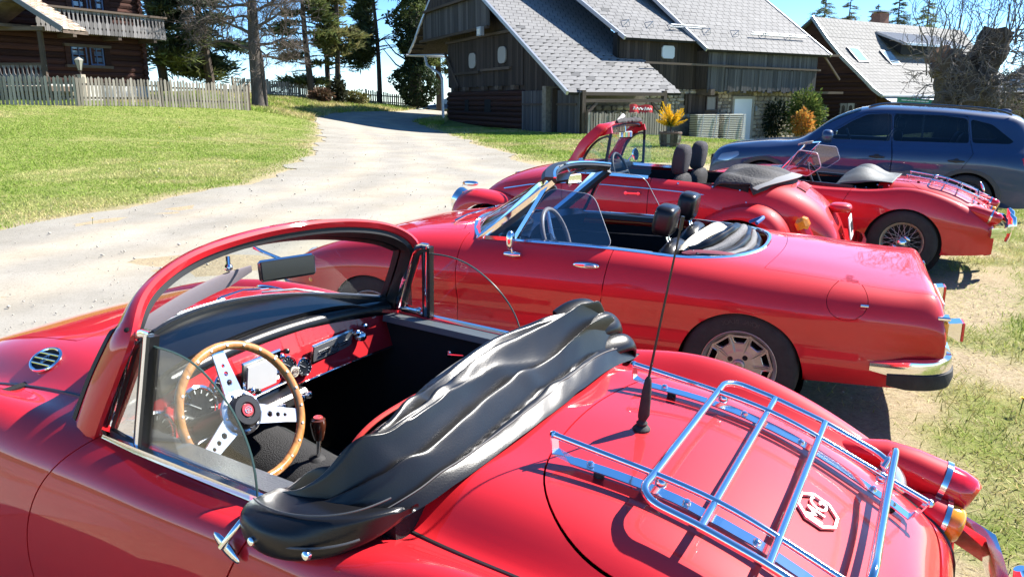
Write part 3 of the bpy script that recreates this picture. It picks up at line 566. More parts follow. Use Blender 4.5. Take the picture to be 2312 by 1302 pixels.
    P = [(-6.4, 3.86), (-6.4, 4.28), (-6.3, 4.38), (-5.65, 4.38), (-5.55, 4.28), (-5.55, 3.86), (-5.65, 3.76), (-6.3, 3.76)]; b = MB(); b.prism(P, lambda s, h: F0.p(s, h, .16), lambda s, h: F0.p(s, h, .08)); wobj(b, 'white_panel', mat('white_panel', (.62, .66, .72), .5), root)
    # upper roofs
    for FR, s0, s1, h, a1, sl, seed, npz in ((F0, -9.2, -2.0, 4.66, 9.5, .57, 31, 60), (F9, -4.3, 5.85, 4.24, 11, .70, 32, 70)):
        t = (-FR.n+up*sl).normalized(); no = FR.u.cross(t); no = no if no.z > 0 else -no; O = FR.p(0, h, .55 if FR is F0 else .35); W = a1*math.hypot(1, sl)
        b = MB(); q = lambda u, w, d=0: O+FR.u*u+t*w+no*d
        b.add([q(s0, 0, -.03), q(s1, 0, -.03), q(s1, W, -.03), q(s0, W, -.03), q(s0, 0, -.16), q(s1, 0, -.16), q(s1, W, -.16), q(s0, W, -.16)], [(0, 1, 2, 3), (7, 6, 5, 4), (0, 4, 5, 1), (1, 5, 6, 2), (3, 7, 4, 0), (2, 6, 7, 3)]); wobj(b, 'roof', DARK, root)
        slate_roof(root, O-no*.03, FR.u, lambda w: None if w > W-.2 else (t*w, t, no), lambda w: (s0, s1), .52, .42, seed=seed, nparts=npz)
        b = MB(); b.sweep([q(s0-.04, 0, -.02), q(s0-.04, W, -.02)], [(-.05, -.13), (.05, -.13), (.05, .05), (-.05, .05)]); b.sweep([q(s1+.04, 0, -.02), q(s1+.04, W, -.02)], [(-.05, -.13), (.05, -.13), (.05, .05), (-.05, .05)]); wobj(b, 'verge', PALE, root)
        b = MB()
        for w, (u0, u1) in (((1.2, (s0+3.8, s1-.9)),) if FR is F0 else ((1.5, (s0+4.5, s1-.9)), )):
            for dz in (.14, .26): b.tube([q(u0, w, dz), q(u1, w, dz)], .035, 6)
        wobj(b, 'snow_guard', PALE, root)
        for u, w in ([(s0+1.0+1.6*k, 1.3) for k in range(3)] if FR is F0 else [(s0+1.2+2.2*k, 1.5) for k in range(4)]):
            b = MB(); b.tube([q(u-.2, w, .0), q(u, w, .3), q(u+.2, w, .0)], .02, 5); b.tube([q(u, w, .3), q(u, w+.5, .0)], .02, 5); wobj(b, 'snow_hook', PALE, root)
    # red banner under the lean-to
    bn = thing('banner', 'red banner with white script hanging under the barn lean-to', 'banner', tuple(FL.p(3.35, 1.35, -.3))); FB = Frame(tuple(FL.p(0, 0, -.05))[:2], 57)
    V = []; nb = 13
    for i in range(nb):
        s = 2.62+1.4*i/(nb-1); wv = .05*math.sin(i*.8)
        V += [FB.p(s, 1.13-.04*i/12+.03*math.sin(i*.7), wv), FB.p(s, 1.50-.05*i/12+.03*math.sin(i*.9), wv)]
    L = bn.location; obj('cloth', [tuple(v-L) for v in V], [(2*i, 2*i+2, 2*i+3, 2*i+1) for i in range(nb-1)], mat('banner_red', (.55, .03, .035), .6), bn)
    b = MB()
    for a0, a1, q in ((2.75, 3.35, 1), (3.42, 3.85, 2)): b.tube([FB.p(s, 1.32-.035*(s-2.7)+.05*math.sin(s*34*q**.3)*(1.3 if s < a0+.12 else .8), .09) for s in np.linspace(a0, a1, 40)], .026, 5)
    wobj(b, 'script', WHITE, bn)
    # palings in front of the lean-to
    fence_run('lean_to_fence', 'grey paling fence closing the open lean-to of the barn', [FL.p(.15, 0, .15), FL.p(4.75, 0, .15)], 1.0, .15, .11, top=1.18, seed=9)
def fence_run(name, label, pts, height, pitch, wdt, top=None, seed=0, post=2.4, kinds=U_PICK, group=None):
    r_ = np.random.default_rng(seed); pts = [Vector(p) for p in pts]; r0 = pts[0]; root = thing(name, label, 'fence', (r0.x, r0.y, gz(r0.x, r0.y)), group=group); up = Vector((0, 0, 1))
    for a, b in zip(pts[:-1], pts[1:]):
        d = Vector((b.x-a.x, b.y-a.y, 0)); Ln = d.length; d.normalize(); n = Vector((d.y, -d.x, 0)); k = int(Ln/pitch)
        g = lambda s: gz(a.x+d.x*s, a.y+d.y*s)
        for i in range(k+1):
            s = i*pitch; z = g(s); h = (top-z if top else height)*r_.uniform(.95, 1.04)
            place(kinds[0], 'picket', root, Vector((a.x, a.y, z-.02))+d*s+n*r_.uniform(-.01, .01), d*(wdt*r_.uniform(.8, 1.1)), n*.025, up*h+d*r_.uniform(-.05, .05)+n*r_.uniform(-.02, .02))
        ns = max(1, int(Ln/post))
        for i in range(ns+1):
            s = Ln*i/ns; z = g(s); place(U_BEAM, 'post', root, Vector((a.x, a.y, z+height*.5))+d*s-n*.09, d*.11, n*.11, up*(height*1.06))
        for i in range(ns):
            s0, s1 = Ln*i/ns, Ln*(i+1)/ns
            for f in (.28, .74): p0 = Vector((a.x, a.y, g(s0)+height*f))+d*s0-n*.04; p1 = Vector((a.x, a.y, g(s1)+height*f))+d*s1-n*.04; place(U_BEAM, 'rail', root, (p0+p1)/2, p1-p0, n*.045, up*.08)
    return root
barn()
# ------------------------------------------------------------------ building on the right
def right_building():
    up = Vector((0, 0, 1)); E = Frame((23.25, 50), 57); Gb = Frame((23.25, 50), -33, -1); root = thing('farm_building', 'dark timber farmhouse with pale slate roof, two skylights and brick chimney', 'house', tuple(E.p(0, -.4)))
    # bell-cast roof profile from the eave up to the ridge
    pf = [(0, 2.03), (.55, 2.38), (1.2, 2.95), (3.0, 4.42), (4.3, 5.70), (5.55, 7.15)]
    pts = [Vector((0, 0, h))-E.n*a for a, h in pf]; Ls = [0]
    for i in range(len(pts)-1): Ls.append(Ls[-1]+(pts[i+1]-pts[i]).length)
    def prof(w):
        if w > Ls[-1]-.1: return None
        i = max(k for k in range(len(pts)-1) if Ls[k] <= w); t = (pts[i+1]-pts[i]).normalized(); n = E.u.cross(t); n = n if n.z > 0 else -n; return pts[i]+t*(w-Ls[i]), t, n
    O = Vector((23.25, 50, 0)); b = MB(); n = len(pts); b.add([O+p for p in pts]+[O+E.u*19+p for p in pts]+[O+p-up*.2 for p in pts]+[O+E.u*19+p-up*.2 for p in pts], [(i, n+i, n+i+1, i+1) for i in range(n-1)]+[(2*n+i, 2*n+i+1, 3*n+i+1, 3*n+i) for i in range(n-1)]+[(i, i+1, 2*n+i+1, 2*n+i) for i in range(n-1)]+[(0, 2*n, 3*n, n)]); wobj(b, 'roof', SLATE_D, root)
    slate_roof(root, O+Vector((0, 0, .02)), E.u, prof, lambda w: (0, 17), .46, .34, unit=U_RECT, seed=41, nparts=220, dark=.0)
    # left slope behind and gable wall
    b = MB(); A = [O+pts[-1], O+pts[-1]-E.n*2.2-up*1.5, O+E.u*19+pts[-1]-E.n*2.2-up*1.5, O+E.u*19+pts[-1]]; b.add(A+[p-up*.18 for p in A], [(0, 1, 2, 3), (7, 6, 5, 4), (0, 4, 5, 1)]); wobj(b, 'roof', SLATE_D, root)
    poly = [(a, h-.14) for a, h in pf]+[(7.7, 5.5), (7.7, -1), (.45, -1), (.45, 2.2)]
    b = MB(); b.prism(poly, lambda s, h: O-E.n*s+E.u*.30+up*h, lambda s, h: O-E.n*s+E.u*.6+up*h); wobj(b, 'gable_wall', LOGW, root)
    for k in range(14):
        h = -.4+.28*k; a0 = float(np.interp(h+.15, [p[1] for p in pf], [p[0] for p in pf])) if h > 1.9 else .45
        place(U_LOG, 'log', root, O-E.n*((a0+.1+7.7)/2)+E.u*.26+up*h, E.n*(7.6-a0), E.u*.16, up*.28)
    b = MB(); b.prism([(0.2, -1), (18.5, -1), (18.5, 2.05), (.2, 2.05)], lambda s, h: E.p(s, h, -.45), lambda s, h: E.p(s, h, -.7)); wobj(b, 'front_wall', LOGW, root)
    SH = wood('pale_shutter', (.36, .32, .27), (.5, .45, .39), .7)
    for s0, s1, h0, h1 in ((1.88, 2.95, .68, 1.5), (3.92, 4.95, .28, 1.3)):
        b = MB(); b.prism([(s0-.1, h0-.1), (s1+.1, h0-.1), (s1+.1, h1+.1), (s0-.1, h1+.1)], lambda s, h: O-E.n*s+E.u*.19+up*h, lambda s, h: O-E.n*s+E.u*.25+up*h); wf = wobj(b, 'window', DARKF, root)
        for q in (0, 1):
            m0 = s0+(s1-s0)*(.03+.5*q); m1 = s0+(s1-s0)*(.47+.5*q); b = MB(); b.prism([(m0, h0), (m1, h0), (m1, h1), (m0, h1)], lambda s, h: O-E.n*s+E.u*.14+up*h, lambda s, h: O-E.n*s+E.u*.18+up*h); wobj(b, 'shutter', SH, root, wf)
            b = MB(); b.prism([(m0+.12, h0+.12), (m1-.12, h0+.12), (m1-.12, h1-.2), ((m0+m1)/2, h1-.1), (m0+.12, h1-.2)], lambda s, h: O-E.n*s+E.u*.125+up*h, lambda s, h: O-E.n*s+E.u*.139+up*h); wobj(b, 'shutter_panel', BEAM, root, wf)
    b = MB(); b.sweep([O+p+up*.03-E.u*.03 for p in pts], [(-.06, -.16), (.05, -.16), (.05, .05), (-.06, .05)]); wobj(b, 'verge', PALE, root)
    b = MB(); b.tube([E.p(-.1, 1.98, .08), E.p(17, 1.98, .08)], .085, 8); wobj(b, 'gutter', PALE, root)
    # awning
    V = []
    for k in range(60): s = .3+6.0*k/59; V += [E.p(s, 1.90, -.1), E.p(s, 1.62, .5), E.p(s, 1.50-.05*(k % 2), .52)]
    b = MB(); b.add(V, [(3*i+k, 3*i+3+k, 3*i+4+k, 3*i+1+k) for i in range(59) for k in (0, 1)]); wobj(b, 'awning', mat('awning_cloth', (.62, .63, .68), .7), root)
    # skylights
    for u0, u1, w0, w1 in ((1.15, 2.35, 3.35, 4.75), (4.75, 5.95, 3.2, 4.6)):
        P0, t, nn = prof((w0+w1)/2); c = O+E.u*((u0+u1)/2)+P0; b = MB(); place_box = lambda mb, du, dw, dn, on: mb.box(c+nn*on, (du, dw, dn), Matrix((E.u, t, nn)).transposed()); place_box(b, u1-u0, w1-w0, .14, .07); sk = wobj(b, 'skylight', mat('dark_alu', (.10, .11, .13), .4, .5), root)
        b = MB(); place_box(b, u1-u0-.2, w1-w0-.2, .02, .146); wobj(b, 'pane', mat('roof_pane', (.35, .48, .60), .05, 0, 1), root, sk)
    # shed dormer, chimney
    t0 = prof(Ls[-1]*.78); b = MB(); A = [O+E.u*s+p for s, p in ((6.2, prof(Ls[-1]*.86)[0]), (14.2, prof(Ls[-1]*.86)[0]))]; B_ = [A[0]+E.n*2.3-up*.9, A[1]+E.n*2.3-up*.9]
    b.add([A[0]+up*.1, A[1]+up*.1, B_[1]+up*.1, B_[0]+up*.1]+[A[0]-up*.05, A[1]-up*.05, B_[1]-up*.05, B_[0]-up*.05], [(0, 3, 2, 1), (4, 5, 6, 7), (3, 7, 6, 2), (0, 4, 7, 3)]); dm = wobj(b, 'dormer', mat('zinc'), root)
    for k in range(40): s = .2*k; b_ = None
    b = MB()
    for k in range(27): q = A[0]+E.u*(.3*k)+up*.12; b.tube([q, q+E.n*2.3-up*.9], .02, 4)
    wobj(b, 'roof_ribs', mat('zinc'), root, dm); b = MB(); C = [B_[0]-E.n*.25-up*.05, B_[1]-E.n*.25-up*.05]; b.add([C[0], C[1], C[1]-up*.42, C[0]-up*.62, A[0]-up*.06], [(0, 3, 2, 1), (0, 4, 3)]); wobj(b, 'dormer_wall', DARK, root, dm)
    c = O+E.u*8.6+pts[-1]-E.n*.6; R3 = Matrix((E.u, -E.n, up)).transposed(); b = MB(); b.box(c+up*.0, (1.15, .7, 1.5), R3); ch = wobj(b, 'chimney', mat('brick', (.28, .13, .09), .9, var=.35, vscale=14), root); b = MB(); b.box(c+up*.86, (1.5, 1.0, .1), R3); wobj(b, 'chimney_cap', mat('zinc'), root, ch)
U_RECT = [unit_mesh('rect_slate', wood('pale_slate', (.19, .185, .178), (.255, .25, .24), .75, (1, 1, 1), 1.2, .06), lambda b: b.add([(-.5, -.56, .9), (.5, -.56, .9), (.5, .56, 0), (-.5, .56, 0), (-.5, -.56, .1), (.5, -.56, .1)], [(0, 1, 2, 3), (0, 4, 5, 1)]))]*2
right_building()
# ------------------------------------------------------------------ wooden house on the left
def house():
    up = Vector((0, 0, 1)); W = Frame((-18.45, 40), 208, 1); root = thing('wooden_house', 'dark log house with carved grey balcony, porch and whitewashed stone base', 'house', tuple(W.p(0, 1.4)))
    if W.n.x < 0: W.n = -W.n
    b = MB(); b.prism([(0, 1.0), (9, 1.0), (9, 8.5), (0, 8.5)], lambda s, h: W.p(s, h, -.06), lambda s, h: W.p(s, h, -8)); wobj(b, 'core', DARKF, root)
    b = MB(); b.prism([(-.05, .9), (9, .9), (9, 2.45), (-.05, 2.45)], lambda s, h: W.p(s, h, .16), lambda s, h: W.p(s, h, -.5)); wobj(b, 'base_wall', mat('whitewash', (.55, .54, .50), .9, var=.25, vscale=2.5), root)
    stone_wall(root, W, 3.6, 8.8, 1.3, 2.35, (), .16, 31, .34, .19, 90)
    for k in range(21):
        h = 2.58+.27*k
        place(U_LOG, 'log', root, W.p(4.4, h, .02), W.u*9.2, W.n*.2, up*.275)
    for k in range(20):
        h = 2.6+.27*k; place(U_LOG, 'log_end', root, W.p(.0, h+.13, .12), W.n*.34, W.u*.24, up*.25)
    WB = mat('blue_window_frame', (.06, .10, .20), .5)
    for s0, s1, h0, h1 in ((3.05, 3.68, 3.33, 4.03), (2.22, 2.78, 3.33, 4.03), (2.72, 3.35, 5.75, 6.5), (1.95, 2.5, 5.75, 6.5)):
        wf = window(root, W, s0, s1, h0, h1, .14, WB, BLUEG)
        for a0, a1 in ((s0-.42, s0-.12), (s1+.10, s1+.34)): b = MB(); b.prism([(a0, h0-.05), (a1, h0-.05), (a1, h1+.08), (a0, h1+.08)], lambda s, h: W.p(s, h, .18), lambda s, h: W.p(s, h, .13)); wobj(b, 'shutter', LOGW, root, wf)
    for h in (3.2, 4.12): place(U_BEAM, 'window_beam', root, W.p(2.93, h, .2), W.u*2.3, W.n*.16, up*.12)
    # balcony with cut-out boards
    d = 1.3; FB = Frame(tuple(W.p(0, 0, d))[:2], 208); FB.n = W.n
    b = MB(); b.prism([(-.5, 4.60), (8, 4.60), (8, 4.72), (-.5, 4.72)], lambda s, h: W.p(s, h, d), lambda s, h: W.p(s, h, .0)); bal = wobj(b, 'balcony', BEAM, root)
    place(U_BEAM, 'hand_rail', root, FB.p(3.7, 5.58, .02), FB.u*8.6, FB.n*.18, up*.09, bal)
    def cut(bb):
        L = [(-.46, 0), (-.46, .16), (-.30, .24), (-.46, .32), (-.46, .48), (-.22, .58), (-.16, .80), (-.40, .92), (-.47, 1), (.47, 1), (.40, .92), (.16, .80), (.22, .58), (.46, .48), (.46, .32), (.30, .24), (.46, .16), (.47, 0), (.2, -.04), (0, .0), (-.2, -.04)]
        bb.prism(L, lambda x, z: (x, .5, z), lambda x, z: (x, -.5, z))
    UC = unit_mesh('carved_board', GREYW, cut)
    for k in range(32): s = -.42+.20*k; place(UC, 'balcony_board', root, FB.p(s, 4.58, 0), FB.u*.20, FB.n*.03, up*.95, bal)
    for k in range(9): s = -.42; place(UC, 'balcony_board', root, W.p(-.5, 4.58, .07+.145*k), W.n*.145, W.u*.03, up*.95, bal)
    for s in (.1, 2.0, 4.2): place(U_BEAM, 'bracket', root, W.p(s, 4.48, .6), W.n*1.35, W.u*.16, up*.18)
    # main roof overhanging above the picture
    b = MB(); P = [W.p(-1.2, 8.3, 2.6), W.p(10, 8.3, 2.6), W.p(10, 11.5, -3), W.p(-1.2, 11.5, -3)]; b.add(P+[p-up*.2 for p in P], [(0, 1, 2, 3), (7, 6, 5, 4), (0, 4, 5, 1), (3, 7, 4, 0), (1, 5, 6, 2), (2, 6, 7, 3)]); wobj(b, 'roof', BEAM, root)
    # porch with its own little gable
    PX = Vector((-18.3, 33.0, 4.49)); ax = Vector((.83, -.0, 0)); fx = Vector((1, 0, 0)); bk = Vector((-.47, .88, 0)); ridge = Vector((-20.35, 33, 5.85)); lf = Vector((-22.4, 33, 4.49)); D = 1.35
    dirb = Vector((.25, .97, 0)).normalized()
    b = MB(); A = [PX, ridge, lf]; V = A+[p+dirb*D for p in A]; V += [p-up*.14 for p in V]; b.add(V, [(0, 1, 4, 3), (1, 2, 5, 4), (6, 9, 10, 7), (7, 10, 11, 8), (0, 6, 7, 1), (1, 7, 8, 2), (0, 3, 9, 6)]); pr = wobj(b, 'porch_roof', BEAM, root)
    t = (ridge-PX).normalized(); nn = dirb.cross(t); nn = nn if nn.z > 0 else -nn; r_ = np.random.default_rng(4)
    US = unit_mesh('tan_shingle_tile', TILE_B, lambda b: b.add([(-.5, -.6, .9), (.5, -.6, .9), (.5, .6, 0), (-.5, .6, 0), (-.5, -.6, .1), (.5, -.6, .1)], [(0, 1, 2, 3), (0, 4, 5, 1)]))
    for k in range(17):
        for j in range(4): place(US, 'shingle', root, PX+t*(.08+.145*k)+dirb*(.16+.31*j+(.15 if k % 2 else 0))+nn*.015, dirb*.30, t*.16, nn*.03, pr)
    b = MB(); b.sweep([PX+Vector((0, -.05, .02)), ridge+Vector((0, -.05, .02)), lf+Vector((0, -.05, .02))], [(-.05, -.13), (.05, -.13), (.05, .08), (-.05, .08)]); wobj(b, 'barge_board', mat('blue_grey_trim', (.12, .13, .15), .6), root, pr)
    for x in (-19.55, -22.3): place(U_BEAM, 'porch_post', root, Vector((x, 33.5, 3.1)), fx*.16, Vector((0, .16, 0)), up*2.9)
    place(U_BEAM, 'tie_beam', root, Vector((-20.9, 33.4, 4.55)), fx*3.2, Vector((0, .16, 0)), up*.16); place(U_BEAM, 'porch_rail', root, Vector((-20.9, 33.5, 3.15)), fx*2.7, Vector((0, .12, 0)), up*.09)
    for k in range(15): place(UC, 'porch_board', root, Vector((-22.2+.19*k, 33.5, 2.3)), fx*.19, Vector((0, .03, 0)), up*.82)
    b = MB(); b.box((-22.6, 36.4, 3.8), (3.2, .2, 4.4)); wobj(b, 'porch_wall', LOGW, root)
    for k in range(10): place(U_LOG, 'log', root, Vector((-22.6, 36.28, 2.6+.27*k)), fx*3.2, Vector((0, .16, 0)), up*.27)
    b = MB(); b.box((-22.3, 36.15, 3.4), (.8, .1, 1.9)); wobj(b, 'porch_door', BEAM, root)
    b = MB(); b.box((-21.3, 36.1, 3.35), (.12, .05, .2)); wobj(b, 'meter_box', WHITEP, root)
    b = MB(); b.box((-21, 34.8, 2.15), (3.4, 3.2, .2)); wobj(b, 'porch_floor', BEAM, root)
house()
fence_run('picket_fence', 'long weathered picket fence along the lawn before the log house', [(-20.8, 29.2, 0), (-16.88, 30.9, 0), (-14.6, 33.2, 0), (-11.91, 36.0, 0)], 1.12, .135, .095, seed=1)
fence_run('picket_fence', 'low picket fence on the bank behind the bare tree', [(-17.1, 49, 0), (-12.84, 56, 0)], 1.05, .17, .13, seed=2)
fence_run('picket_fence', 'dark picket fence in shade between the pine and the ivy tree', [(-10.99, 60, 0), (-7.32, 62, 0)], 1.0, .17, .12, seed=3)
def lamp_post():
    x, y = -19.0, 35.2; z = gz(x, y); root = thing('lamp_post', 'stone pillar with a small metal lantern before the log house', 'lamp', (x, y, z)); h = 3.2-z
    b = MB(); b.tube([(0, 0, 0), (0, 0, h*.5), (0, 0, h-.42)], [.24, .22, .19], 7); b.obj('pillar', STONE, root); b = MB(); b.lathe([(.05, 0), (.03, .1), (.06, .14), (.09, .2)], (0, 0, h-.44), (0, 0, 1), 10); b.obj('bracket', DARKF, root)
    b = MB(); b.lathe([(.09, 0), (.20, .42), (.20, .44), (.08, .52), (0, .56)], (0, 0, h-.24), (0, 0, 1), 6); ln = b.obj('lantern', mat('lantern_glass', (.42, .40, .34), .3), root, False)
    for k in range(6): a = R(60*k); b = MB(); b.tube([(.095*math.cos(a), .095*math.sin(a), h-.24), (.205*math.cos(a), .205*math.sin(a), h+.18)], .012, 5); b.obj('lantern_bar', DARKF, ln)
lamp_post()
# ------------------------------------------------------------------ trees and shrubs
def leaf_mat():
    if 'leaf' in MATS: return MATS['leaf']
    m = bpy.data.materials.new('leaf'); m.use_nodes = True; t = m.node_tree; b = t.nodes['Principled BSDF']; b.inputs['Roughness'].default_value = .7; b.inputs['Specular IOR Level'].default_value = .25
    a = t.nodes.new('ShaderNodeAttribute'); a.attribute_name = 'tint'; t.links.new(a.outputs['Color'], b.inputs['Base Color'])
    tr = t.nodes.new('ShaderNodeBsdfTranslucent'); t.links.new(a.outputs['Color'], tr.inputs[0]); mx = t.nodes.new('ShaderNodeMixShader'); mx.inputs[0].default_value = .3; o = t.nodes['Material Output']; t.links.new(b.outputs[0], mx.inputs[1]); t.links.new(tr.outputs[0], mx.inputs[2]); t.links.new(mx.outputs[0], o.inputs[0]); MATS['leaf'] = m; return m
BARK = wood('bark', (.045, .035, .028), (.12, .095, .075), .9, (2, 2, .4), 3); BARK_G = wood('grey_bark', (.075, .065, .058), (.17, .15, .135), .9, (2, 2, .4), 3)
def leaves(root, name, P, S, col, asp=.3, dirs=None, seed=0, jit=.3, parent=None):
    """P centres (world), S sizes, one small triangle pair each"""
    r_ = np.random.default_rng(seed); n = len(P); u = r_.normal(size=(n, 3)) if dirs is None else dirs+r_.normal(size=(n, 3))*.45; u /= np.linalg.norm(u, axis=1, keepdims=True); v = np.cross(u, r_.normal(size=(n, 3))); v /= np.linalg.norm(v, axis=1, keepdims=True)
    u = u*S[:, None]; v = v*S[:, None]*asp; L = np.array(root.location); C = P-L
    V = np.stack([C-u, C+v, C+u, C-v], 1).reshape(-1, 3); o = fast_mesh(name, V, np.arange(4*n).reshape(-1, 4), leaf_mat(), 4); o.parent = parent or root
    c = np.array(col)[None]*r_.uniform(1-jit, 1+jit, (n, 1))*r_.uniform(.9, 1.1, (n, 3)) if np.ndim(col) == 1 else col*r_.uniform(1-jit, 1+jit, (n, 1)); color_attr(o, np.repeat(c, 4, axis=0)); return o
def pine(name, label, x, y, h, lean, r0, branches, col, seed, dens=210, asp=.16, group='conifers on the bank', dead=0, sz=.34):
    r_ = np.random.default_rng(seed); z = gz(x, y); root = thing(name, label, 'tree', (x, y, z), group=None); b = MB()
    tr = [Vector((lean[0]*t+.12*math.sin(5*t+seed), lean[1]*t, h*t)) for t in np.linspace(0, 1, 12)]; b.tube(tr, [r0*(1-.75*t) for t in np.linspace(0, 1, 12)], 8); b.obj('trunk', BARK, root)
    P, D, bm_ = [], [], MB()
    for t0, az, ln, dr, fol in branches:
        base = tr[0].lerp(tr[-1], t0); base = Vector((lean[0]*t0+.12*math.sin(5*t0+seed), lean[1]*t0, h*t0)); d = Vector((math.cos(az), math.sin(az), 0)); pts = [base+d*ln*q+Vector((0, 0, dr*ln*q-(.18*ln*q*q))) for q in (0, .3, .6, 1)]
        bm_.tube(pts, [.055, .04, .028, .012], 5)
        for k in range(6 if fol else 9):
            q = r_.uniform(.3, 1); i = pts[0].lerp(pts[-1], q); e = i+Vector((r_.normal()*.4*ln*.5, r_.normal()*.4*ln*.5, r_.normal()*.2*ln*.35)); bm_.tube([i, (i+e)/2+Vector((0, 0, .05)), e], [.02, .014, .006], 3)
        if fol:
            n = int(dens*ln*fol); q = r_.uniform(.25, 1.05, n)**.8; c = np.array([np.array(pts[0].lerp(pts[-1], min(1, a)))+np.array([0, 0, -.18*ln*(a*a-a)]) for a in q])
            w = .16+.30*q; off = r_.normal(size=(n, 3))*np.array([1, 1, .42])*(w*ln*.42)[:, None]; P.append(c+off+np.array([x, y, z])); dd = off/np.maximum(np.linalg.norm(off, axis=1, keepdims=True), .01)+np.array(d)*.7+np.array([0, 0, .25]); D.append(dd)
    bm_.obj('branches', BARK, root)
    if P: P, D = np.concatenate(P), np.concatenate(D); leaves(root, 'crown', P, r_.uniform(.6, 1.2, len(P))*sz, col, asp, D, seed)
    return root
def brs(r_, t0, t1, n, l0, l1, fol, dr=(-.1, .3), az=None, tp=lambda t: 1.1-.35*t):
    return [(t, r_.uniform(0, 6.28) if az is None else az+r_.normal()*.6, (l0+(l1-l0)*r_.random())*tp(t), r_.uniform(*dr), fol) for t in np.sort(r_.uniform(t0, t1, n))]
r_ = np.random.default_rng(11); DG = (.060, .085, .040); DG2 = (.13, .155, .052); YG = (.19, .19, .07)
pine('pine_tree', 'layered pine just right of the log house balcony', -21.0, 48, 11.5, (-1.0, 0), .30, brs(r_, .08, .95, 32, 1.3, 2.9, 1), DG2, 1)
pine('pine_tree', 'dark pine with drooping branches, second from the log house', -18.4, 48.5, 12.5, (-.7, .3), .30, brs(r_, .10, .95, 32, 1.4, 3.0, 1), DG, 2)
pine('pine_tree', 'thin pine with sparse lower needles right of the bare tree', -13.3, 53, 12, (-.5, .2), .24, brs(r_, .06, .5, 14, 1.2, 2.2, .7)+brs(r_, .15, .8, 16, 1.2, 2.2, 0, (-.1, .4))+brs(r_, .5, .95, 18, 1.2, 2.3, .9), DG2, 3)
pine('pine_tree', 'slender tree with pale trunk and patchy needles beside the ivy stump', -12.45, 54.5, 12, (-.1, .2), .20, brs(r_, .2, .95, 24, .8, 1.7, .42)+brs(r_, .12, .7, 14, .9, 1.6, 0, (-.1, .4)), YG, 4)
pine('pine_tree', 'slender tree rising out of the ivy clad stump', -11.75, 54.2, 12, (-.1, .2), .22, brs(r_, .25, .95, 24, .9, 1.8, .42)+brs(r_, .15, .7, 14, .9, 1.7, 0, (-.1, .4)), YG, 5)
pine('pine_tree', 'tall pine with bare trunk and dark hanging foliage on its left', -9.95, 60, 12.5, (-.5, 0), .20, brs(r_, .30, .62, 13, 1.3, 2.6, 1.2, (-.5, .0), math.pi)+brs(r_, .55, .98, 22, 1.2, 2.8, 1.2)+brs(r_, .3, .5, 6, 1.5, 2.4, 0, (.2, .6), 0), DG, 6)
pine('pine_tree', 'dense green conifer behind the barn gable', -6.0, 64.5, 13, (.2, 0), .3, brs(r_, .25, .98, 34, 1.4, 2.8, 1.2), DG2, 8)
for i, (x, h) in enumerate(((36.6, 14.2), (40.2, 14.5), (42.6, 13.0), (46.0, 14.8), (48.6, 13.6))):
    y = 95+2*(i % 2); z0 = gz(x, y); pine('larch_tree', ['feathery larch at the left of the row over the roof', 'second larch of the row above the roof ridge', 'short middle larch above the roof ridge', 'tall larch with dark top above the roof ridge', 'pale green larch nearest the chimney'][i], x, y, 13.4-z0+(.2-1.4*(i in (2,))+h*.03), (0, 0), .22, brs(r_, .25, .995, 130, 1.5, 2.2, 1, (-.2, .15), None, lambda t: min(1, (1-t)*4.5+.10)), ((.20, .23, .11), (.18, .18, .11), (.17, .18, .11), (.12, .15, .09), (.24, .27, .09))[i], 20+i, 75, .2, sz=.15)
def twig_tree(root, base, d, ln, r, depth, b, r_, spread=.55, up=.12, tips=None, n0=3, curl=.25):
    """recursive bare branches"""
    pts = [base]; dd = d.normalized(); k = 5
    for i in range(k): dd = (dd+Vector(r_.normal(size=3)*curl*.35)+Vector((0, 0, up*.12))).normalized(); pts.append(pts[-1]+dd*ln/k)
    b.tube(pts, [max(.007, r*(1-.55*i/k)) for i in range(k+1)], 8 if r > .1 else (5 if r > .03 else 3), cap=False)
    if tips is not None and depth == 0: tips.append(pts[-1])
    if depth == 0: return
    for j in range(n0 if depth > 1 else n0+1):
        t = r_.uniform(.35, 1) if j else 1; i = min(k-1, int(t*k)); p = pts[i].lerp(pts[i+1], t*k-i) if t < 1 else pts[-1]; q = Vector(r_.normal(size=3)); q = (q-dd*q.dot(dd)).normalized()
        twig_tree(root, p, dd*(1-spread)+q*spread+Vector((0, 0, up)), ln*r_.uniform(.55, .8), r*(.42 if j else .55), depth-1, b, r_, spread, up, tips, n0, curl)
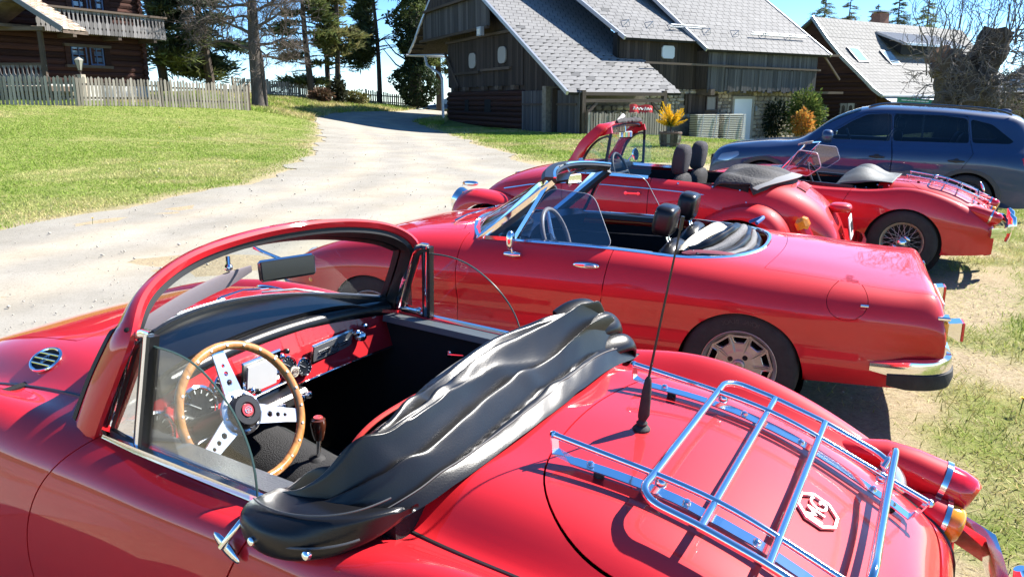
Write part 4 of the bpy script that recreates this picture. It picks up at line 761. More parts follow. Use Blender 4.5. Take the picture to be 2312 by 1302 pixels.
def bare_tree():
    x, y = -13.45, 42; z = gz(x, y)-.1; root = thing('bare_tree', 'big leafless tree with thick grey trunk beside the fence end', 'tree', (x, y, z)); r_ = np.random.default_rng(5)
    b = MB(); b.tube([(0, 0, 0), (.02, 0, .25), (0, 0, .8), (-.02, 0, 2.2), (.0, .05, 3.4), (.05, .05, 5.0), (.0, .1, 7.5)], [.48, .36, .31, .28, .30, .24, .15], 12); b.tube([(.36, .1, 0), (.34, .1, 1.2), (.30, .1, 2.6), (.1, .1, 3.6)], [.15, .13, .12, .12], 8); b.obj('trunk', BARK_G, root)
    b = MB()
    for h, az, ln, e in ((3.0, 2.9, 1.7, .35), (3.2, .1, 1.7, .25), (3.5, 1.2, 1.5, .6), (3.8, 3.6, 1.9, .45), (4.1, -.2, 1.8, .3), (4.5, 2.4, 1.6, .5), (4.8, .5, 1.7, .5), (5.2, 3.2, 1.8, .4), (5.6, -.6, 1.5, .5), (2.7, .3, 1.3, .02), (6.2, 1.5, 1.5, .7), (6.2, 3.0, 1.5, .6), (6.6, 0, 1.6, .5), (3.4, -1.2, 1.3, .3), (4.3, -1.6, 1.4, .4), (7.3, 2, 1.4, .8)):
        twig_tree(root, Vector((0, 0, h)), Vector((math.cos(az), math.sin(az)*.8, e)), ln, .10, 4, b, r_, .52, .05, None, 4, .45)
    b.obj('branches', wood('bare_twigs', (.13, .10, .085), (.26, .22, .19), .9), root)
bare_tree()
def ivy_tree():
    x, y = -7.3, 60; z = gz(x, y); root = thing('ivy_tree', 'broad tree trunk thickly covered in dark ivy left of the barn', 'tree', (x, y, z)); r_ = np.random.default_rng(6); b = MB(); b.tube([(0, 0, 0), (0, 0, 4), (.2, 0, 11)], [.55, .45, .25], 10); b.obj('trunk', BARK, root)
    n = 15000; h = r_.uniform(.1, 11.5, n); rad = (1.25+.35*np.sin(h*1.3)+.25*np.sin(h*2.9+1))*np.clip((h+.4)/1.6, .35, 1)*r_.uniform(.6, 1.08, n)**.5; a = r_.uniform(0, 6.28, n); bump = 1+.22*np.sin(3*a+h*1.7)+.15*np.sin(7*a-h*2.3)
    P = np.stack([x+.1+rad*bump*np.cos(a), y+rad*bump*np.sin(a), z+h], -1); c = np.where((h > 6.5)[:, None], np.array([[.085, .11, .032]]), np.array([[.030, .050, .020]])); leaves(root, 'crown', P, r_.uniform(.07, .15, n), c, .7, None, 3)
    
    for h in (3.4, 2.6): brn = MB(); brn.tube([(-.4, 0, h), (-1.4, 0, h+.6), (-2.3, 0, h+1.7)], [.08, .06, .03], 5); brn.obj('branch', BARK, root)
ivy_tree()
def bush(name, label, x, y, rx, ry, h, n, col, s, seed, z0=0, stems=5, group=None, z=None):
    r_ = np.random.default_rng(seed); z = gz(x, y) if z is None else z; root = thing(name, label, 'bush', (x, y, z), group=group); b = MB()
    for k in range(stems): a = 6.28*k/stems+.3; b.tube([(0, 0, 0), (rx*.3*math.cos(a), ry*.3*math.sin(a), h*.45), (rx*.6*math.cos(a), ry*.6*math.sin(a), h*.8)], [.03, .02, .01], 5)
    b.obj('stems', BARK, root); q = r_.normal(size=(n, 3)); q /= np.linalg.norm(q, axis=1, keepdims=True); rr = r_.random(n)**.33*(1+.3*np.sin(q[:, 0]*7+seed)*np.sin(q[:, 1]*6+q[:, 2]*5)); P = q*rr[:, None]*np.array([rx, ry, h*.5])+np.array([x, y, z+z0+h*.5]); c = np.array(col) if np.ndim(col) == 1 else np.array(col)[r_.integers(0, len(col), n)]
    leaves(root, 'crown', P, r_.uniform(.6, 1.2, n)*s, c, .55, None, seed); return root
bush('bush', 'brown dead looking bush on the bank before the fence', -12.4, 51.5, .75, .6, .95, 1100, ((.14, .075, .05), (.10, .07, .04)), .10, 1); bush('bush', 'yellow green bush on the bank near the dark fence', -10.95, 55.5, .95, .7, 1.0, 1300, ((.14, .15, .045), (.20, .17, .07)), .10, 2)
bush('ivy_stump', 'stump wrapped in dark ivy at the foot of a slender tree', -11.75, 53.9, .55, .5, 1.75, 1800, (.05, .055, .03), .09, 3)
bush('green_bush', 'tall green bush against the right corner of the barn', 16.6, 44.6, .95, .8, 2.7, 3400, ((.06, .10, .025), (.12, .17, .045), (.17, .20, .05)), .10, 4, .15, z=-.55); bush('orange_bush', 'orange leaved shrub in front of the green bush by the barn', 16.05, 43.4, .62, .5, 1.7, 1300, ((.62, .27, .05), (.50, .22, .06), (.45, .32, .08)), .085, 5, .1, z=-.55)
bush('dark_climber', 'dark leafy climber spreading over the barn stone wall', 15.2, 45.4, .8, .4, 2.3, 1300, (.025, .04, .02), .09, 6, z=-.55)
bush('hedge', 'brown and green hedge plants below the pollarded stump', 15.6, 24, 1.6, .8, 1.3, 2200, ((.05, .045, .03), (.10, .12, .04), (.07, .06, .04)), .08, 7, .5)
def pollard():
    x, y = 12.75, 22.3; z = gz(x, y); root = thing('pollard_tree', 'massive pollarded tree stump with thin new shoots behind the suv', 'tree', (x, y, z)); r_ = np.random.default_rng(9)
    def rough(P, rr, n=36):
        m_ = MB(); m_.tube(curve(P, 34), np.interp(np.linspace(0, 1, 34), np.linspace(0, 1, len(rr)), rr), n)
        from mathutils import noise as nz
        m_.V = [tuple(Vector(v)*1+Vector((1, 0, 0))*(.15*nz.noise(Vector(v)*2.2)+.07*nz.noise(Vector(v)*7))+Vector((0, 1, 0))*(.14*nz.noise(Vector(v)*2.6+Vector((7, 1, 3))))+Vector((0, 0, 1))*.12*nz.noise(Vector(v)*5)) for v in m_.V]; return m_
    b = rough([(.1, 0, -.2), (.05, 0, .9), (.0, 0, 1.9), (.05, 0, 2.5)], [.75, .62, .80, .70]); b.obj('trunk', BARK, root)
    b = rough([(-.1, 0, 1.9), (-.45, 0, 2.5), (-.82, 0, 2.92)], [.62, .46, .42]); b.obj('limb_stub', BARK, root); b = rough([(.20, .1, 2.0), (.5, .1, 2.9), (.72, .1, 3.55), (.75, .1, 3.68)], [.55, .42, .40, .33]); b.obj('limb_stub', BARK, root)
    b = MB(); b.lathe([(.36, 0), (0, .05)], (-.95, 0, 3.02), (-.7, -.2, .75), 14, cap=False); b.obj('cut_face', mat('rotten_wood', (.22, .11, .05), .9, var=.5, vscale=8), root)
    b = MB()
    for k in range(170):
        a = r_.uniform(0, 6.28); q = r_.choice(3, p=[.25, .3, .45]); c = (Vector((-.8, 0, 2.9)), Vector((.72, .1, 3.5)), Vector((.1, -.3, 2.2)))[q]; st = c+Vector((math.cos(a)*.42, -abs(math.sin(a))*.45, r_.uniform(-.8, .25)))
        tall = q < 2 and k % 3 == 0; d = Vector((math.cos(a)*.35, math.sin(a)*.3, 1.3)) if tall else Vector((math.cos(a), -.6*abs(math.sin(a))-.2, r_.uniform(-.5, .5)))
        twig_tree(root, st, d, r_.uniform(.9, 1.4) if tall else r_.uniform(.35, .8), .024 if tall else .018, 3 if tall else 2, b, r_, .45, .3 if tall else -.05, None, 2 if tall else 3, .55)
    b.obj('shoots', wood('twig_bark', (.13, .11, .10), (.30, .26, .23), .9), root)
pollard()
# ------------------------------------------------------------------ the two round-tailed sports cars
MGA_Y = [0, .25, .43, .51, .57, .635, .69, .735, .73, .69]
MGA_ROWS = [  # X, Z list, Y list
    (-.575, [.28, .28, .28, .28, .28, .28, .27, .26, .25, .24], [0, .20, .34, .41, .46, .52, .56, .59, .58, .55]),
    (-.635, [.41, .41, .41, .41, .415, .415, .40, .37, .33, .25], [0, .21, .355, .43, .48, .535, .58, .605, .60, .56]),
    (-.62, [.54, .535, .525, .505, .515, .52, .495, .45, .36, .25], [0, .22, .375, .45, .505, .555, .60, .63, .62, .58]),
    (-.55, [.635, .63, .605, .57, .585, .595, .565, .48, .37, .24], [0, .23, .395, .465, .525, .575, .63, .66, .65, .61]),
    (-.42, [.72, .71, .68, .635, .65, .67, .635, .53, .38, .23], [0, .24, .41, .485, .545, .605, .66, .70, .69, .65]),
    (-.26, [.795, .785, .75, .695, .715, .745, .705, .57, .4, .22], [0, .25, .42, .50, .56, .625, .68, .722, .715, .68]),
    (-.07, [.848, .84, .80, .74, .77, .808, .77, .62, .42, .21], None),
    (.10, [.868, .86, .825, .76, .795, .835, .80, .64, .43, .2], None),
    (.28, [.875, .868, .84, .775, .80, .825, .797, .65, .43, .2], None),
    (.45, [.875, .87, .845, .80, .80, .805, .787, .65, .43, .2], [0, .25, .42, .51, .57, .63, .685, .725, .72, .69]),
    (.68, [.875, .87, .855, .825, .812, .80, .785, .65, .43, .2], [0, .25, .42, .51, .575, .63, .68, .715, .71, .69]),
    (.95, [.885, .88, .87, .845, .825, .808, .79, .66, .43, .2], [0, .25, .42, .51, .575, .63, .68, .715, .71, .69]),
    (1.22, [.92, .915, .895, .865, .848, .832, .80, .67, .43, .2], [0, .25, .42, .51, .575, .63, .68, .715, .71, .69]),
    (1.5, [.945, .94, .915, .865, .858, .858, .815, .67, .43, .2], [0, .25, .42, .51, .57, .63, .69, .725, .715, .69]),
    (1.8, [.935, .93, .895, .835, .85, .872, .825, .67, .42, .2], None),
    (2.1, [.89, .885, .845, .785, .82, .855, .81, .66, .42, .2], None),
    (2.4, [.80, .795, .76, .715, .765, .805, .77, .63, .41, .2], None),
    (2.7, [.69, .685, .655, .62, .68, .725, .69, .58, .40, .22], None),
    (2.95, [.56, .55, .53, .51, .57, .61, .58, .5, .38, .24], None),
    (3.08, [.38, .38, .38, .38, .43, .46, .44, .4, .33, .26], None)]
def door_rear(Z): return .60+(.85-Z)*.5
def door_front(Z): return 1.43-1.35*(Z-.45)**2
def wind_base(Y): return 1.56-.80*Y*Y
def cock_front(Y): return 1.325-.30*Y*Y
def mga_body(car):
    S = Surf(mirror_net([[(x, y, z) for y, z in zip(Y or MGA_Y, Z)] for x, Z, Y in MGA_ROWS]), 190, 130)
    vl, vr = S.tv[12], S.tv[6]; g = .0025
    ck = lambda V: np.maximum.reduce([np.abs(V[:, 1])-.572, .40-V[:, 0], V[:, 0]-cock_front(V[:, 1])])
    arch = lambda cx: (lambda V: np.where(np.abs(V[:, 1]) > .40, np.hypot(V[:, 0]-cx, V[:, 2]-.30)-.345, 1))
    def lid(V):
        X, Y = V[:, 0], np.abs(V[:, 1]); q = np.where(X > -.1, np.maximum(X+.1, 0)/.305, np.maximum(-.1-X, 0)/.50)
        q = np.where(X > -.1, (q**2.6+(Y/.455)**2.6)**(1/2.6), (q**6+(Y/.455)**6)**(1/6)); return (1-q)*.4
    bon = lambda V: np.minimum.reduce([V[:, 0]-1.70, 2.83-V[:, 0], .345-np.abs(V[:, 1])])
    mid = lambda V: np.minimum(V[:, 4]-vr, vl-V[:, 4])
    P = lambda fs, name, m=RED, **k: panel(S, fs, name, m, car, **k)
    P([mid, lambda V: .405-V[:, 0], lambda V: -lid(V)-g, ck], 'rear_deck')
    P([mid, lambda V: lid(V)-g], 'boot_lid')
    P([mid, lambda V: V[:, 0]-wind_base(V[:, 1]), lambda V: -bon(V)-g], 'cowl')
    P([mid, lambda V: bon(V)-g], 'bonnet')
    P([mid, ck, lambda V: V[:, 0]-1.1, lambda V: wind_base(V[:, 1])-V[:, 0]], 'dash_top', BLACKL)
    for sgn, vv in ((1, vl), (-1, vr)):
        side = lambda V, s=sgn, q=vv: (V[:, 4]-q)*s-.001
        P([side, ck, lambda V: door_rear(V[:, 2])-g-V[:, 0], arch(.12)], 'rear_fender')
        P([side, ck, lambda V: V[:, 0]-door_front(V[:, 2])-g, arch(2.50)], 'front_fender')
        d = P([side, lambda V: np.abs(V[:, 1])-.572, lambda V: V[:, 0]-door_rear(V[:, 2])-g, lambda V: door_front(V[:, 2])-g-V[:, 0], lambda V: V[:, 2]-.27], 'door')
        P([side, lambda V: V[:, 0]-door_rear(V[:, 2]), lambda V: door_front(V[:, 2])-V[:, 0], lambda V: .265-V[:, 2]], 'sill')
        c = 12 if sgn > 0 else 6
        b = MB(); ln = S.vline(c, 120); b.tube([p+np.array([0, 0, -.002]) for p in ln if p[0] < .52 and p[2] > .3], .006, 6)
        b.tube([p+np.array([0, 0, -.002]) for p in ln if p[0] > 1.26 and p[2] > .3], .006, 6)
        b.obj('fender_piping', BLACKP, car)
        # inner wheel arches
        for cx in (.12, 2.50):
            b = MB(); b.lathe([(.05, -.03), (.36, -.02), (.36, .22)], (cx, .44*sgn, .30), (0, sgn, 0), 28); b.obj('wheel_arch', DARK, car)
    b = MB(); b.box((1.2, 0, .27), (3.4, .86, .04)); b.box((-.1, 0, .42), (.8, .84, .26)); b.obj('underbody_light_stop', DARK, car, False)  # boxes added under the shell to stop sunlight leaking through it
    return S
def surf_z(S, x, y):
    """height of the upper skin at (x,y)"""
    d = (S.V[:, 0]-x)**2+(S.V[:, 1]-y)**2-S.V[:, 2]*1e-4; k = np.argsort(d)[:4]; wt = 1/(np.abs(d[k])+1e-5)
    return float((S.V[k, 2]*wt).sum()/wt.sum()), (S.N[k]*wt[:, None]).sum(0)/np.linalg.norm((S.N[k]*wt[:, None]).sum(0))
def tyre(b, c, ax, r, wdt, rim, mi=0, n=48):
    h = wdt/2
    b.lathe([(rim, -h*.85), (rim+.012, -h), (r*.86, -h*1.04), (r*.955, -h*.93), (r*.99, -h*.78), (r, -h*.4), (r, h*.4), (r*.99, h*.78), (r*.955, h*.93), (r*.86, h*1.04), (rim+.012, h), (rim, h*.85)], c, ax, n, mi, cap=False)
def wire_wheel(car, x, y, z=.315, r=.315, sgn=1):
    rt = None
    b = MB(); tyre(b, (x, y, z), (0, sgn, 0), r, .165, .195); t = b.obj('wheel', RUBBER, car)
    b = MB(); b.lathe([(.165, -.05), (.168, .02), (.182, .045), (.196, .062), (.204, .066), (.203, .072), (.196, .07), (.18, .052), (.172, .03)], (x, y, z), (0, sgn, 0), 48, cap=False); b.obj('rim', mat('old_cream_rim', (.62, .52, .40), .35, .55), t)
    b = MB()
    for k in range(36):
        a = 2*math.pi*k/36; d = (.34 if k % 2 else -.34); o = .055 if k % 4 < 2 else .0
        p0 = (x+.045*math.cos(a+d*2.4), y+sgn*(.075 if k % 4 < 2 else .02), z+.045*math.sin(a+d*2.4)); p1 = (x+.185*math.cos(a), y+sgn*(.03+.02*(k % 2)), z+.185*math.sin(a)); b.tube([p0, p1], .0028, 5)
    b.obj('spokes', ALLOY, t)
    b = MB(); b.lathe([(.055, -.02), (.05, .07), (.036, .085), (.036, .115), (.02, .125), (0, .127)], (x, y, z), (0, sgn, 0), 24)
    for s2 in (-1, 1): b.ball((x-s2*.05, y+sgn*.105, z+s2*.045), (.035, .012, .018), 10, rot=Matrix.Rotation(R(-42), 3, 'Y'))
    b.obj('hub_spinner', CHROME, t)
    b = MB(); b.lathe([(.16, -.05), (0, -.05)], (x, y, z), (0, sgn, 0), 24, cap=False); b.obj('brake_drum', DARK, t)
def mga_tail(car, S):
    for sgn in (1, -1):
        b = MB(); pr = [(.0, .16), (.02, .158), (.05, .12), (.065, .06), (.068, .0)]
        q = Matrix.Rotation(R(8)*sgn, 3, 'Z')
        b.tube([(-.30, .565*sgn, .655), (-.44, .583*sgn, .645), (-.51, .588*sgn, .625), (-.565, .59*sgn, .605), (-.585, .59*sgn, .60)], [.03, .060, .070, .074, .074], 20, sq=(1, .85)); p = b.obj('tail_lamp', RED, car)
        b = MB(); b.tube([(-.579, .59*sgn, .601), (-.593, .59*sgn, .597)], .078, 20, sq=(1, .85)); b.obj('bezel', CHROME, p)
        b = MB(); b.tube([(-.592, .59*sgn, .597), (-.625, .59*sgn, .588), (-.652, .588*sgn, .58), (-.664, .586*sgn, .575), (-.666, .585*sgn, .574)], [.072, .070, .064, .050, .004], 20, sq=(1, .85)); b.obj('lens', REDLENS, p)
        b = MB(); b.tube([(-.50, .50*sgn, .575), (-.55, .505*sgn, .56), (-.585, .51*sgn, .545), (-.60, .51*sgn, .54)], [.02, .045, .05, .05], 20); p = b.obj('indicator', RED, car)
        b = MB(); b.tube([(-.596, .51*sgn, .541), (-.608, .51*sgn, .538)], .053, 20); b.obj('bezel', CHROME, p)
        b = MB(); b.lathe([(.048, 0), (.049, .024), (.046, .033), (.040, .038), (.039, .037), (.030, .041), (.029, .040), (.018, .043), (0, .044)], (-.606, .51*sgn, .538), (-1, 0, -.25), 24); b.obj('lens', AMBER, p)
    b = MB(); ys = np.linspace(-.66, .66, 25)
    b.sweep([(-.70-.05*(1-(y/.66)**2)+max(0, abs(y)-.55)*.9, y, .46) for y in ys], [(-.012, -.045), (.012, -.035), (.02, 0), (.012, .035), (-.012, .045), (-.016, .0)]); bp = b.obj('rear_bumper', CHROME, car)
    for y in (.25, -.25):
        b = MB(); b.tube([(-.755, y, .33), (-.775, y, .40), (-.785, y, .48), (-.775, y, .56), (-.75, y, .60)], [.02, .034, .036, .032, .012], 14, sq=(1, 1.2)); b.obj('overrider', CHROME, bp)
def octagon_badge(car, c, xd, yd, sz, m, nm='emblem', letters=True, pl=None):
    X, Y = Vector(xd).normalized(), Vector(yd); Y = (Y-X*Y.dot(X)).normalized(); Z = X.cross(Y); c = Vector(c)
    b = MB(); P = []
    for k in range(8): a = R(22.5+45*k); P.append((math.cos(a), math.sin(a)*.86))
    for k in range(8):
        p, q = P[k], P[(k+1) % 8]; f = lambda p, s, h: c+X*(p[0]*sz*s)+Y*(p[1]*sz*s)+Z*h
        V = [f(p, 1, 0), f(q, 1, 0), f(q, .88, 0), f(p, .88, 0), f(p, 1, sz*.10), f(q, 1, sz*.10), f(q, .88, sz*.10), f(p, .88, sz*.10)]
        b.add(V, [(4, 5, 6, 7), (0, 1, 5, 4), (3, 7, 6, 2)])
    e = b.obj(nm, m, car, smooth=False)
    if letters: text_mesh(None, 'MG', sz*1.02, sz*.045, m, e, c+Z*sz*.04, X, Y, 'lettering', bold=.0)
    return e
hero = car_thing('convertible_car', 'nearest red open sports car with wooden steering wheel, folded black hood and chrome luggage rack', .366, 1.690, 60.6, .03, 1.5)
HS = mga_body(hero); mga_tail(hero, HS)
def hero_glass():
    # windscreen frame: pillar - header - pillar
    base = [(1.255, .605, .85), (1.20, .592, .95), (1.145, .572, 1.05), (1.125, .552, 1.105)]
    top = [(1.15, .50, 1.155), (1.19, .41, 1.19), (1.235, .27, 1.215), (1.26, .12, 1.226)]
    L = base+top; path = L+[(1.265, 0, 1.229)]+[(x, -y, z) for x, y, z in L[::-1]]
    C = curve(path, 90); n = len(C)
    out = []
    for i in range(n):  # outward direction: away from the screen's centre, leaning forwards
        d = np.array(C[i])-np.array([1.30, 0, .98]); d[0] = .0; d = d/np.linalg.norm(d); out.append(tuple(d+np.array([.35, 0, 0])*abs(d[2])))
    prof = [(-.044, -.008), (.018, -.011), (.031, .002), (.028, .013), (.010, .022), (-.026, .020), (-.045, .009), (-.048, .0)]
    b = MB(); b.sweep(C, prof, up=out); fr = b.obj('windscreen_frame', RED, hero)
    b = MB(); b.sweep(C*1, [(-.034, -.024), (.006, -.026), (.012, -.010), (-.040, -.007)], up=out); b.obj('inner_trim', mat('black_trim', (.008, .008, .009), .6), fr)
    b = MB(); b.sweep(C*1, [(-.066, -.022), (-.043, -.022), (-.045, .012), (-.058, .010)], up=out); b.obj('outer_seal', mat('black_trim'), fr)
    for s in (1, -1):
        b = MB(); b.lathe([(.006, 0), (.006, .003), (0, .004)], (1.112, .566*s, 1.118), (-.3, s*.75, .6), 12); b.obj('screw_hole', DARK, fr)
    # bottom rail
    bl = [(wind_base(y)+.005, y, float(.95-.22*y*y+.0)) for y in np.linspace(.60, -.60, 41)]
    b = MB(); b.sweep(bl, [(-.014, -.03), (.014, -.03), (.010, .014), (-.010, .016)]); b.obj('screen_seal', BLACKP, fr)
    b = MB(); b.tube([(x+.008, y, z+.016) for x, y, z in bl], .0022, 6); b.obj('seal_bead', STEEL, fr)
    # curved glass between the rail and the header
    half = [i for i in range(n)]; V = []; F = []; m_ = 12
    for i in range(n):
        y = C[i][1]*.985; zt = C[i][2]-.012; 
        xb = wind_base(y*1.03); zb = .95-.22*y*y
        for k in range(m_):
            t = k/(m_-1); V.append((C[i][0]*t+xb*(1-t) if abs(y) < .56 else C[i][0], y, zt*t+zb*(1-t)))
    for i in range(n-1):
        for k in range(m_-1): F.append((i*m_+k, (i+1)*m_+k, (i+1)*m_+k+1, i*m_+k+1))
    obj('windscreen', V, F, GLASS, hero)
    # chrome quarter lights and door glasses
    for s in (1, -1):
        Y = lambda z: s*(.590-.14*(z-.82))
        loop = [(1.225, .862), (1.185, .95), (1.14, 1.05), (1.122, 1.085), (1.10, 1.105), (1.075, 1.112), (1.05, 1.11)]
        b = MB(); b.sweep([(x, Y(z), z) for x, z in loop], [(-.009, -.007), (.0, -.009), (.009, -.007), (.010, .0), (.009, .007), (0, .010), (-.009, .007), (-.010, 0)], up=(0, s, .1)); q = b.obj('quarter_light', CHROME, hero)
        b = MB(); b.sweep([(1.058, Y(1.112), 1.114), (1.10, Y(.815), .815)], [(-.007, -.009), (.0, -.010), (.007, -.009), (.009, .0), (.007, .009), (0, .011), (-.007, .009), (-.009, 0)], up=(0, s, 0)); b.obj('post', CHROME, q)
        b = MB(); b.sweep([(1.052-.010, Y(1.11), 1.11), (1.095-.012, Y(.815), .815)], [(-.006, -.013), (.006, -.013), (.006, .013), (-.006, .013)], up=(0, s, 0)); b.obj('channel', BLACKP, q)
        b = MB(); b.sweep([(x-.022, Y(z)-s*.004, z-.012) for x, z in loop[:6]]+[(1.072, Y(1.08), 1.088), (1.106, Y(.84), .84), (1.20, Y(.852), .852)], [(-.007, -.006), (.007, -.006), (.007, .006), (-.007, .006)], up=(0, s, 0), closed=True); b.obj('vent_frame', BLACKP, q)
        poly = [(1.195, .86), (1.165, .95), (1.125, 1.045), (1.10, 1.08), (1.073, 1.08), (1.105, .845)]
        obj('pane', [(x, Y(z), z) for x, z in poly], [tuple(range(6))], GLASS, q, False)
        b = MB(); b.tube([(1.125, Y(.862)-s*.02, .865), (1.15, Y(.862)-s*.035, .873), (1.19, Y(.862)-s*.03, .868)], [.008, .006, .004], 8); b.ball((1.122, Y(.86)-s*.012, .862), .012, 10); b.obj('catch', CHROME, q)
        gp = curve([(1.052, 1.085), (.98, 1.083), (.90, 1.066), (.82, 1.02), (.755, .955), (.715, .88), (.70, .80)], 26)
        P = [(x, z) for x, z in gp]+[(1.095, .80)]
        b = MB(); b.prism(P, lambda x, z: (x, Y(z)+s*.002, z), lambda x, z: (x, Y(z)-s*.002, z)); dg = b.obj('door_glass', GLASS, hero, smooth=False)
        b = MB(); b.tube([(x, Y(z), z) for x, z in gp], .0028, 6); b.obj('glass_edge', mat('glass_edge', (.05, .09, .08), .15), dg)
        # waist strip, chrome outside and grey capping inside
        ln = [(x, s*.585, .803+.05*(x-.70)+.0*x) for x in np.linspace(.60, 1.24, 12)]
        b = MB(); b.sweep([(x, y+s*.012, z+.012) for x, y, z in ln], [(-.010, -.008), (.010, -.008), (.008, .008), (-.008, .008)]); b.obj('waist_strip', CHROME, hero)
        b = MB(); b.sweep([(x, y-s*.042, z+.004) for x, y, z in ln], [(-.034, -.012), (.034, -.012), (.034, .006), (-.030, .010)]); b.obj('door_capping', mat('grey_capping', (.10, .105, .115), .45, bump=.15, bscale=200), hero)
        b = MB(); b.box((.93, s*.545, .55), (.68, .02, .52)); b.obj('door_card', BLACKC, hero)
hero_glass()
def hero_cabin():
    b = MB()
    b.box((.95, 0, .20), (1.3, 1.12, .03)); b.box((.37, 0, .52), (.03, 1.12, .62)); b.box((1.72, 0, .5), (.03, 1.12, .7)); b.box((1.45, .555, .5), (.56, .02, .6)); b.box((1.45, -.555, .5), (.56, .02, .6)); b.box((.5, .56, .5), (.26, .02, .6)); b.box((.5, -.56, .5), (.26, .02, .6))
    b.obj('cockpit_tub', BLACKC, hero, smooth=False)
    b = MB(); b.tube([(.45, 0, .34), (.8, 0, .36), (1.1, 0, .40), (1.4, 0, .44), (1.7, 0, .5)], [.12, .12, .13, .15, .2], 16); b.obj('tunnel', mat('grey_carpet', (.035, .035, .038), .95, bump=.6, bscale=300), hero)
    # padded dash roll and red panel
    cl = [(1.30+.02*math.cos(y*2.6)-.05*y*y*2.5, y, .893-.12*y*y) for y in np.linspace(.565, -.565, 31)]
    b = MB(); b.tube(cl, .028, 14, sq=(1, .9)); b.obj('dash_roll', BLACKL, hero)
    V = []; F = []; ys = np.linspace(.565, -.565, 41)
    def dz(y): return .71+.018*math.cos(y*3) if -.12 < y < .10 else .72
    low = lambda y: .725-.03*math.exp(-((y-.36)/.16)**2)+(.03 if -.07 < y < .12 else 0)
    for i, y in enumerate(ys):
        x = 1.292-.125*y*y; zt = .885-.12*y*y
        V += [(x, y, zt), (x-.035, y, low(y)), (x-.030, y, low(y)-.012), (x+.05, y, low(y)-.012)]
    for i in range(40):
        for k in range(3): F.append((i*4+k, i*4+k+1, i*4+k+5, i*4+k+4))
    dash = obj('dashboard', V, F, RED, hero, smooth=False)
    b = MB(); b.tube([(1.254-.125*y*y, y, low(y)-.004) for y in ys], .004, 6); b.obj('trim_bead', CHROME, dash)
    def on(y, z): return Vector((1.287-.125*y*y-.035*(.885-.12*y*y-z)/.16, y, z))
    nrm = Vector((-.98, 0, .2))
    GD = mat('gauge_face', (.012, .014, .018), .25, 0, 1)
    def gauge(y, z, r, nm='gauge'):
        b = MB(); c = on(y, z); b.lathe([(r*1.15, 0), (r*1.15, .010), (r*1.02, .014), (r, .009)], c, nrm, 28, cap=False); g_ = b.obj(nm, CHROME, dash)
        b = MB(); b.lathe([(0, .006), (r, .006)], c, nrm, 28, cap=False); b.obj('dial', GD, g_)
        X = Vector((0, -1, 0)); Yv = nrm.cross(X)*1
        b = MB()
        for k in range(11):
            a = R(-135+27*k); d = X*math.sin(a)+Vector((.2, 0, .98))*math.cos(a); b.tube([c+nrm*.008+d*r*.72, c+nrm*.008+d*r*.92], r*.035, 4)
        d = X*math.sin(-.9)+Vector((.2, 0, .98))*math.cos(-.9); b.tube([c+nrm*.009-d*r*.15, c+nrm*.009+d*r*.75], r*.03, 4); b.obj('marks', WHITE, g_)
    gauge(.455, .775, .056); gauge(.30, .79, .056); gauge(.20, .82, .030); gauge(-.055, .795, .028); gauge(-.115, .772, .027)
    # chrome framed panel in the middle
    b = MB(); c = on(.062, .795); b.box(c+nrm*.006, (.012, .155, .15), Matrix.Rotation(R(-11), 3, 'Y'), bev=.004); rp = b.obj('speaker_frame', CHROME, dash)
    b = MB(); b.box(c+nrm*.013, (.006, .118, .112), Matrix.Rotation(R(-11), 3, 'Y')); b.obj('speaker_panel', mat('silver_panel', (.75, .75, .73), .35, .0), rp)
    # badge plate on the right
    c = on(-.255, .80); X = Vector((-.06, -1, .0)).normalized(); Yv = Vector((.2, 0, .98))
    b = MB(); b.box(c+nrm*.005, (.010, .205, .07), Matrix.Rotation(R(-11), 3, 'Y'), bev=.004); bp = b.obj('badge_plate', CHROME, dash)
    b = MB(); b.box(c+nrm*.0085, (.006, .188, .054), Matrix.Rotation(R(-11), 3, 'Y')); b.obj('badge_panel', mat('speckled_grey', (.22, .22, .225), .5, .5, var=.5, vscale=500), bp)
    for dy in (-1, 1):
        for k in (-1, 0, 1):
            b = MB(); b.box(c+nrm*.013+Yv*k*.009+Vector((0, dy*.048, 0)), (.003, .05-.012*abs(k), .004)); b.obj('wing_bar', CHROME, bp)
    octagon_badge(bp, c+nrm*.012, X, Yv, .024, CHROME)
    # knobs, key and tag
    for y, z, r in ((-.02, .835, .010), (-.045, .845, .009), (-.36, .815, .012), (-.40, .83, .010), (.12, .775, .010), (.10, .765, .009), (.385, .83, .009), (-.03, .765, .010), (.35, .75, .009)):
        b = MB(); c = on(y, z); b.lathe([(r*.5, 0), (r*.5, .018), (r, .02), (r, .032), (r*.6, .036), (0, .037)], c, nrm, 14); b.obj('knob', CHROME if r > .009 else BLACKP, dash)
    b = MB(); c = on(-.375, .80); b.ball(c+nrm*.02, (.025, .022, .02), 14); b.obj('map_lamp', CHROME, dash)
    b = MB(); c = on(-.055, .775); b.lathe([(.017, 0), (.017, .004), (0, .005)], c+nrm*.025, nrm, 20); kt = b.obj('key_tag', mat('cream_tag', (.7, .62, .5), .4, .3), dash)
    octagon_badge(kt, c+nrm*.031, (0, -1, 0), (.2, 0, .98), .013, mat('tag_ink', (.12, .06, .05), .5))
    b = MB(); b.box((1.24, .06, .71), (.10, .26, .045), bev=.01); b.obj('under_dash_box', BLACKP, hero)
    for y in (.13, .06, -.02, -.05):
        b = MB(); b.lathe([(.011, 0), (.011, .02), (.008, .024), (0, .025)], (1.19, y, .712), (-1, 0, .2), 14); b.obj('heater_knob', CHROME, hero)
    b = MB(); c = on(.505, .775)
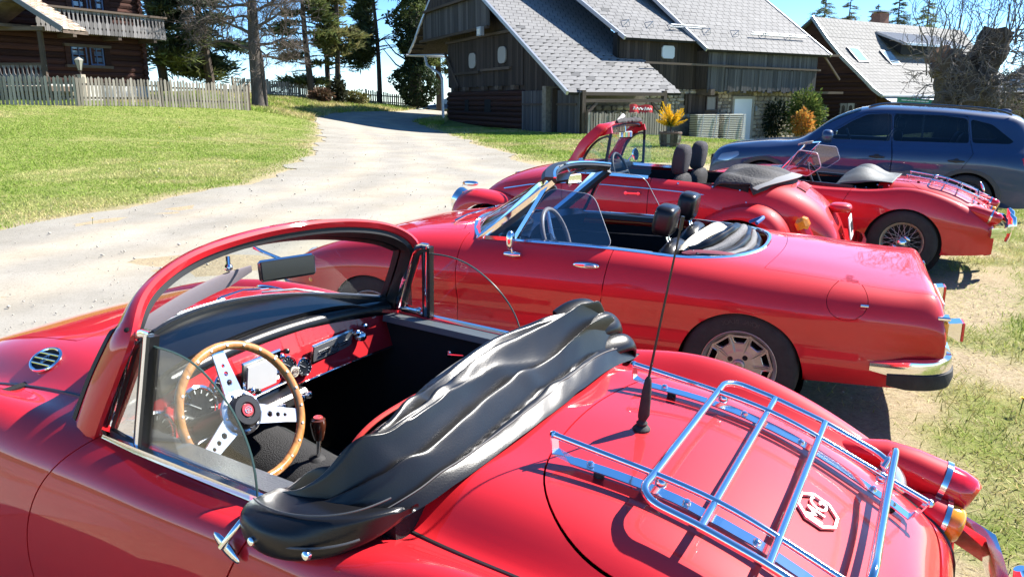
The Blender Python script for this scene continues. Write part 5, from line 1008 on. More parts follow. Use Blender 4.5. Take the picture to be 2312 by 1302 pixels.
    b.tube([c+nrm*.02+Vector((0, .018*math.cos(a), .018*math.sin(a)-.01)) for a in np.linspace(0, 6.28, 20, endpoint=False)], .002, 5, closed=True); b.lathe([(.012, 0), (.012, .02), (0, .022)], c, nrm, 12); ky = b.obj('ignition_lock', CHROME, dash)
    for q in (-.012, .014): b = MB(); b.box(c+nrm*.022+Vector((0, q, -.045)), (.003, .014, .045), Matrix.Rotation(q*8, 3, 'X')); b.obj('key', BLACKP, ky)
    # steering wheel
    c = Vector((1.035, .325, .835)); ax = Vector((-.90, 0, .436)).normalized(); e1 = Vector((0, -1, 0)); e2 = ax.cross(e1)*-1
    if e2.z < 0: e2 = -e2
    sw = thing('steering_wheel', None, None); del_ = sw; sw.parent = hero
    b = MB(); b.tube([c+e1*(.182*math.cos(a))+e2*(.182*math.sin(a)) for a in np.linspace(0, 2*math.pi, 72, endpoint=False)], .0120, 14, closed=True); rim = b.obj('rim', WOOD_V, sw)
    b = MB()
    for k in range(22): a = 2*math.pi*k/22; q = c+e1*(.180*math.cos(a))+e2*(.180*math.sin(a))+ax*.0104; b.lathe([(.0042, 0), (.0036, .0025), (0, .003)], q, ax, 10)
    b.obj('rivets', mat('pale_rivet', (.75, .72, .62), .3, .4), sw)
    POL = mat('polished_spoke', (.78, .79, .80), .30, 1, var=.08, vscale=60)
    for a0 in (90, 205, 335):
        a = R(a0); d = e1*math.cos(a)+e2*math.sin(a); t_ = e2*math.cos(a)-e1*math.sin(a); b = MB()
        # spoke with three graded holes: a ladder of quads round octagonal holes
        hc = [(.085, .0088), (.110, .0068), (.132, .0054)]; ed = lambda r: .0265-.085*(r-.06) if r < .15 else .0188
        f = lambda r, s, h: c-ax*.012+ax*(.008*(r-.05)/.13)+d*r+t_*s+ax*h
        rs = [.05]+[x for hr, q in hc for x in (hr-q*1.25, hr+q*1.25)]+[.182]
        for i in range(len(rs)-1):
            r0, r1 = rs[i], rs[i+1]; hole = i % 2 == 1
            if not hole:
                for h, o_ in ((.003, 1), (-.003, -1)): b.add([f(r0, -ed(r0), h), f(r1, -ed(r1), h), f(r1, ed(r1), h), f(r0, ed(r0), h)], [(0, 1, 2, 3)[::o_]])
            else:
                hr, q = hc[i//2]; ring = [(hr+q*math.cos(R(45*k+22.5)), q*math.sin(R(45*k+22.5))) for k in range(8)]
                sq = [(r1, ed(r1)*.42), (hr, ed(hr)), (hr, ed(hr)), (r0, ed(r0)*.42), (r0, -ed(r0)*.42), (hr, -ed(hr)), (hr, -ed(hr)), (r1, -ed(r1)*.42)]
                for h, o_ in ((.003, 1), (-.003, -1)):
                    V = [f(p[0], p[1], h) for p in ring]+[f(p[0], p[1], h) for p in sq]+[f(r1, ed(r1), h), f(r0, ed(r0), h), f(r0, -ed(r0), h), f(r1, -ed(r1), h)]
                    b.add(V, [(k, 8+k, 8+(k+1) % 8, (k+1) % 8)[::o_] for k in range(8)]+[(8, 16, 9)[::o_], (10, 17, 11)[::o_], (12, 18, 13)[::o_], (14, 19, 15)[::o_]])
                b.add([f(p[0], p[1], .003) for p in ring]+[f(p[0], p[1], -.003) for p in ring], [(k, (k+1) % 8, 8+(k+1) % 8, 8+k) for k in range(8)])
            for s in (-1, 1): b.add([f(r0, s*ed(r0), .003), f(r1, s*ed(r1), .003), f(r1, s*ed(r1), -.003), f(r0, s*ed(r0), -.003)], [(0, 1, 2, 3)])
        b.obj('spoke', POL, sw, smooth=False)
    b = MB(); b.lathe([(.060, -.016), (.060, -.008), (.054, -.005), (.044, -.004)], c, ax, 36, cap=False); b.obj('hub_plate', POL, sw)
    for k in range(9):
        a = R(40*k+20); b = MB(); b.lathe([(.005, -.006), (.005, .0), (0, .001)], c+e1*.051*math.cos(a)+e2*.051*math.sin(a), ax, 8); b.obj('hub_bolt', STEEL, sw)
    b = MB(); b.lathe([(.046, -.006), (.044, .012), (.038, .018), (.022, .018), (.020, .014), (0, .014)], c, ax, 36); b.obj('horn_push', BLACKP, sw)
    b = MB(); b.lathe([(.0175, .0145), (.0165, .018), (0, .019)], c, ax, 28); hb = b.obj('horn_badge', mat('badge_red', (.55, .05, .05), .2, 0, 1), sw)
    octagon_badge(hb, c+ax*.019, e1, e2, .011, mat('badge_silver', (.75, .74, .70), .25, .8))
    b = MB(); b.tube([c-ax*.015, c-ax*.40], [.03, .034], 16); b.obj('steering_column', BLACKP, hero)
    # gear lever
    b = MB(); b.lathe([(.014, 0), (.019, .02), (.024, .05), (.022, .068), (.012, .074), (0, .075)], (1.10, .0, .60), (-.05, 0, 1), 18); gl = b.obj('gear_lever', mat('dark_wood', (.09, .025, .012), .22, 0, 1, var=.3, vscale=20), hero)
    b = MB(); b.lathe([(.015, 0), (.014, .002), (0, .0025)], (1.096, .0, .674), (-.05, 0, 1), 18); b.obj('knob_badge', mat('badge_red'), gl)
    b = MB(); b.tube([(1.12, 0, .46), (1.10, 0, .602)], .007, 10); b.obj('shaft', CHROME, gl)
    b = MB(); b.lathe([(.068, 0), (.062, .012), (.050, .014), (.056, .028), (.052, .036), (.036, .040), (.044, .056), (.038, .064), (.024, .068), (.030, .082), (.022, .092), (.010, .098)], (1.125, 0, .445), (-.12, 0, 1), 24); b.obj('gaiter', mat('rubber'), gl)
    # seats
    PIP = mat('red_piping', (.62, .05, .04), .4)
    for y in (.27, -.27):
        b = MB(); b.ball((.79, y, .50), (.25, .215, .085), 20, p=.55); st = b.obj('seat', BLACKL, hero)
        b = MB(); b.ball((.58, y, .66), (.085, .215, .27), 20, rot=Matrix.Rotation(R(-18), 3, 'Y'), p=.6); b.obj('backrest', BLACKL, st)
        b = MB(); ro = Matrix.Rotation(R(-18), 3, 'Y'); f = lambda v: math.copysign(abs(v)**.6, v)
        for off in (-.05, .06): b.tube([Vector((.58, y, .66))+ro @ Vector((off, .212*f(math.cos(a)), .265*f(math.sin(a)))) for a in np.linspace(-.4, math.pi+.4, 40)], .006, 6)
        b.tube([(.79+.245*math.copysign(abs(math.cos(a))**.55, math.cos(a)), y+.21*math.copysign(abs(math.sin(a))**.55, math.sin(a)), .525) for a in np.linspace(0, 2*math.pi, 48, endpoint=False)], .006, 6, closed=True)
        b.obj('piping', PIP, st)
    # inner door furniture
    for s in (1, -1):
        for x, z, l in ((.96, .735, .07), (.87, .72, .02), (.77, .70, .02), (.99, .62, .03)):
            b = MB(); b.lathe([(.014, 0), (.012, .012), (0, .016)], (x, s*.535, z), (0, -s, 0), 14); b.tube([(x, s*.52, z), (x-l, s*.512, z+.01)], [.006, .004], 8); b.obj('door_pull', CHROME, hero)
hero_cabin()
def mirror_int():
    c = Vector((1.08, .085, 1.168)); rot = Matrix.Rotation(R(-24), 3, 'Z') @ Matrix.Rotation(R(6), 3, 'Y')
    b = MB(); b.box(c, (.018, .165, .062), rot, bev=.012); mi = b.obj('interior_mirror', CHROME, hero)
    b = MB(); b.box(c+rot @ Vector((-.0085, 0, 0)), (.006, .155, .054), rot, bev=.008); b.obj('mirror_glass', mat('dark_mirror', (.03, .032, .04), .08, .2), mi)
    b = MB(); b.tube([c+Vector((.01, 0, .02)), (1.16, .09, 1.205), (1.20, .09, 1.215)], .005, 8); b.obj('stalk', CHROME, mi)
    b = MB(); V = curve([(1.205, .52, 1.07), (1.21, .42, 1.10), (1.22, .28, 1.13), (1.225, .14, 1.148), (1.22, .09, 1.155)], 24)
    b.sweep(V, [(-.004, -.030), (.004, -.030), (.006, .0), (.003, .012), (-.005, .012)], up=(-.2, 0, 1), scale=[.35+.65*min(1, 4*min(i+1, 24-i)/24) for i in range(24)]); sv = b.obj('sun_visor', mat('grey_visor', (.23, .20, .22), .5), hero)
    b = MB(); b.tube([(1.22, .17, 1.165), (1.23, .16, 1.20)], .006, 8); b.ball((1.225, .165, 1.17), .012, 10); b.obj('visor_hinge', CHROME, sv)
mirror_int()
def hood():
    # folded soft top: long vinyl rolls blended into one skin, lying round the back of the cockpit
    from mathutils import noise
    nu, nv = 190, 120
    F_ = curve([(.70, .565, .80), (.62, .575, .845), (.505, .55, .905), (.475, .43, .955), (.520, .22, .962), (.535, .0, .968), (.495, -.22, .975), (.43, -.38, .98), (.365, -.49, .965)], nu)
    B_ = curve([(.66, .64, .795), (.52, .655, .80), (.38, .595, .832), (.31, .46, .862), (.28, .25, .880), (.268, .02, .884), (.266, -.22, .880), (.266, -.42, .862), (.262, -.55, .835)], nu)
    n1 = lambda x, k: noise.noise((x, k*3.7+.5, 2.1))
    vb = [0, .34, .60, .82, 1.0]; am = [.034, .074, .056, .018]; sk = [.85, .75, .8, 1]
    V = []
    for i in range(nu):
        u = i/(nu-1); f, bb = Vector(F_[i]), Vector(B_[i]); env = min(1, max(0, (u-.03)/.20))**.8; lift = .6+.4*u+.35*max(0, u-.75)*4*.5
        w_ = [0]+[vb[k]+.075*n1(u*2.6+k, k)-.08*(1-u)*(k == 1)+.05*(u-.5)*(k == 2) for k in (1, 2, 3)]+[1]
        A = [am[k]*env*lift*(1+.75*n1(u*3.1, k+5)) for k in range(4)]
        for k in range(nv):
            v = k/(nv-1)
            if v < .14: t = v/.14; q = f+Vector((.014*math.sin(math.pi*t), 0, -.15*(1-t)**1.5)); d = 0; s_ = 0
            else:
                t = (v-.14)/.86; j = 0
                while j < 3 and t > w_[j+1]: j += 1
                lq = (t-w_[j])/max(.02, w_[j+1]-w_[j]); bp = math.sin(math.pi*lq**sk[j])**.62 if 0 < lq < 1 else 0
                dep = .026*env*(1 if .05 < t < .9 else 0)*min(1, min(t/.2, (1-t)/.2))
                q = f*(1-t)+bb*t; d = A[j]*bp-dep*(1-bp)+.012*math.sin(math.pi*t)*env
                # oblique creases towards the left end
                for c0, c1, am_, wd in ((.16, .20, .020, .035), (.26, .55, .018, .03), (.40, .25, .012, .025), (.62, .7, .010, .025), (.10, .6, .02, .04)):
                    ln = (u-c0)-(t-c1)*.22; d += am_*math.exp(-(ln/wd)**2)*math.exp(-((t-c1)/.28)**2)
                rg = 1-abs(noise.noise((u*2.3+t*.6, t*5.5-u*1.5, 11.3)))*2.4; d += .011*max(0, rg)**3*env*(.3+.7*min(1, t*4))*(t < .86)-.004*env
                s_ = -.30*A[j]*bp*math.cos(math.pi*lq)
            e = max(0, (u-.94)/.06); wob = .004*noise.noise((u*7, v*4, 3))+.0016*noise.noise((u*22+v*7, v*9, 9))
            z_ = d+wob; q = q+Vector((s_*.6+.25*d, 0, z_)); q.z = q.z*(1-e*e)+(bb.z+.01)*e*e if v > .14 else q.z-.05*e
            V.append(q)
    Fc = [(i*nv+k, i*nv+k+1, (i+1)*nv+k+1, (i+1)*nv+k) for i in range(nu-1) for k in range(nv-1)]
    h = obj('folded_hood', V, Fc, BLACKL, hero)
    for k, (x, z, r) in enumerate(((.40, .985, .030), (.335, .955, .028), (.285, .90, .022))):
        b = MB(); P = curve([(x+.05, -.36, z-.005), (x+.012, -.445, z+.004), (x-.012, -.505, z-.012), (x-.012, -.525, z-.05), (x+.0, -.49, z-.075)], 30); b.tube(P, [r*(.55+.55*math.sin(math.pi*min(1, (i+4)/26))) for i in range(30)], 16, sq=(1.35, .55)); b.obj('hood_loop', BLACKL, h)
    b = MB(); b.tube([Vector(p)+Vector((-.004, 0, .004)) for p in F_[8:-10]], .0035, 6); b.obj('front_hem', mat('grey_thread', (.10, .10, .10), .7), h)
    b = MB(); b.tube([Vector(V[i*nv+int(nv*.915)])+Vector((0, 0, .002)) for i in range(30, nu-14)], .0018, 5); b.obj('stitching', mat('grey_thread'), h)
    # stowage flap at the left with press studs and a stitched seam
    flap = curve([(.672, .60, .80), (.62, .638, .815), (.54, .655, .822), (.45, .645, .832), (.37, .605, .848), (.32, .54, .866)], 60); V = []; nv = 28
    f_ = lambda v, p: math.copysign(abs(v)**p, v)
    for i, p in enumerate(flap):
        u = i/59; r = .008+.046*math.sin(math.pi*min(1, u*.9+.16))**.6
        for k in range(nv):
            a = 2*math.pi*k/nv; cx, sx = f_(math.cos(a), .5), f_(math.sin(a), .6); fold = 1+.06*math.sin(3*a+u*5)+.05*noise.noise((u*5, cx, sx))
            V.append(Vector(p)+Vector((.2*r*cx, r*1.2*cx*fold, r*.86*sx*fold)))
    Fc = [(i*nv+k, (i+1)*nv+k, (i+1)*nv+(k+1) % nv, i*nv+(k+1) % nv) for i in range(59) for k in range(nv)]+[tuple(range(nv)), tuple(59*nv+k for k in range(nv))]
    fl = obj('hood_flap', V, Fc, BLACKL, hero)
    for p in ((.575, .722, .818), (.44, .715, .826)):
        b = MB(); b.lathe([(.009, -.004), (.009, .002), (.008, .005), (.004, .007), (0, .007)], p, (-.05, .95, .3), 14); b.obj('press_stud', CHROME, fl)
    b = MB(); b.tube([Vector(p)+Vector((0, .028, .050)) for p in flap[8:56]], .0020, 5); b.tube([Vector(p)+Vector((0, .062, .0)) for p in flap[4:50]], .0026, 5); b.obj('seam', mat('grey_thread', (.10, .10, .10), .7), fl)
hood()
def mga_rack(car, S, folding=True):
    """chrome luggage rack bolted to the boot lid"""
    sz = lambda x, y: surf_z(S, x, y)[0]
    rk = bpy.data.objects.new('luggage_rack', None); COL.objects.link(rk); rk.parent = car
    hoopz = lambda x: np.interp(x, [-.47, -.31, -.185, -.06], [.755, .822, .862, .893])
    for s in (1, -1):
        xs = np.linspace(.15, -.52, 22)
        st = [(x, .242*s, sz(x, .242)+.016) for x in xs]; st[0] = (st[0][0], st[0][1], st[0][2]); 
        b = MB(); b.sweep([(.165, .242*s, st[0][2]+.05), (.163, .242*s, st[0][2]+.012)]+st[1:]+[(-.535, .242*s, st[-1][2]+.01), (-.555, .242*s, st[-1][2]+.045)], [(-.016, -.0016), (.016, -.0016), (.016, .0016), (-.016, .0016)], up=[(1, 0, 0)]*2+[(0, 0, 1)]*21+[(-1, 0, .3)]*2); b.obj('mounting_strip', CHROME, rk, smooth=False)
        P = curve([(.168, .242*s, st[0][2]+.05), (.0, .242*s, sz(0, .242)+.052), (-.2, .242*s, sz(-.2, .242)+.055), (-.38, .242*s, sz(-.38, .242)+.06), (-.56, .242*s, st[-1][2]+.045)], 24)
        b = MB(); b.tube(P, .0072, 12); b.ball(P[0], .009, 8); b.ball(P[-1], .010, 8); b.obj('side_rod', CHROME, rk)
        for x in (.08, -.13, -.27, -.44):
            b = MB(); z = sz(x, .242)+.018; b.lathe([(.0085, 0), (.0085, .006), (.006, .009), (0, .010)], (x, .242*s, z), (-.3 if x < -.2 else 0, 0, 1), 10); b.obj('dome_bolt', CHROME, rk)
        for x in (.06, -.48):
            b = MB(); z = sz(x, .242); b.lathe([(.012, -.004), (.012, .014)], (x, .242*s, z), (0, 0, 1), 10); b.obj('rubber_foot', RUBBER, rk)
    # hoop with rounded corners
    cr = .05; W = .338; x0, x1 = -.06, -.47; P = []
    for cx, cy, a0 in ((x0-cr, W-cr, 0), (x1+cr, W-cr, 90), (x1+cr, -(W-cr), 180), (x0-cr, -(W-cr), 270)):
        for k in range(9): a = R(a0+90*k/8); x = cx+cr*math.cos(a); P.append((x, cy+cr*math.sin(a), hoopz(x)))
    full = []
    for i in range(len(P)):
        p, q = Vector(P[i]), Vector(P[(i+1) % len(P)]); n = max(1, int((q-p).length/.03)); full += [p.lerp(q, k/n) for k in range(n)]
    full = [Vector((p.x, p.y, hoopz(p.x))) for p in full]
    b = MB(); b.tube(full, .0085, 12, closed=True); b.obj('hoop', CHROME, rk)
    for x in (-.185, -.31):
        b = MB(); b.tube([(x, -W, hoopz(x)), (x, W, hoopz(x))], .0082, 12); b.obj('cross_bar', CHROME, rk)
    if folding:
        b = MB(); P = curve([(-.455, -.27, .765), (-.47, -.285, .795), (-.475, -.275, .812), (-.477, -.2, .815), (-.477, .2, .815), (-.475, .275, .812), (-.47, .285, .795), (-.455, .27, .765)], 60); b.tube(P, .0082, 12); b.obj('rear_hoop', CHROME, rk)
    for s in (1, -1):
        for x in (-.075, -.455):
            b = MB(); b.ball((x, .242*s, hoopz(x)-.012), (.014, .012, .012), 10); b.obj('clamp', CHROME, rk)
    return rk
mga_rack(hero, HS)
def hero_extras():
    b = MB(); z = surf_z(HS, .055, 0)[0]
    b.lathe([(.021, -.002), (.021, .004), (.016, .010), (.012, .012), (.014, .018), (.010, .022), (.009, .030)], (.055, 0, z), (-.05, 0, 1), 18); an = b.obj('antenna', RUBBER, hero)
    b = MB(); b.tube([(.054, 0, z+.028), (.050, 0, z+.04), (.045, 0, z+.10), (.042, 0, z+.128), (.041, 0, z+.135)], [.011, .014, .011, .008, .005], 14); b.obj('base_sleeve', RUBBER, an)
    b = MB(); b.tube([(.042, 0, z+.13), (-.02, 0, z+.50)], [.0032, .0022], 8); b.tube([(-.018, 0, z+.485), (-.0225, 0, z+.515)], .0042, 8); b.obj('rod', BLACKP, an)
    p, n = Vector((-.345, 0, surf_z(HS, -.345, 0)[0])), Vector(surf_z(HS, -.345, 0)[1])
    octagon_badge(hero, p+n*.002, Vector((0, -1, 0)), Vector((.9, 0, .45)), .058, mat('emblem_silver', (.86, .85, .84), .38, .7), 'boot_emblem')
    # reversing lamp
    b = MB(); b.lathe([(.012, -.05), (.03, -.03), (.042, 0), (.044, .008)], (-.47, -.43, .665), (-.75, 0, .66), 24); fl = b.obj('reversing_lamp', BLACKP, hero)
    b = MB(); b.lathe([(.046, .004), (.046, .012), (.038, .02), (.02, .028), (0, .03)], (-.47, -.43, .665), (-.75, 0, .66), 24); b.obj('lens', mat('clear_lens', (.75, .77, .78), .08, .6, 1), fl)
    # cowl vents
    for s in (1, -1):
        x, y = 1.72, .435*s; z, n = surf_z(HS, x, y); n = Vector(n); X = Vector((1, 0, 0)); X = (X-n*X.dot(n)).normalized(); Y = n.cross(X); c = Vector((x, y, z))
        b = MB(); b.tube([c+n*.003+X*(.062*math.cos(a))+Y*(.040*math.sin(a)) for a in np.linspace(0, 2*math.pi, 32, endpoint=False)], .005, 8, closed=True); v = b.obj('cowl_vent', CHROME, hero)
        b = MB(); b.add([c+n*.002]+[c+n*.002+X*(.06*math.cos(a))+Y*(.038*math.sin(a)) for a in np.linspace(0, 2*math.pi, 25)[:-1]], [(0, k+1, (k+1) % 24+1) for k in range(24)]); b.obj('grille', DARK, v)
        for k in (-1, 0, 1):
            b = MB(); l = .055*math.sqrt(1-(k*.018/.04)**2); b.tube([c+n*.005+Y*(k*.018)-X*l, c+n*.005+Y*(k*.018)+X*l], .003, 6); b.obj('slat', CHROME, v)
        octagon_badge(v, c+n*.007, Y*s, X, .016, CHROME)
    # wipers
    for y0, y1 in ((.26, .02), (-.10, -.34)):
        f = lambda y, dx, h: Vector((wind_base(y)+dx, y, surf_z(HS, wind_base(y)+dx, y)[0]+h))
        b = MB(); b.lathe([(.014, 0), (.012, .018), (.006, .024)], f(y0, .05, 0), (.1, 0, 1), 12); b.tube([f(y0, .05, .022), f((y0*2+y1)/3, .045, .035), f((y0+y1*2)/3, .035, .03)], [.006, .004, .003], 8); wp = b.obj('wiper', CHROME, hero)
        b = MB(); b.tube([f(y0*.45+y1*.55, .03, .02), f(y1, .025, .018), f(y1-.12, .03, .02)], .004, 6); b.obj('blade', STEEL, wp)
    # chrome peg mirror bracket on the near door
    b = MB(); P = [(.655, .690, .775), (.66, .695, .79)]
    b.ball((.665, .712, .77), (.042, .008, .014), 14, rot=Matrix.Rotation(R(-38), 3, 'Y')); db = b.obj('door_bracket', CHROME, hero)
    b = MB(); b.tube(curve([(.668, .722, .775), (.645, .705, .81), (.628, .66, .842), (.622, .63, .836), (.63, .605, .815)], 16), .0065, 10); b.obj('arm', CHROME, db)
    for x, y, s in ((.12, .64, 1), (.12, -.64, -1), (2.50, .64, 1), (2.50, -.64, -1)): wire_wheel(hero, x, y, .30, .315, s)
hero_extras()
# ------------------------------------------------------------------ red spider in the middle
def poly_sd(V, poly, ax=(0, 2)):
    """signed distance to a polygon in two of the axes, positive inside"""
    P = V[:, list(ax)]; Q = np.array(poly, float); d = np.full(len(P), 1e9); ins = np.zeros(len(P), bool)
    for i in range(len(Q)):
        a, b = Q[i], Q[(i+1) % len(Q)]; e = b-a; t = np.clip(((P-a)@e)/max(e@e, 1e-12), 0, 1); d = np.minimum(d, np.linalg.norm(P-a-t[:, None]*e, axis=1))
        c = (a[1] > P[:, 1]) != (b[1] > P[:, 1]); xx = a[0]+(P[:, 1]-a[1])*(b[0]-a[0])/(b[1]-a[1] if abs(b[1]-a[1]) > 1e-12 else 1e-12); ins ^= c & (P[:, 0] < xx)
    return np.where(ins, d, -d)
def rpoly(pts, r=.03, n=5):
    """polygon with rounded corners"""
    out = []; N = len(pts)
    for i in range(N):
        p, a, b = Vector(pts[i]), Vector(pts[i-1]), Vector(pts[(i+1) % N]); ra = min(r, (a-p).length*.45); rb = min(r, (b-p).length*.45)
        q0, q1 = p+(a-p).normalized()*ra, p+(b-p).normalized()*rb
        for k in range(n+1): t = k/n; out.append(tuple(q0*(1-t)**2+p*2*t*(1-t)+q1*t*t))
    return out
spider = car_thing('convertible_car', 'red open spider with silver alloy wheels and black headrests, second from the camera', 1.482, 4.528, 66.9)
AY = [0, .35, .55, .67, .765, .808, .782, .79, .70]
A_ROWS = [
    (-.80, [.28]*9, [0, .3, .5, .6, .66, .68, .68, .66, .6]),
    (-.89, [.33, .33, .33, .33, .33, .33, .325, .31, .27], [0, .32, .53, .62, .68, .70, .70, .69, .62]),
    (-.935, [.50, .50, .50, .50, .49, .47, .42, .36, .275], [0, .325, .54, .635, .70, .725, .715, .71, .63]),
    (-.925, [.66, .66, .66, .655, .63, .56, .46, .37, .27], [0, .33, .55, .65, .71, .745, .735, .73, .64]),
    (-.885, [.742, .742, .738, .727, .67, .58, .46, .37, .265], [0, .35, .57, .665, .725, .758, .742, .74, .65]),
    (-.80, [.768, .766, .758, .742, .685, .59, .46, .37, .26], [0, .35, .57, .675, .74, .772, .752, .755, .66]),
    (-.4, [.805, .802, .79, .77, .705, .60, .47, .37, .25], [0, .35, .55, .67, .757, .797, .772, .78, .68]),
    (0, [.838, .835, .823, .80, .73, .61, .48, .37, .24], None), (.4, [.862, .859, .85, .832, .76, .62, .48, .37, .235], None),
    (.75, [.877, .874, .867, .85, .772, .625, .48, .37, .235], None), (1.2, [.89, .886, .877, .855, .777, .63, .48, .37, .235], None),
    (1.55, [.91, .905, .887, .856, .777, .63, .48, .37, .235], None), (2.0, [.89, .885, .868, .842, .768, .63, .48, .37, .24], None),
    (2.4, [.825, .82, .81, .795, .735, .62, .47, .37, .25], [0, .34, .54, .66, .75, .79, .775, .77, .68]),
    (2.75, [.715, .715, .712, .70, .655, .57, .45, .36, .27], [0, .33, .52, .63, .705, .745, .735, .72, .64]),
    (3.0, [.60, .60, .595, .58, .55, .50, .42, .35, .29], [0, .3, .45, .53, .60, .64, .64, .62, .56]),
    (3.10, [.45, .45, .45, .44, .43, .41, .38, .35, .31], [0, .2, .32, .38, .42, .44, .44, .43, .40])]
def alfa():
    car = spider; S = Surf(mirror_net([[(x, y, z) for y, z in zip(Y or AY, Z)] for x, Z, Y in A_ROWS]), 190, 110); g = .0025
    def opening(V):
        X, Y = V[:, 0], np.abs(V[:, 1]); q = (np.maximum(.50-X, 0)/.53)**2.6+(Y/.640)**2.6; xf = 1.72-.45*Y**2
        return np.minimum((1-q)*.35, xf-X)
    ck = lambda V: np.where(V[:, 2] > .6, -opening(V), .1)
    arch = lambda cx: (lambda V: np.where(np.abs(V[:, 1]) > .45, np.hypot((V[:, 0]-cx), (V[:, 2]-.28))-.318, 1))
    lid = lambda V: np.where(V[:, 2] > .60, np.minimum.reduce([-.085-.06*(1-(V[:, 1]/.62)**2)-V[:, 0], .655-.03*(V[:, 0]+.9)-np.abs(V[:, 1]), V[:, 2]-.737+(V[:, 0]+.885)*.4]), -.1)
    dr = lambda V: V[:, 0]-(.715+.10*(.85-V[:, 2])); df = lambda V: 1.63-V[:, 0]
    fuel = lambda V: np.where(V[:, 1] > .5, .092-np.hypot(V[:, 0]+.49, (V[:, 2]-.700)*1.08), -.1)
    bon = lambda V: np.minimum.reduce([V[:, 0]-(1.80-.35*V[:, 1]**2), 2.9-V[:, 0], .56-np.abs(V[:, 1])])
    P = lambda fs, n, m=RED, **k: panel(S, fs, n, m, car, **k)
    top = lambda V: np.where(V[:, 2] > .6, 1, -1)
    P([ck, lambda V: -lid(V)-g, lambda V: np.maximum(-dr(V), np.where(np.abs(V[:, 1]) < .5, .72-V[:, 0], -1))-g, arch(0), lambda V: -fuel(V)-g], 'rear_body')
    P([lid, ck], 'boot_lid'); P([fuel], 'fuel_flap')
    side = lambda s: (lambda V: V[:, 1]*s-.6)
    for s in (1, -1): P([side(s), ck, lambda V: dr(V)-g, lambda V: df(V)-g, lambda V: V[:, 2]-.33], 'door'); P([side(s), dr, df, lambda V: .325-V[:, 2]], 'sill')
    P([ck, lambda V: np.maximum(-df(V), np.where(np.abs(V[:, 1]) < .6, V[:, 0]-1.3, -1))-g, lambda V: -bon(V)-g, arch(2.25)], 'front_body'); P([lambda V: bon(V)-g], 'bonnet')
    # chrome lip round the cockpit
    pts = []
    for a in np.linspace(0, math.pi, 60):
        pts.append((.50-.545*abs(math.sin(a))**(2/2.6), .652*math.copysign(abs(math.cos(a))**(2/2.6), math.cos(a))))
    pts = [(1.56, .652), (1.2, .652), (.85, .652)]+pts+[(.85, -.652), (1.2, -.652), (1.56, -.652)]
    full = []
    for i in range(len(pts)-1):
        p, q = Vector(pts[i]), Vector(pts[i+1]); n = max(1, int((q-p).length/.05)); full += [p.lerp(q, k/n) for k in range(n)]
    b = MB(); b.sweep([(p.x, p.y, surf_z(S, p.x, p.y*1.01)[0]+.004) for p in full], [(-.011, -.006), (.011, -.006), (.008, .006), (-.008, .006)]); b.obj('cockpit_trim', CHROME, car)
    b = MB(); b.box((1.05, 0, .30), (3.7, 1.0, .04)); b.box((-.5, 0, .5), (.75, 1.22, .4)); b.box((-.6, 0, .5), (.5, 1.36, .4)); b.obj('underbody_light_stop', DARK, car, False)  # floor and boot blocks added to keep sun from passing the lid gaps
    # tub, dash, doors
    b = MB(); b.box((.75, 0, .20), (1.75, 1.3, .03)); b.box((1.75, 0, .5), (.03, 1.3, .65)); b.box((-.12, 0, .5), (.03, 1.3, .55))
    for s in (1, -1): b.box((.95, s*.645, .50), (1.6, .02, .56))
    b.obj('cockpit_tub', BLACKC, car, smooth=False)
    b = MB(); b.box((.16, 0, .60), (.34, 1.02, .1), Matrix.Rotation(R(-4), 3, 'Y'), bev=.03); b.obj('rear_shelf', BLACKL, car)
    for s in (1, -1):
        b = MB(); b.sweep([(1.6, s*.615, .845), (1.2, s*.615, .85), (.72, s*.615, .838)], [(-.04, -.02), (.04, -.02), (.035, .012), (-.03, .016)]); b.obj('door_capping', BLACKL, car)
        b = MB(); b.box((1.17, s*.637, .72), (.90, .012, .006)); b.obj('door_trim_strip', STEEL, car)
    b = MB(); b.sweep([(1.50-.3*y*y, y, .865-.06*y*y) for y in np.linspace(.6, -.6, 21)], [(-.10, -.10), (.10, -.06), (.14, .02), (.05, .05), (-.06, .03), (-.11, -.03)]); b.obj('dashboard', BLACKL, car)
    b = MB(); b.ball((1.42, .36, .915), (.09, .17, .05), 16); b.obj('instrument_hood', BLACKP, car)
    b = MB(); ys = np.linspace(.35, .02, 20); b.sweep([(1.50-.02*math.sin(6*y), y, .925+.012*math.sin(9*y)) for y in ys], [(-.03, -.002), (.03, -.002), (.03, .004), (-.03, .004)]); 
    c = Vector((1.16, .36, .83)); ax = Vector((-.94, 0, .34)).normalized(); e1 = Vector((0, -1, 0)); e2 = ax.cross(e1); e2 = e2 if e2.z > 0 else -e2
    b = MB(); b.tube([c+e1*.19*math.cos(a)+e2*.19*math.sin(a) for a in np.linspace(0, 2*math.pi, 56, endpoint=False)], .014, 10, closed=True); sw = b.obj('steering_wheel', mat('pale_wood_rim', (.50, .36, .24), .35, 0, .5), car)
    for a0 in (90, 210, 330):
        b = MB(); d = e1*math.cos(R(a0))+e2*math.sin(R(a0)); b.tube([c-ax*.03, c+d*.185], [.018, .010], 8, sq=(1, .4)); b.obj('spoke', STEEL, sw)
    b = MB(); b.lathe([(.05, -.04), (.045, 0), (0, .004)], c-ax*.02, ax, 20); b.obj('hub', BLACKP, sw)
    b = MB(); b.tube([(1.12, .02, .45), (1.06, .02, .60)], .006, 8); b.ball((1.055, .02, .61), .022, 10); b.obj('gear_lever', BLACKP, car)
    # windscreen
    base = lambda y: Vector((1.76-.50*y*y, y, .905-.11*y*y)); top_ = lambda y: Vector((1.235-.28*y*y, y*.86, 1.243-.09*y*y)); ys = np.linspace(.66, -.66, 45)
    lean = lambda t, y: base(y)*(1-t)+top_(y)*t
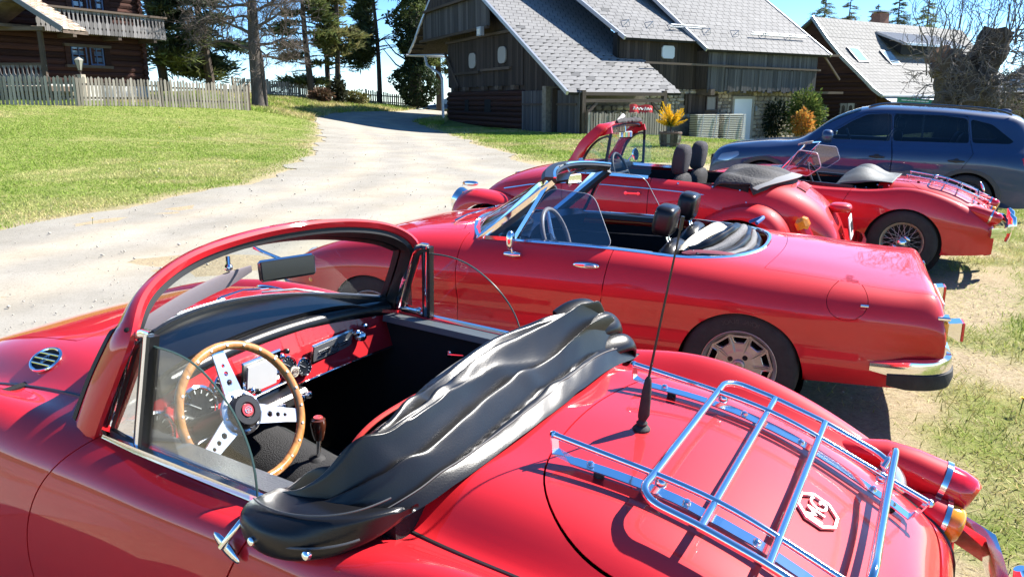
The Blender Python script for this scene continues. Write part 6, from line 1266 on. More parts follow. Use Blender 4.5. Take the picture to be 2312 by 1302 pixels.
    m_ = 8; V = [lean(k/(m_-1), y) for y in ys for k in range(m_)]; obj('windscreen', V, [(i*m_+k, (i+1)*m_+k, (i+1)*m_+k+1, i*m_+k+1) for i in range(44) for k in range(m_-1)], GLASS, car)
    b = MB(); b.sweep([base(y)+Vector((.005, 0, .004)) for y in ys], [(-.014, -.008), (.014, -.008), (.01, .012), (-.010, .012)]); fr = b.obj('windscreen_frame', CHROME, car)
    for s in (1, -1):
        b = MB(); b.sweep([lean(t, .66*s) for t in np.linspace(-.01, 1.0, 12)], [(-.017, -.016), (.017, -.016), (.017, .016), (-.017, .016)], up=(.6, s*.5, .6)); b.obj('pillar', CHROME, fr)
        b = MB(); b.sweep([lean(t, .66*s)+Vector((-.02, -s*.016, -.018)) for t in np.linspace(0, .97, 12)], [(-.02, -.02), (.02, -.02), (.02, .012), (-.02, .012)], up=(.6, s*.5, .6)); b.obj('pillar_seal', BLACKP, fr)
    b = MB(); b.sweep([top_(y)+Vector((0, 0, .004)) for y in ys], [(-.060, -.026), (.010, -.030), (.024, -.006), (.012, .018), (-.045, .020), (-.066, .0)]); b.obj('header', BLACKP, fr)
    b = MB(); b.sweep([top_(y)+Vector((-.012, 0, .020)) for y in ys], [(-.010, -.004), (.010, -.004), (.008, .004), (-.008, .004)]); b.obj('header_trim', CHROME, fr)
    for y0, y1 in ((.50, .14), (-.14, -.50)):
        b = MB(); b.sweep([top_(y0*(1-t)+y1*t)+Vector((-.06, 0, -.03)) for t in np.linspace(0, 1, 14)], [(-.07, -.012), (.03, -.006), (.04, .006), (-.06, .004)], up=(.2, 0, 1)); b.obj('sun_visor', BLACKL, car)
    # quarter lights and door glasses
    for s in (1, -1):
        Y = lambda z: s*(.662-.26*(z-.86)); tri = [(1.515, .868), (1.19, 1.185), (1.135, 1.20), (1.315, .868)]
        L = rpoly([(x, z) for x, z in tri], .02, 3)
        b = MB(); b.sweep([(x, Y(z), z) for x, z in L], [(-.011, -.010), (.011, -.010), (.011, .010), (-.011, .010)], up=(0, s, 0), closed=True); q = b.obj('quarter_light', CHROME, car)
        obj('pane', [(x, Y(z), z) for x, z in tri], [(0, 1, 2, 3)], GLASS, q, False)
        b = MB(); b.sweep([(1.32, Y(.868)-s*.006, .868), (1.132, Y(1.20)-s*.006, 1.20)], [(-.006, -.008), (.006, -.008), (.006, .008), (-.006, .008)], up=(0, s, 0)); b.obj('channel', BLACKP, q)
        gp = rpoly([(1.30, .86), (1.135, 1.165), (.86, 1.14), (.72, .86)], .06, 6)
        gl = glass_mat('blue_glass', (.60, .68, .80), 1.0, .05) if s > 0 else GLASS
        b = MB(); b.prism(gp, lambda x, z: (x, Y(z)+s*.002, z), lambda x, z: (x, Y(z)-s*.002, z)); dg = b.obj('door_glass', gl, car, smooth=False)
        b = MB(); k0 = [p for p in gp if p[1] > .865]; b.tube([(x, Y(z), z) for x, z in k0[4:]], .0022, 5); b.obj('glass_edge', mat('pale_edge', (.45, .5, .5), .2), dg)
    b = MB(); rot = Matrix.Rotation(R(-20), 3, 'Z'); b.box((1.17, .03, 1.165), (.02, .15, .06), rot, bev=.01); im = b.obj('interior_mirror', BLACKP, car)
    b = MB(); b.box(Vector((1.17, .03, 1.165))+rot @ Vector((-.0095, 0, 0)), (.006, .13, .048), rot); b.obj('mirror_glass', CHROME, im)
    b = MB(); b.tube([(1.18, .03, 1.19), (1.22, .02, 1.235)], .005, 6); b.obj('stalk', CHROME, im)
    # door mirror, handle
    b = MB(); b.tube([(1.33, .765, .80), (1.27, .775, .80), (1.23, .77, .80)], [.012, .02, .010], 12); b.tube([(1.28, .775, .805), (1.28, .785, .84)], .008, 8); dm = b.obj('door_mirror', CHROME, car)
    b = MB(); b.ball((1.283, .79, .885), (.022, .034, .055), 16, p=.8); b.obj('shell', CHROME, dm)
    b = MB(); b.ball((.84, .773, .772), (.075, .010, .018), 18, p=.8); h = b.obj('door_handle', CHROME, car)
    b = MB(); b.ball((.815, .783, .772), (.035, .008, .010), 12); b.obj('button', STEEL, h)
    b = MB(); b.tube([(-.585, .785, .692), (-.55, .792, .694)], .006, 8); b.obj('flap_pull', CHROME, car)
    # seats
    for y in (.34, -.34):
        b = MB(); b.ball((.80, y, .40), (.27, .24, .10), 20, p=.6); st = b.obj('seat', BLACKL, car)
        ro = Matrix.Rotation(R(-22), 3, 'Y')
        b = MB(); b.ball((.53, y, .61), (.07, .235, .28), 22, rot=ro, p=.62); b.obj('backrest', BLACKL, st)
        b = MB(); b.ball((.53, y, .61), (.078, .215, .26), 22, rot=ro, p=.62); b.obj('seat_insert', BLACKP, st)
        b = MB(); b.ball((.50, y, .985), (.062, .115, .088), 22, rot=Matrix.Rotation(R(-10), 3, 'Y'), p=.45); hr = b.obj('headrest', BLACKL, st)
        for q in (-.03, .03): b = MB(); b.tube([(.495, y+q, .92), (.475, y+q, .84)], .006, 8); b.obj('headrest_rod', CHROME, hr)
    # folded hood behind the seats with its pale rear window
    from mathutils import noise
    for k in range(5):
        r = .615-.05*k; b = MB(); P = []
        for a in np.linspace(R(14), R(166), 40): P.append((.33-.30*abs(math.sin(a))**.8+.03*k, r*math.cos(a), .80+.022*k+.02*math.sin(a*3+k)-.05*abs(math.cos(a))**3))
        b.tube(P, [.040+.012*noise.noise((i*.3, k*3, 1)) for i in range(40)], 12, sq=(1.0, .75)); b.obj('hood_fold', BLACKL if k % 2 == 0 else mat('grey_cloth', (.16, .16, .165), .7, bump=.4, bscale=150), car)
    V = []; n1, n2 = 14, 5
    for i in range(n1):
        for k in range(n2):
            t, q = i/(n1-1), k/(n2-1); V.append((.36-.16*t+.05*q, .42-.60*t, .82+.075*t+.06*q*(1-abs(2*t-1)**3)+.012*math.sin(4*t+3*q)))
    obj('rear_window', V, [(i*n2+k, (i+1)*n2+k, (i+1)*n2+k+1, i*n2+k+1) for i in range(n1-1) for k in range(n2-1)], mat('cream_plastic', (.62, .56, .45), .3), car)
    b = MB(); b.tube(curve([(.06, -.30, .90), (.03, -.38, .925), (.05, -.44, .915), (.12, -.48, .88)], 16), .012, 8); b.obj('blue_strap', mat('blue_strap', (.05, .14, .40), .5), car)
    for s in (1, -1):
        b = MB(); b.tube([(.42, s*.60, .80), (.25, s*.56, .84), (.12, s*.50, .83)], .008, 8); b.tube([(.40, s*.60, .77), (.22, s*.52, .80)], .006, 8); b.obj('hood_frame', BLACKP, car)
    b = MB(); b.ball((.22, .46, .81), (.17, .07, .035), 16, p=.8); b.obj('folded_cloth', mat('maroon_cloth', (.16, .02, .045), .8), car)
    # wheels
    for x, s in ((0, 1), (0, -1), (2.25, 1), (2.25, -1)): alloy_wheel(car, x, .695*s, s)
    for s in (1, -1):
        for x in (0, 2.25): b = MB(); b.lathe([(.05, -.02), (.325, -.02), (.33, .26)], (x, .46*s, .285), (0, s, 0), 28, cap=False); b.obj('wheel_arch', DARK, car)
    # tail
    for s in (1, -1):
        b = MB(); b.box((-.925, s*.625, .545), (.03, .16, .19), bev=.012); tl = b.obj('tail_lamp', REDLENS, car)
        b = MB(); b.box((-.908, s*.715, .575), (.065, .025, .12), bev=.008); b.obj('indicator', AMBER, tl)
        b = MB(); b.box((-.915, s*.70, .65), (.06, .07, .02), bev=.006); b.obj('bezel', CHROME, tl)
        b = MB(); b.box((-.928, s*.50, .56), (.03, .06, .16), bev=.008); b.obj('reversing_lamp', mat('clear_lens'), tl)
    P = curve([(-.62, .775, .395), (-.75, .785, .40), (-.88, .775, .41), (-.950, .71, .415), (-.968, .55, .42), (-.975, .2, .42), (-.975, -.2, .42), (-.968, -.55, .42), (-.950, -.71, .415), (-.88, -.775, .41), (-.62, -.775, .395)], 70)
    sc = [.45+.55*min(1, min(i, 69-i)/6) for i in range(70)]
    b = MB(); b.sweep(P, [(-.012, -.05), (.012, -.05), (.020, .0), (.012, .035), (-.01, .045)], scale=sc); bp = b.obj('rear_bumper', CHROME, car)
    b = MB(); b.sweep([p+np.array([0, 0, -.05]) for p in P[3:-3]], [(-.025, -.05), (.020, -.05), (.030, -.01), (.026, .025), (-.02, .03)], scale=sc[3:-3]); b.obj('bumper_rubber', RUBBER, bp)
    for y in (.42, -.42):
        b = MB(); b.prism([(-.955, .515), (-1.03, .475), (-1.03, .575), (-.97, .565)], lambda q, h: (q, y-.05, h), lambda q, h: (q, y+.05, h)); b.box((-.95, y, .50), (.05, .03, .08)); ov = b.obj('overrider', CHROME, car, False)
        b = MB(); b.box((-1.038, y, .525), (.014, .098, .096), bev=.004); b.obj('reflector', REDLENS, ov)
    b = MB(); b.box((-.965, 0, .56), (.01, .5, .11), bev=.003); b.obj('number_plate', WHITE, car)
    P = curve([(2.80, .74, .40), (2.95, .68, .40), (3.09, .52, .40), (3.17, .2, .40), (3.17, -.2, .40), (3.09, -.52, .40), (2.95, -.68, .40), (2.80, -.74, .40)], 50)
    b = MB(); b.sweep(P, [(-.02, -.05), (.012, -.05), (.02, .0), (.012, .045), (-.012, .05)]); fb = b.obj('front_bumper', RUBBER, car)
    b = MB(); b.sweep([p+np.array([0, 0, .05]) for p in P], [(-.03, -.012), (.03, -.012), (.02, .016), (-.02, .018)]); b.obj('bumper_blade', CHROME, fb)
    for s in (1, -1):
        b = MB(); b.lathe([(.10, -.06), (.10, .02), (.085, .04), (0, .055)], (2.86, .52*s, .585), (.9, .1*s, .35), 24); b.obj('headlamp', mat('clear_lens'), car)
        b = MB(); b.lathe([(.018, 0), (.016, .012), (0, .018)], (2.72, .738*s, .52), (.1, s, .1), 12); b.obj('side_repeater', AMBER, car)
        b = MB(); b.tube([(1.84, .40*s, .905), (1.80, .30*s, .935), (1.74, .02*s, .955)], [.010, .007, .004], 8); b.obj('wiper', CHROME, car)
    return S
def alloy_wheel(car, x, y, s):
    z = .30; b = MB(); tyre(b, (x, y, z), (0, s, 0), .302, .165, .190); t = b.obj('wheel', RUBBER, car)
    L = []
    for side_txt, r in (('ROYAL BLACK', .247),):
        for k, ch in enumerate(side_txt):
            a = R(90+s*(-4.0)*(k-5)); c = Vector((x+r*math.cos(a)*1, y+s*.0865, z+r*math.sin(a))); rad = Vector((math.cos(a), 0, math.sin(a)))
            if ch != ' ' and s > 0 and x == 0: text_mesh(None, ch, .034, .0012, mat('dark_grey_letter', (.045, .045, .048), .6), t, c, Vector((-math.sin(a), 0, math.cos(a)))*(-1), rad, 'tyre_letter')
    b = MB(); b.lathe([(.172, -.06), (.176, .03), (.186, .058), (.196, .070), (.198, .074), (.192, .076), (.182, .066), (.172, .050), (.160, .030)], (x, y, z), (0, s, 0), 48, cap=False); b.obj('rim', ALLOY, t)
    b = MB(); b.lathe([(.165, -.02), (0, -.02)], (x, y, z), (0, s, 0), 30, cap=False); b.obj('brake_disc', DARK, t)
    pt = lambda r, a, h: (x+r*math.cos(a), y+s*h, z+r*math.sin(a)); N = 10; st = 2*math.pi/N; b = MB()
    hh = lambda r: float(np.interp(r, [.03, .08, .11, .172], [.050, .047, .040, .052]))
    hole = [(.122, -.17), (.122, .17), (.138, .235), (.162, .235), (.162, -.235), (.138, -.235)]
    for k in range(N):
        a = st*k+.31; H = [pt(r, a+t*1.0, hh(r)) for r, t in hole]; Hb = [pt(r, a+t*.95, hh(r)-.032) for r, t in hole]
        O = [(.03, -.5*st), (.03, .5*st), (.12, .5*st), (.174, .5*st), (.174, -.5*st), (.12, -.5*st)]; OV = [pt(r, a+t, hh(r)) for r, t in O]; f = lambda *q: tuple(q)[::s]
        b.add(OV+H+Hb, [f(0, 1, 7, 6), f(1, 2, 8, 7), f(2, 3, 9, 8), f(3, 4, 10, 9), f(4, 5, 11, 10), f(5, 0, 6, 11)]+[f(6+i, 6+(i+1) % 6, 12+(i+1) % 6, 12+i) for i in range(6)])
    b.obj('spokes', ALLOY, t)
    b = MB()
    for k in range(N): a = st*k+.31; b.tube([pt(r, a+q, hh(r)+.002) for r, q in hole], .0034, 5, closed=True)
    b.obj('slot_edges', mat('bright_edge', (.62, .60, .60), .3, .8), t)
    b = MB()
    for k in range(N): a = st*(k+.5)+.31; b.tube([pt(.072, a, .049), pt(.11, a, .044), pt(.158, a, .053)], [.007, .010, .004], 6, sq=(1, .5))
    b.obj('spoke_ribs', ALLOY, t)
    b = MB(); b.lathe([(.085, .047), (.075, .05), (.045, .044), (.034, .05), (.032, .062), (.024, .066), (0, .067)], (x, y, z), (0, s, 0), 30, cap=False); b.obj('hub', ALLOY, t)
    b = MB(); b.lathe([(.022, .066), (.02, .069), (0, .07)], (x, y, z), (0, s, 0), 20, cap=False); b.obj('hub_badge', mat('old_gold', (.40, .34, .22), .45, .6, var=.5, vscale=120), t)
    for k in range(4):
        a = R(90*k+35); b = MB(); b.lathe([(.014, .046), (.014, .05), (.008, .05), (.008, .062), (0, .064)], (x+.054*math.cos(a), y, z+.054*math.sin(a)), (0, s, 0), 12, cap=False); b.obj('wheel_nut', DARK if k % 2 else BLACKP, t)
AS = alfa()
# ------------------------------------------------------------------ round-backed red cabriolet
beetle = car_thing('convertible_car', 'red rounded cabriolet with tall windscreen arch and folded black top, third from the camera', 2.232, 7.138, 63.5, .0)
V_ROWS = [(2.80, [.50]*8, [0, .14, .24, .29, .32, .34, .345, .34]),
    (2.73, [.66, .65, .62, .58, .54, .48, .42, .36], [0, .19, .32, .39, .43, .45, .45, .44]),
    (2.56, [.825, .815, .78, .725, .66, .56, .45, .35], [0, .22, .37, .45, .49, .51, .51, .50]),
    (2.2, [.985, .97, .93, .875, .80, .65, .48, .33], [0, .24, .41, .50, .55, .57, .57, .56]),
    (1.85, [1.05, 1.035, 1.0, .95, .875, .70, .5, .3], [0, .25, .44, .55, .61, .64, .64, .62]),
    (1.6, [1.08, 1.07, 1.045, 1.0, .92, .74, .5, .28], [0, .25, .45, .57, .635, .665, .665, .64]),
    (1.2, [1.05, 1.05, 1.035, 1.0, .92, .75, .5, .28], [0, .25, .46, .58, .65, .685, .685, .65]),
    (.8, [1.02, 1.02, 1.005, .975, .905, .75, .5, .28], [0, .25, .46, .58, .65, .69, .69, .65]),
    (.4, [1.0, 1.0, .985, .95, .885, .74, .5, .28], [0, .25, .46, .58, .645, .68, .68, .65]),
    (0, [.99, .985, .965, .92, .85, .70, .48, .28], [0, .25, .44, .55, .61, .645, .645, .62]),
    (-.3, [.965, .955, .93, .88, .80, .64, .46, .28], [0, .24, .41, .50, .555, .575, .575, .55]),
    (-.55, [.84, .83, .80, .75, .68, .56, .42, .28], [0, .22, .36, .43, .47, .485, .485, .47]),
    (-.75, [.62, .61, .59, .55, .50, .43, .36, .28], [0, .19, .30, .35, .375, .385, .385, .37]),
    (-.82, [.42, .42, .41, .39, .37, .34, .32, .28], [0, .14, .22, .27, .29, .30, .30, .29])][::-1]
def vw():
    car = beetle; S = Surf(mirror_net([[(x, y, z) for y, z in zip(Y, Z)] for x, Z, Y in V_ROWS]), 150, 90); g = .003
    P = lambda fs, n, m=RED, **k: panel(S, fs, n, m, car, **k)
    ck = lambda V: np.where(V[:, 2] > .8, -np.minimum.reduce([V[:, 0]-.02-.30*(V[:, 1]/.58)**4, 1.52-.25*V[:, 1]**2-V[:, 0], .575-np.abs(V[:, 1])]), .1)
    eng = lambda V: np.minimum.reduce([-.385-V[:, 0]+.02, V[:, 0]+.80, .30-.25*np.maximum(0, -.45-V[:, 0])-np.abs(V[:, 1]), V[:, 2]-.36])
    hoodf = lambda V: np.minimum.reduce([V[:, 0]-1.74+.2*V[:, 1]**2, 2.755-V[:, 0], V[:, 2]-.50, (.52-.30*np.maximum(0, V[:, 0]-2.05)**1.3)-np.abs(V[:, 1])])
    dr = lambda V: V[:, 0]-.80; df = lambda V: 1.66-.35*(1-V[:, 2])**2-V[:, 0]; side = lambda s: (lambda V: V[:, 1]*s-.55)
    aw = lambda cx: (lambda V: np.where(np.abs(V[:, 1]) > .3, np.hypot(V[:, 0]-cx, V[:, 2]-.30)-.37, 1))
    P([ck, lambda V: .80-V[:, 0]-g, lambda V: -eng(V)-g, aw(0)], 'rear_body'); P([eng], 'engine_lid')
    P([ck, lambda V: np.maximum(-df(V), np.where(np.abs(V[:, 1]) < .56, V[:, 0]-1.4, -1))-g, lambda V: -hoodf(V)-g, aw(2.40)], 'front_body'); P([hoodf], 'bonnet')
    for s in (1, -1): P([side(s), ck, lambda V: dr(V)-g, lambda V: df(V)-g, lambda V: V[:, 2]-.30], 'door')
    # louvres on the engine lid
    for k in range(18):
        y = -.235+.47*k/17; pts = []
        for x in (-.40, -.44, -.48): z, n = surf_z(S, x, y); pts.append(Vector((x, y, z))+Vector(n)*.004)
        b = MB(); b.tube(pts, .006, 6); b.obj('louvre', mat('red_paint'), car)
        b = MB(); b.tube([p+Vector((0, .013, -.004)) for p in pts], .005, 5); b.obj('louvre_slot', DARK, car)
    # fenders
    def fender(cx, s, sec, a0, a1, n=44, name='front_fender'):
        V = []; m_ = 15
        for i in range(n):
            a = a0+(a1-a0)*i/(n-1); e = math.sin(math.pi*i/(n-1)); k0 = sec(a)
            C = curve([(.40, k0*1.0-.02), (.54, k0*1.02), (.64, k0*1.0), (.715, k0*.93), (.752, k0*.83), (.755, .375)], m_)
            for y, r in C: V.append((cx+r*math.cos(a), s*y, .30+r*math.sin(a)))
        F = [(i*m_+k, i*m_+k+1, (i+1)*m_+k+1, (i+1)*m_+k)[::s] for i in range(n-1) for k in range(m_-1)]
        return obj(name, V, F, RED, car)
    for s in (1, -1):
        front = lambda a: .445+.115*math.exp(-((a-R(48))/R(30))**2)+.055*math.exp(-((a-R(150))/R(40))**2)
        ff = fender(2.40, s, front, R(-12), R(185)); rear = lambda a: .45+.07*math.exp(-((a-R(120))/R(40))**2)+.035*math.exp(-((a-R(20))/R(40))**2)
        fender(0.0, s, rear, R(-5), R(200), name='rear_fender')
        b = MB(); b.lathe([(.115, -.06), (.118, .0), (.105, .022), (.09, .026)], (2.84, .545*s, .69), (.86, .05*s, .42), 28); hl = b.obj('headlamp', CHROME, car)
        b = MB(); b.lathe([(.092, .02), (.06, .04), (0, .05)], (2.84, .545*s, .69), (.86, .05*s, .42), 28, cap=False); b.obj('lens', mat('clear_lens'), hl)
        b = MB(); b.ball((2.66, .60*s, .845), (.085, .035, .026), 16, p=.8); il = b.obj('indicator', CHROME, car)
        b = MB(); b.ball((2.705, .60*s, .845), (.048, .031, .024), 14); b.obj('lens', AMBER, il)
        b = MB(); b.box((-.535, .635*s, .605), (.09, .15, .22), Matrix.Rotation(R(28), 3, 'Y'), bev=.03); tl = b.obj('tail_lamp', REDLENS, car)
        b = MB(); b.box((-.518, .638*s, .66), (.105, .156, .11), Matrix.Rotation(R(28), 3, 'Y'), bev=.028); b.obj('indicator_lens', AMBER, tl)
        b = MB(); b.lathe([(.05, -.02), (.36, -.02), (.37, .28)], (0, .40*s, .31), (0, s, 0), 24, cap=False); b.lathe([(.05, -.02), (.36, -.02), (.37, .28)], (2.4, .40*s, .31), (0, s, 0), 24, cap=False); b.obj('wheel_arch', DARK, car)
        for cx in (0, 2.4):
            b = MB(); tyre(b, (cx, .655*s, .31), (0, s, 0), .315, .15, .20); wt = b.obj('wheel', RUBBER, car)
            b = MB(); b.lathe([(.205, .06), (.19, .07), (.17, .04), (.10, .05), (.09, .075), (0, .085)], (cx, .655*s, .31), (0, s, 0), 32, cap=False); b.obj('hub_cap', CHROME, wt)
        b = MB(); b.box((1.2, .66*s, .27), (1.5, .16, .035), bev=.01); b.obj('running_board', RUBBER, car)
        # side mouldings
        pts = [(x, s*(float(np.interp(x, [-.1, .4, .8, 1.2, 1.6, 2.0, 2.35], [.607, .652, .664, .664, .652, .602, .555]))), float(np.interp(x, [-.1, .4, .8, 1.2, 1.6, 2.0, 2.35], [.80, .868, .89, .905, .905, .865, .80]))) for x in np.linspace(-.05, 2.3, 40)]
        b = MB(); b.tube(pts, .007, 6); b.obj('side_moulding', CHROME, car)
        b = MB(); b.sweep([(.94+t, s*.697, .845) for t in (-.075, -.05, 0, .05, .075)], [(-.009, -.008), (.009, -.006), (.009, .006), (-.009, .008)]); b.lathe([(.016, -.012), (.016, .01)], (1.0, s*.69, .845), (0, s, 0), 10); b.lathe([(.016, -.012), (.014, .012)], (.885, s*.69, .845), (0, s, 0), 10); b.obj('door_handle', CHROME, car)
        b = MB(); b.sweep([(x, s*.592, .985+.035*(x-.8)) for x in (.82, 1.2, 1.52)], [(-.035, -.012), (.012, -.012), (.012, .012), (-.03, .015)]); b.obj('waist_trim', CHROME, car)
        for x in (.55, .25, .02): b = MB(); b.lathe([(.010, -.01), (.009, .006), (0, .009)], (x, s*float(np.interp(x, [0, .4, .8], [.565, .60, .61])), float(np.interp(x, [0, .4, .8], [.905, .935, .955]))), (0, s, .5), 10); b.obj('press_stud', CHROME, car)
    # windscreen surround
    L = [(1.60, .60, 1.03), (1.53, .59, 1.12), (1.46, .59, 1.24), (1.37, .575, 1.335), (1.305, .535, 1.40), (1.27, .39, 1.43), (1.26, .19, 1.44)]
    C = curve(L+[(1.257, 0, 1.443)]+[(x, -y, z) for x, y, z in L[::-1]], 80); up = []
    for p in C: d = np.array([.2, p[1]*1.7, (p[2]-1.05)]); up.append(tuple(d/np.linalg.norm(d)))
    b = MB(); b.sweep(C, [(-.050, -.012), (.035, -.016), (.05, .0), (.042, .022), (.0, .030), (-.045, .026), (-.058, .006)], up=up); fr = b.obj('windscreen_surround', RED, car)
    b = MB(); b.sweep(C, [(-.03, -.026), (.03, -.028), (.03, -.012), (-.03, -.012)], up=up); b.obj('seal', BLACKP, fr)
    C2 = [Vector(c)+Vector((-.02, 0, .018)) for c in C[26:54]]
    from mathutils import noise
    b = MB(); b.tube([c+Vector((-.035+.02*noise.noise((i*.4, 1, 1)), 0, .012+.02*noise.noise((i*.5, 2, 2)))) for i, c in enumerate(C2)], [.014+.022*abs(noise.noise((i*.3, 5, 5))) for i in range(len(C2))], 8, sq=(1.4, .7)); b.obj('torn_header_cloth', mat('black_cloth', (.03, .028, .03), .85, bump=.5, bscale=120), fr)
    b = MB(); b.tube([C2[4]+Vector((0, 0, .015)), C2[9]+Vector((0, -.02, .06))], [.014, .02], 7, sq=(1, .4)); b.obj('visor_cloth', mat('pale_cloth', (.45, .42, .42), .8), fr)
    V = []; m_ = 8
    for p in C:
        for k in range(m_): t = k/(m_-1); V.append((p[0]*t+(1.66-.15*p[1]**2)*(1-t), p[1]*.96*t+p[1]*(1-t), (p[2]-.01)*t+1.03*(1-t)))
    obj('windscreen', V, [(i*m_+k, (i+1)*m_+k, (i+1)*m_+k+1, i*m_+k+1) for i in range(79) for k in range(m_-1)], GLASS, car)
    for s in (1, -1):
        # quarter light with a second red pillar skin behind the screen
        Y = lambda z: s*(.60-.22*(z-1.0))
        lp = rpoly([(1.51, 1.015), (1.42, 1.215), (1.335, 1.305), (1.22, 1.345), (1.24, 1.015)], .05, 4)
        b = MB(); b.sweep([(x, Y(z), z) for x, z in lp], [(-.009, -.008), (.009, -.008), (.009, .008), (-.009, .008)], up=(0, s, 0), closed=True); q = b.obj('quarter_light', BLACKP, car)
        obj('pane', [(x, Y(z), z) for x, z in lp], [tuple(range(len(lp)))], GLASS, q, False)
        b = MB(); b.sweep([(1.245, Y(1.0), 1.0), (1.218, Y(1.36), 1.36)], [(-.012, -.010), (.012, -.010), (.012, .010), (-.012, .010)], up=(0, s, 0)); b.obj('post', BLACKP, q)
        O = [(1.60, 1.02), (1.50, 1.235), (1.395, 1.355), (1.22, 1.42), (1.205, 1.362), (1.335, 1.325), (1.43, 1.235), (1.525, 1.02)]
        b = MB(); b.prism(O, lambda x, z: (x, Y(z)+s*.012, z), lambda x, z: (x, Y(z)-s*.014, z)); b.obj('pillar', RED, car, smooth=False)
        gp = rpoly([(1.235, 1.0), (1.21, 1.33), (.83, 1.305), (.80, .99)], .05, 4)
        b = MB(); b.prism(gp, lambda x, z: (x, Y(z)+s*.002, z), lambda x, z: (x, Y(z)-s*.002, z)); b.obj('door_glass', GLASS, car, smooth=False)
        b = MB(); b.lathe([(.02, 0), (.06, .012), (.068, .03), (.064, .036)], (1.42, .80*s, 1.085), (-.9, -.1*s, .1), 22); b.tube([(1.43, .80*s, 1.08), (1.44, .68*s, 1.02)], .008, 8); dm = b.obj('door_mirror', CHROME, car)
        b = MB(); b.lathe([(.062, .034), (0, .035)], (1.42, .80*s, 1.085), (-.9, -.1*s, .1), 22, cap=False); b.obj('mirror_glass', mat('mirror_silver', (.75, .8, .85), .03, 1), dm)
    b = MB(); b.box((1.25, .0, 1.33), (.02, .20, .065), Matrix.Rotation(R(-20), 3, 'Z'), bev=.012); im = b.obj('interior_mirror', CHROME, car)
    rot = Matrix.Rotation(R(-20), 3, 'Z')
    for k, c in enumerate(((.15, .3, .6), (.5, .4, .1), (.2, .45, .3), (.5, .2, .15), (.12, .2, .5))):
        b = MB(); b.box(Vector((1.25, 0, 1.33))+rot @ Vector((-.011, .07-.035*k, 0)), (.003, .028, .045), rot); b.obj('coloured_film', mat(f'film{"abcde"[k]}', c, .2), im)
    b = MB(); b.tube([(1.25, 0, 1.35), (1.26, 0, 1.42)], .006, 6); b.obj('stalk', CHROME, im)
    b = MB(); b.sweep([(1.50-.15*y*y, y, 1.03) for y in np.linspace(.56, -.56, 15)], [(-.06, -.14), (.10, -.05), (.10, .0), (0, .03), (-.06, .0)]); b.obj('dashboard', BLACKP, car)
    c = Vector((1.17, .33, .99)); ax = Vector((-.93, 0, .36)).normalized(); e1 = Vector((0, -1, 0)); e2 = ax.cross(e1); e2 = e2 if e2.z > 0 else -e2
    b = MB(); b.tube([c+e1*.19*math.cos(a)+e2*.19*math.sin(a) for a in np.linspace(0, 2*math.pi, 48, endpoint=False)], .014, 8, closed=True); b.tube([c-e1*.18, c+e1*.18], .014, 8); b.obj('steering_wheel', BLACKP, car)
    b = MB(); b.box((.75, 0, .28), (1.6, 1.2, .03)); b.box((-.02, 0, .6), (.03, 1.1, .65)); b.box((1.55, 0, .6), (.03, 1.1, .65))
    for s in (1, -1): b.box((.75, s*.565, .62), (1.6, .02, .66))
    b.obj('cockpit_tub', BLACKC, car, smooth=False)
    CL = mat('black_cloth')
    for y in (.33, -.33):
        ro = Matrix.Rotation(R(-14), 3, 'Y')
        b = MB(); b.ball((.92, y, .55), (.26, .23, .09), 18, p=.6); st = b.obj('seat', CL, car)
        b = MB(); b.ball((.63, y, .76), (.075, .225, .26), 20, rot=ro, p=.65); b.obj('backrest', CL, st)
        b = MB(); b.ball((.60, y, 1.13), (.07, .135, .14), 20, rot=Matrix.Rotation(R(-8), 3, 'Y'), p=.62); hr = b.obj('headrest', mat('grey_cloth_dark', (.04, .037, .045), .9, bump=.5, bscale=160), st)
        for q in (-.035, .035): b = MB(); b.tube([(.60, y+q, 1.04), (.62, y+q, .96)], .007, 6); b.obj('headrest_rod', BLACKP, hr)
    b = MB(); b.ball((.18, 0, .70), (.12, .50, .20), 18, p=.6); b.obj('rear_seat', CL, car)
    # lowered top lying over the rear deck: lofted cover
    rows = []
    for y, k in zip(np.linspace(.60, -.60, 13), range(13)):
        e = 1-(y/.60)**2; xr = -.10-.27*e; z0 = .90+.085*e**.6
        rows.append([(.24+.02*e, y, z0+.01), (.20, y*.99, z0+.045+.008*e+.02*math.sin(k*1.3)), (.08-.04*e, y*.98, z0+.05+.012*e+.025*math.sin(k*2.1)), (-.06-.12*e, y*.985, z0+.04+.01*e+.018*math.sin(k*1.7+1)), (xr+.03, y, z0+.025-.025*e), (xr, y*1.02, z0-.03-.06*e*.3)])
    T = Surf(rows, 60, 30); o = obj('folded_top', T.V[:, :3], [tuple(f) for f in T.F], mat('black_cloth_cover', (.035, .034, .036), .75, bump=.4, bscale=60), car); o.modifiers.new('Solidify', 'SOLIDIFY').thickness = .01
    hp = [((-.10-.27*(1-(y/.60)**2))+.012, y*1.0, .90+.085*max(0, 1-(y/.60)**2)**.6+.012) for y in np.linspace(.595, -.595, 41)]
    b = MB(); b.sweep(hp, [(-.05, -.010), (.045, .012), (.05, .022), (-.05, .004)], up=(-.45, 0, 1)); b.obj('cover_hem', mat('grey_vinyl', (.22, .22, .22), .55), o)
    for k in range(8):
        y = -.52+1.04*k/7; e = 1-(y/.58)**2; b = MB(); b.lathe([(.010, 0), (.008, .006), (0, .008)], (-.095-.275*e+.012, y, .90+.085*e**.6+.012-.02*e), (-.6, 0, .8), 10); b.obj('eyelet', STEEL, o)
    # plate lamp and plate
    b = MB(); b.ball((-.755, 0, .735), (.10, .115, .045), 18, p=.75); b.obj('plate_lamp', RED, car)
    b = MB(); rot = Matrix.Rotation(R(10), 3, 'Y'); b.box((-.855, 0, .57), (.010, .34, .20), rot, bev=.004); pl = b.obj('number_plate', WHITE, car)
    b = MB()
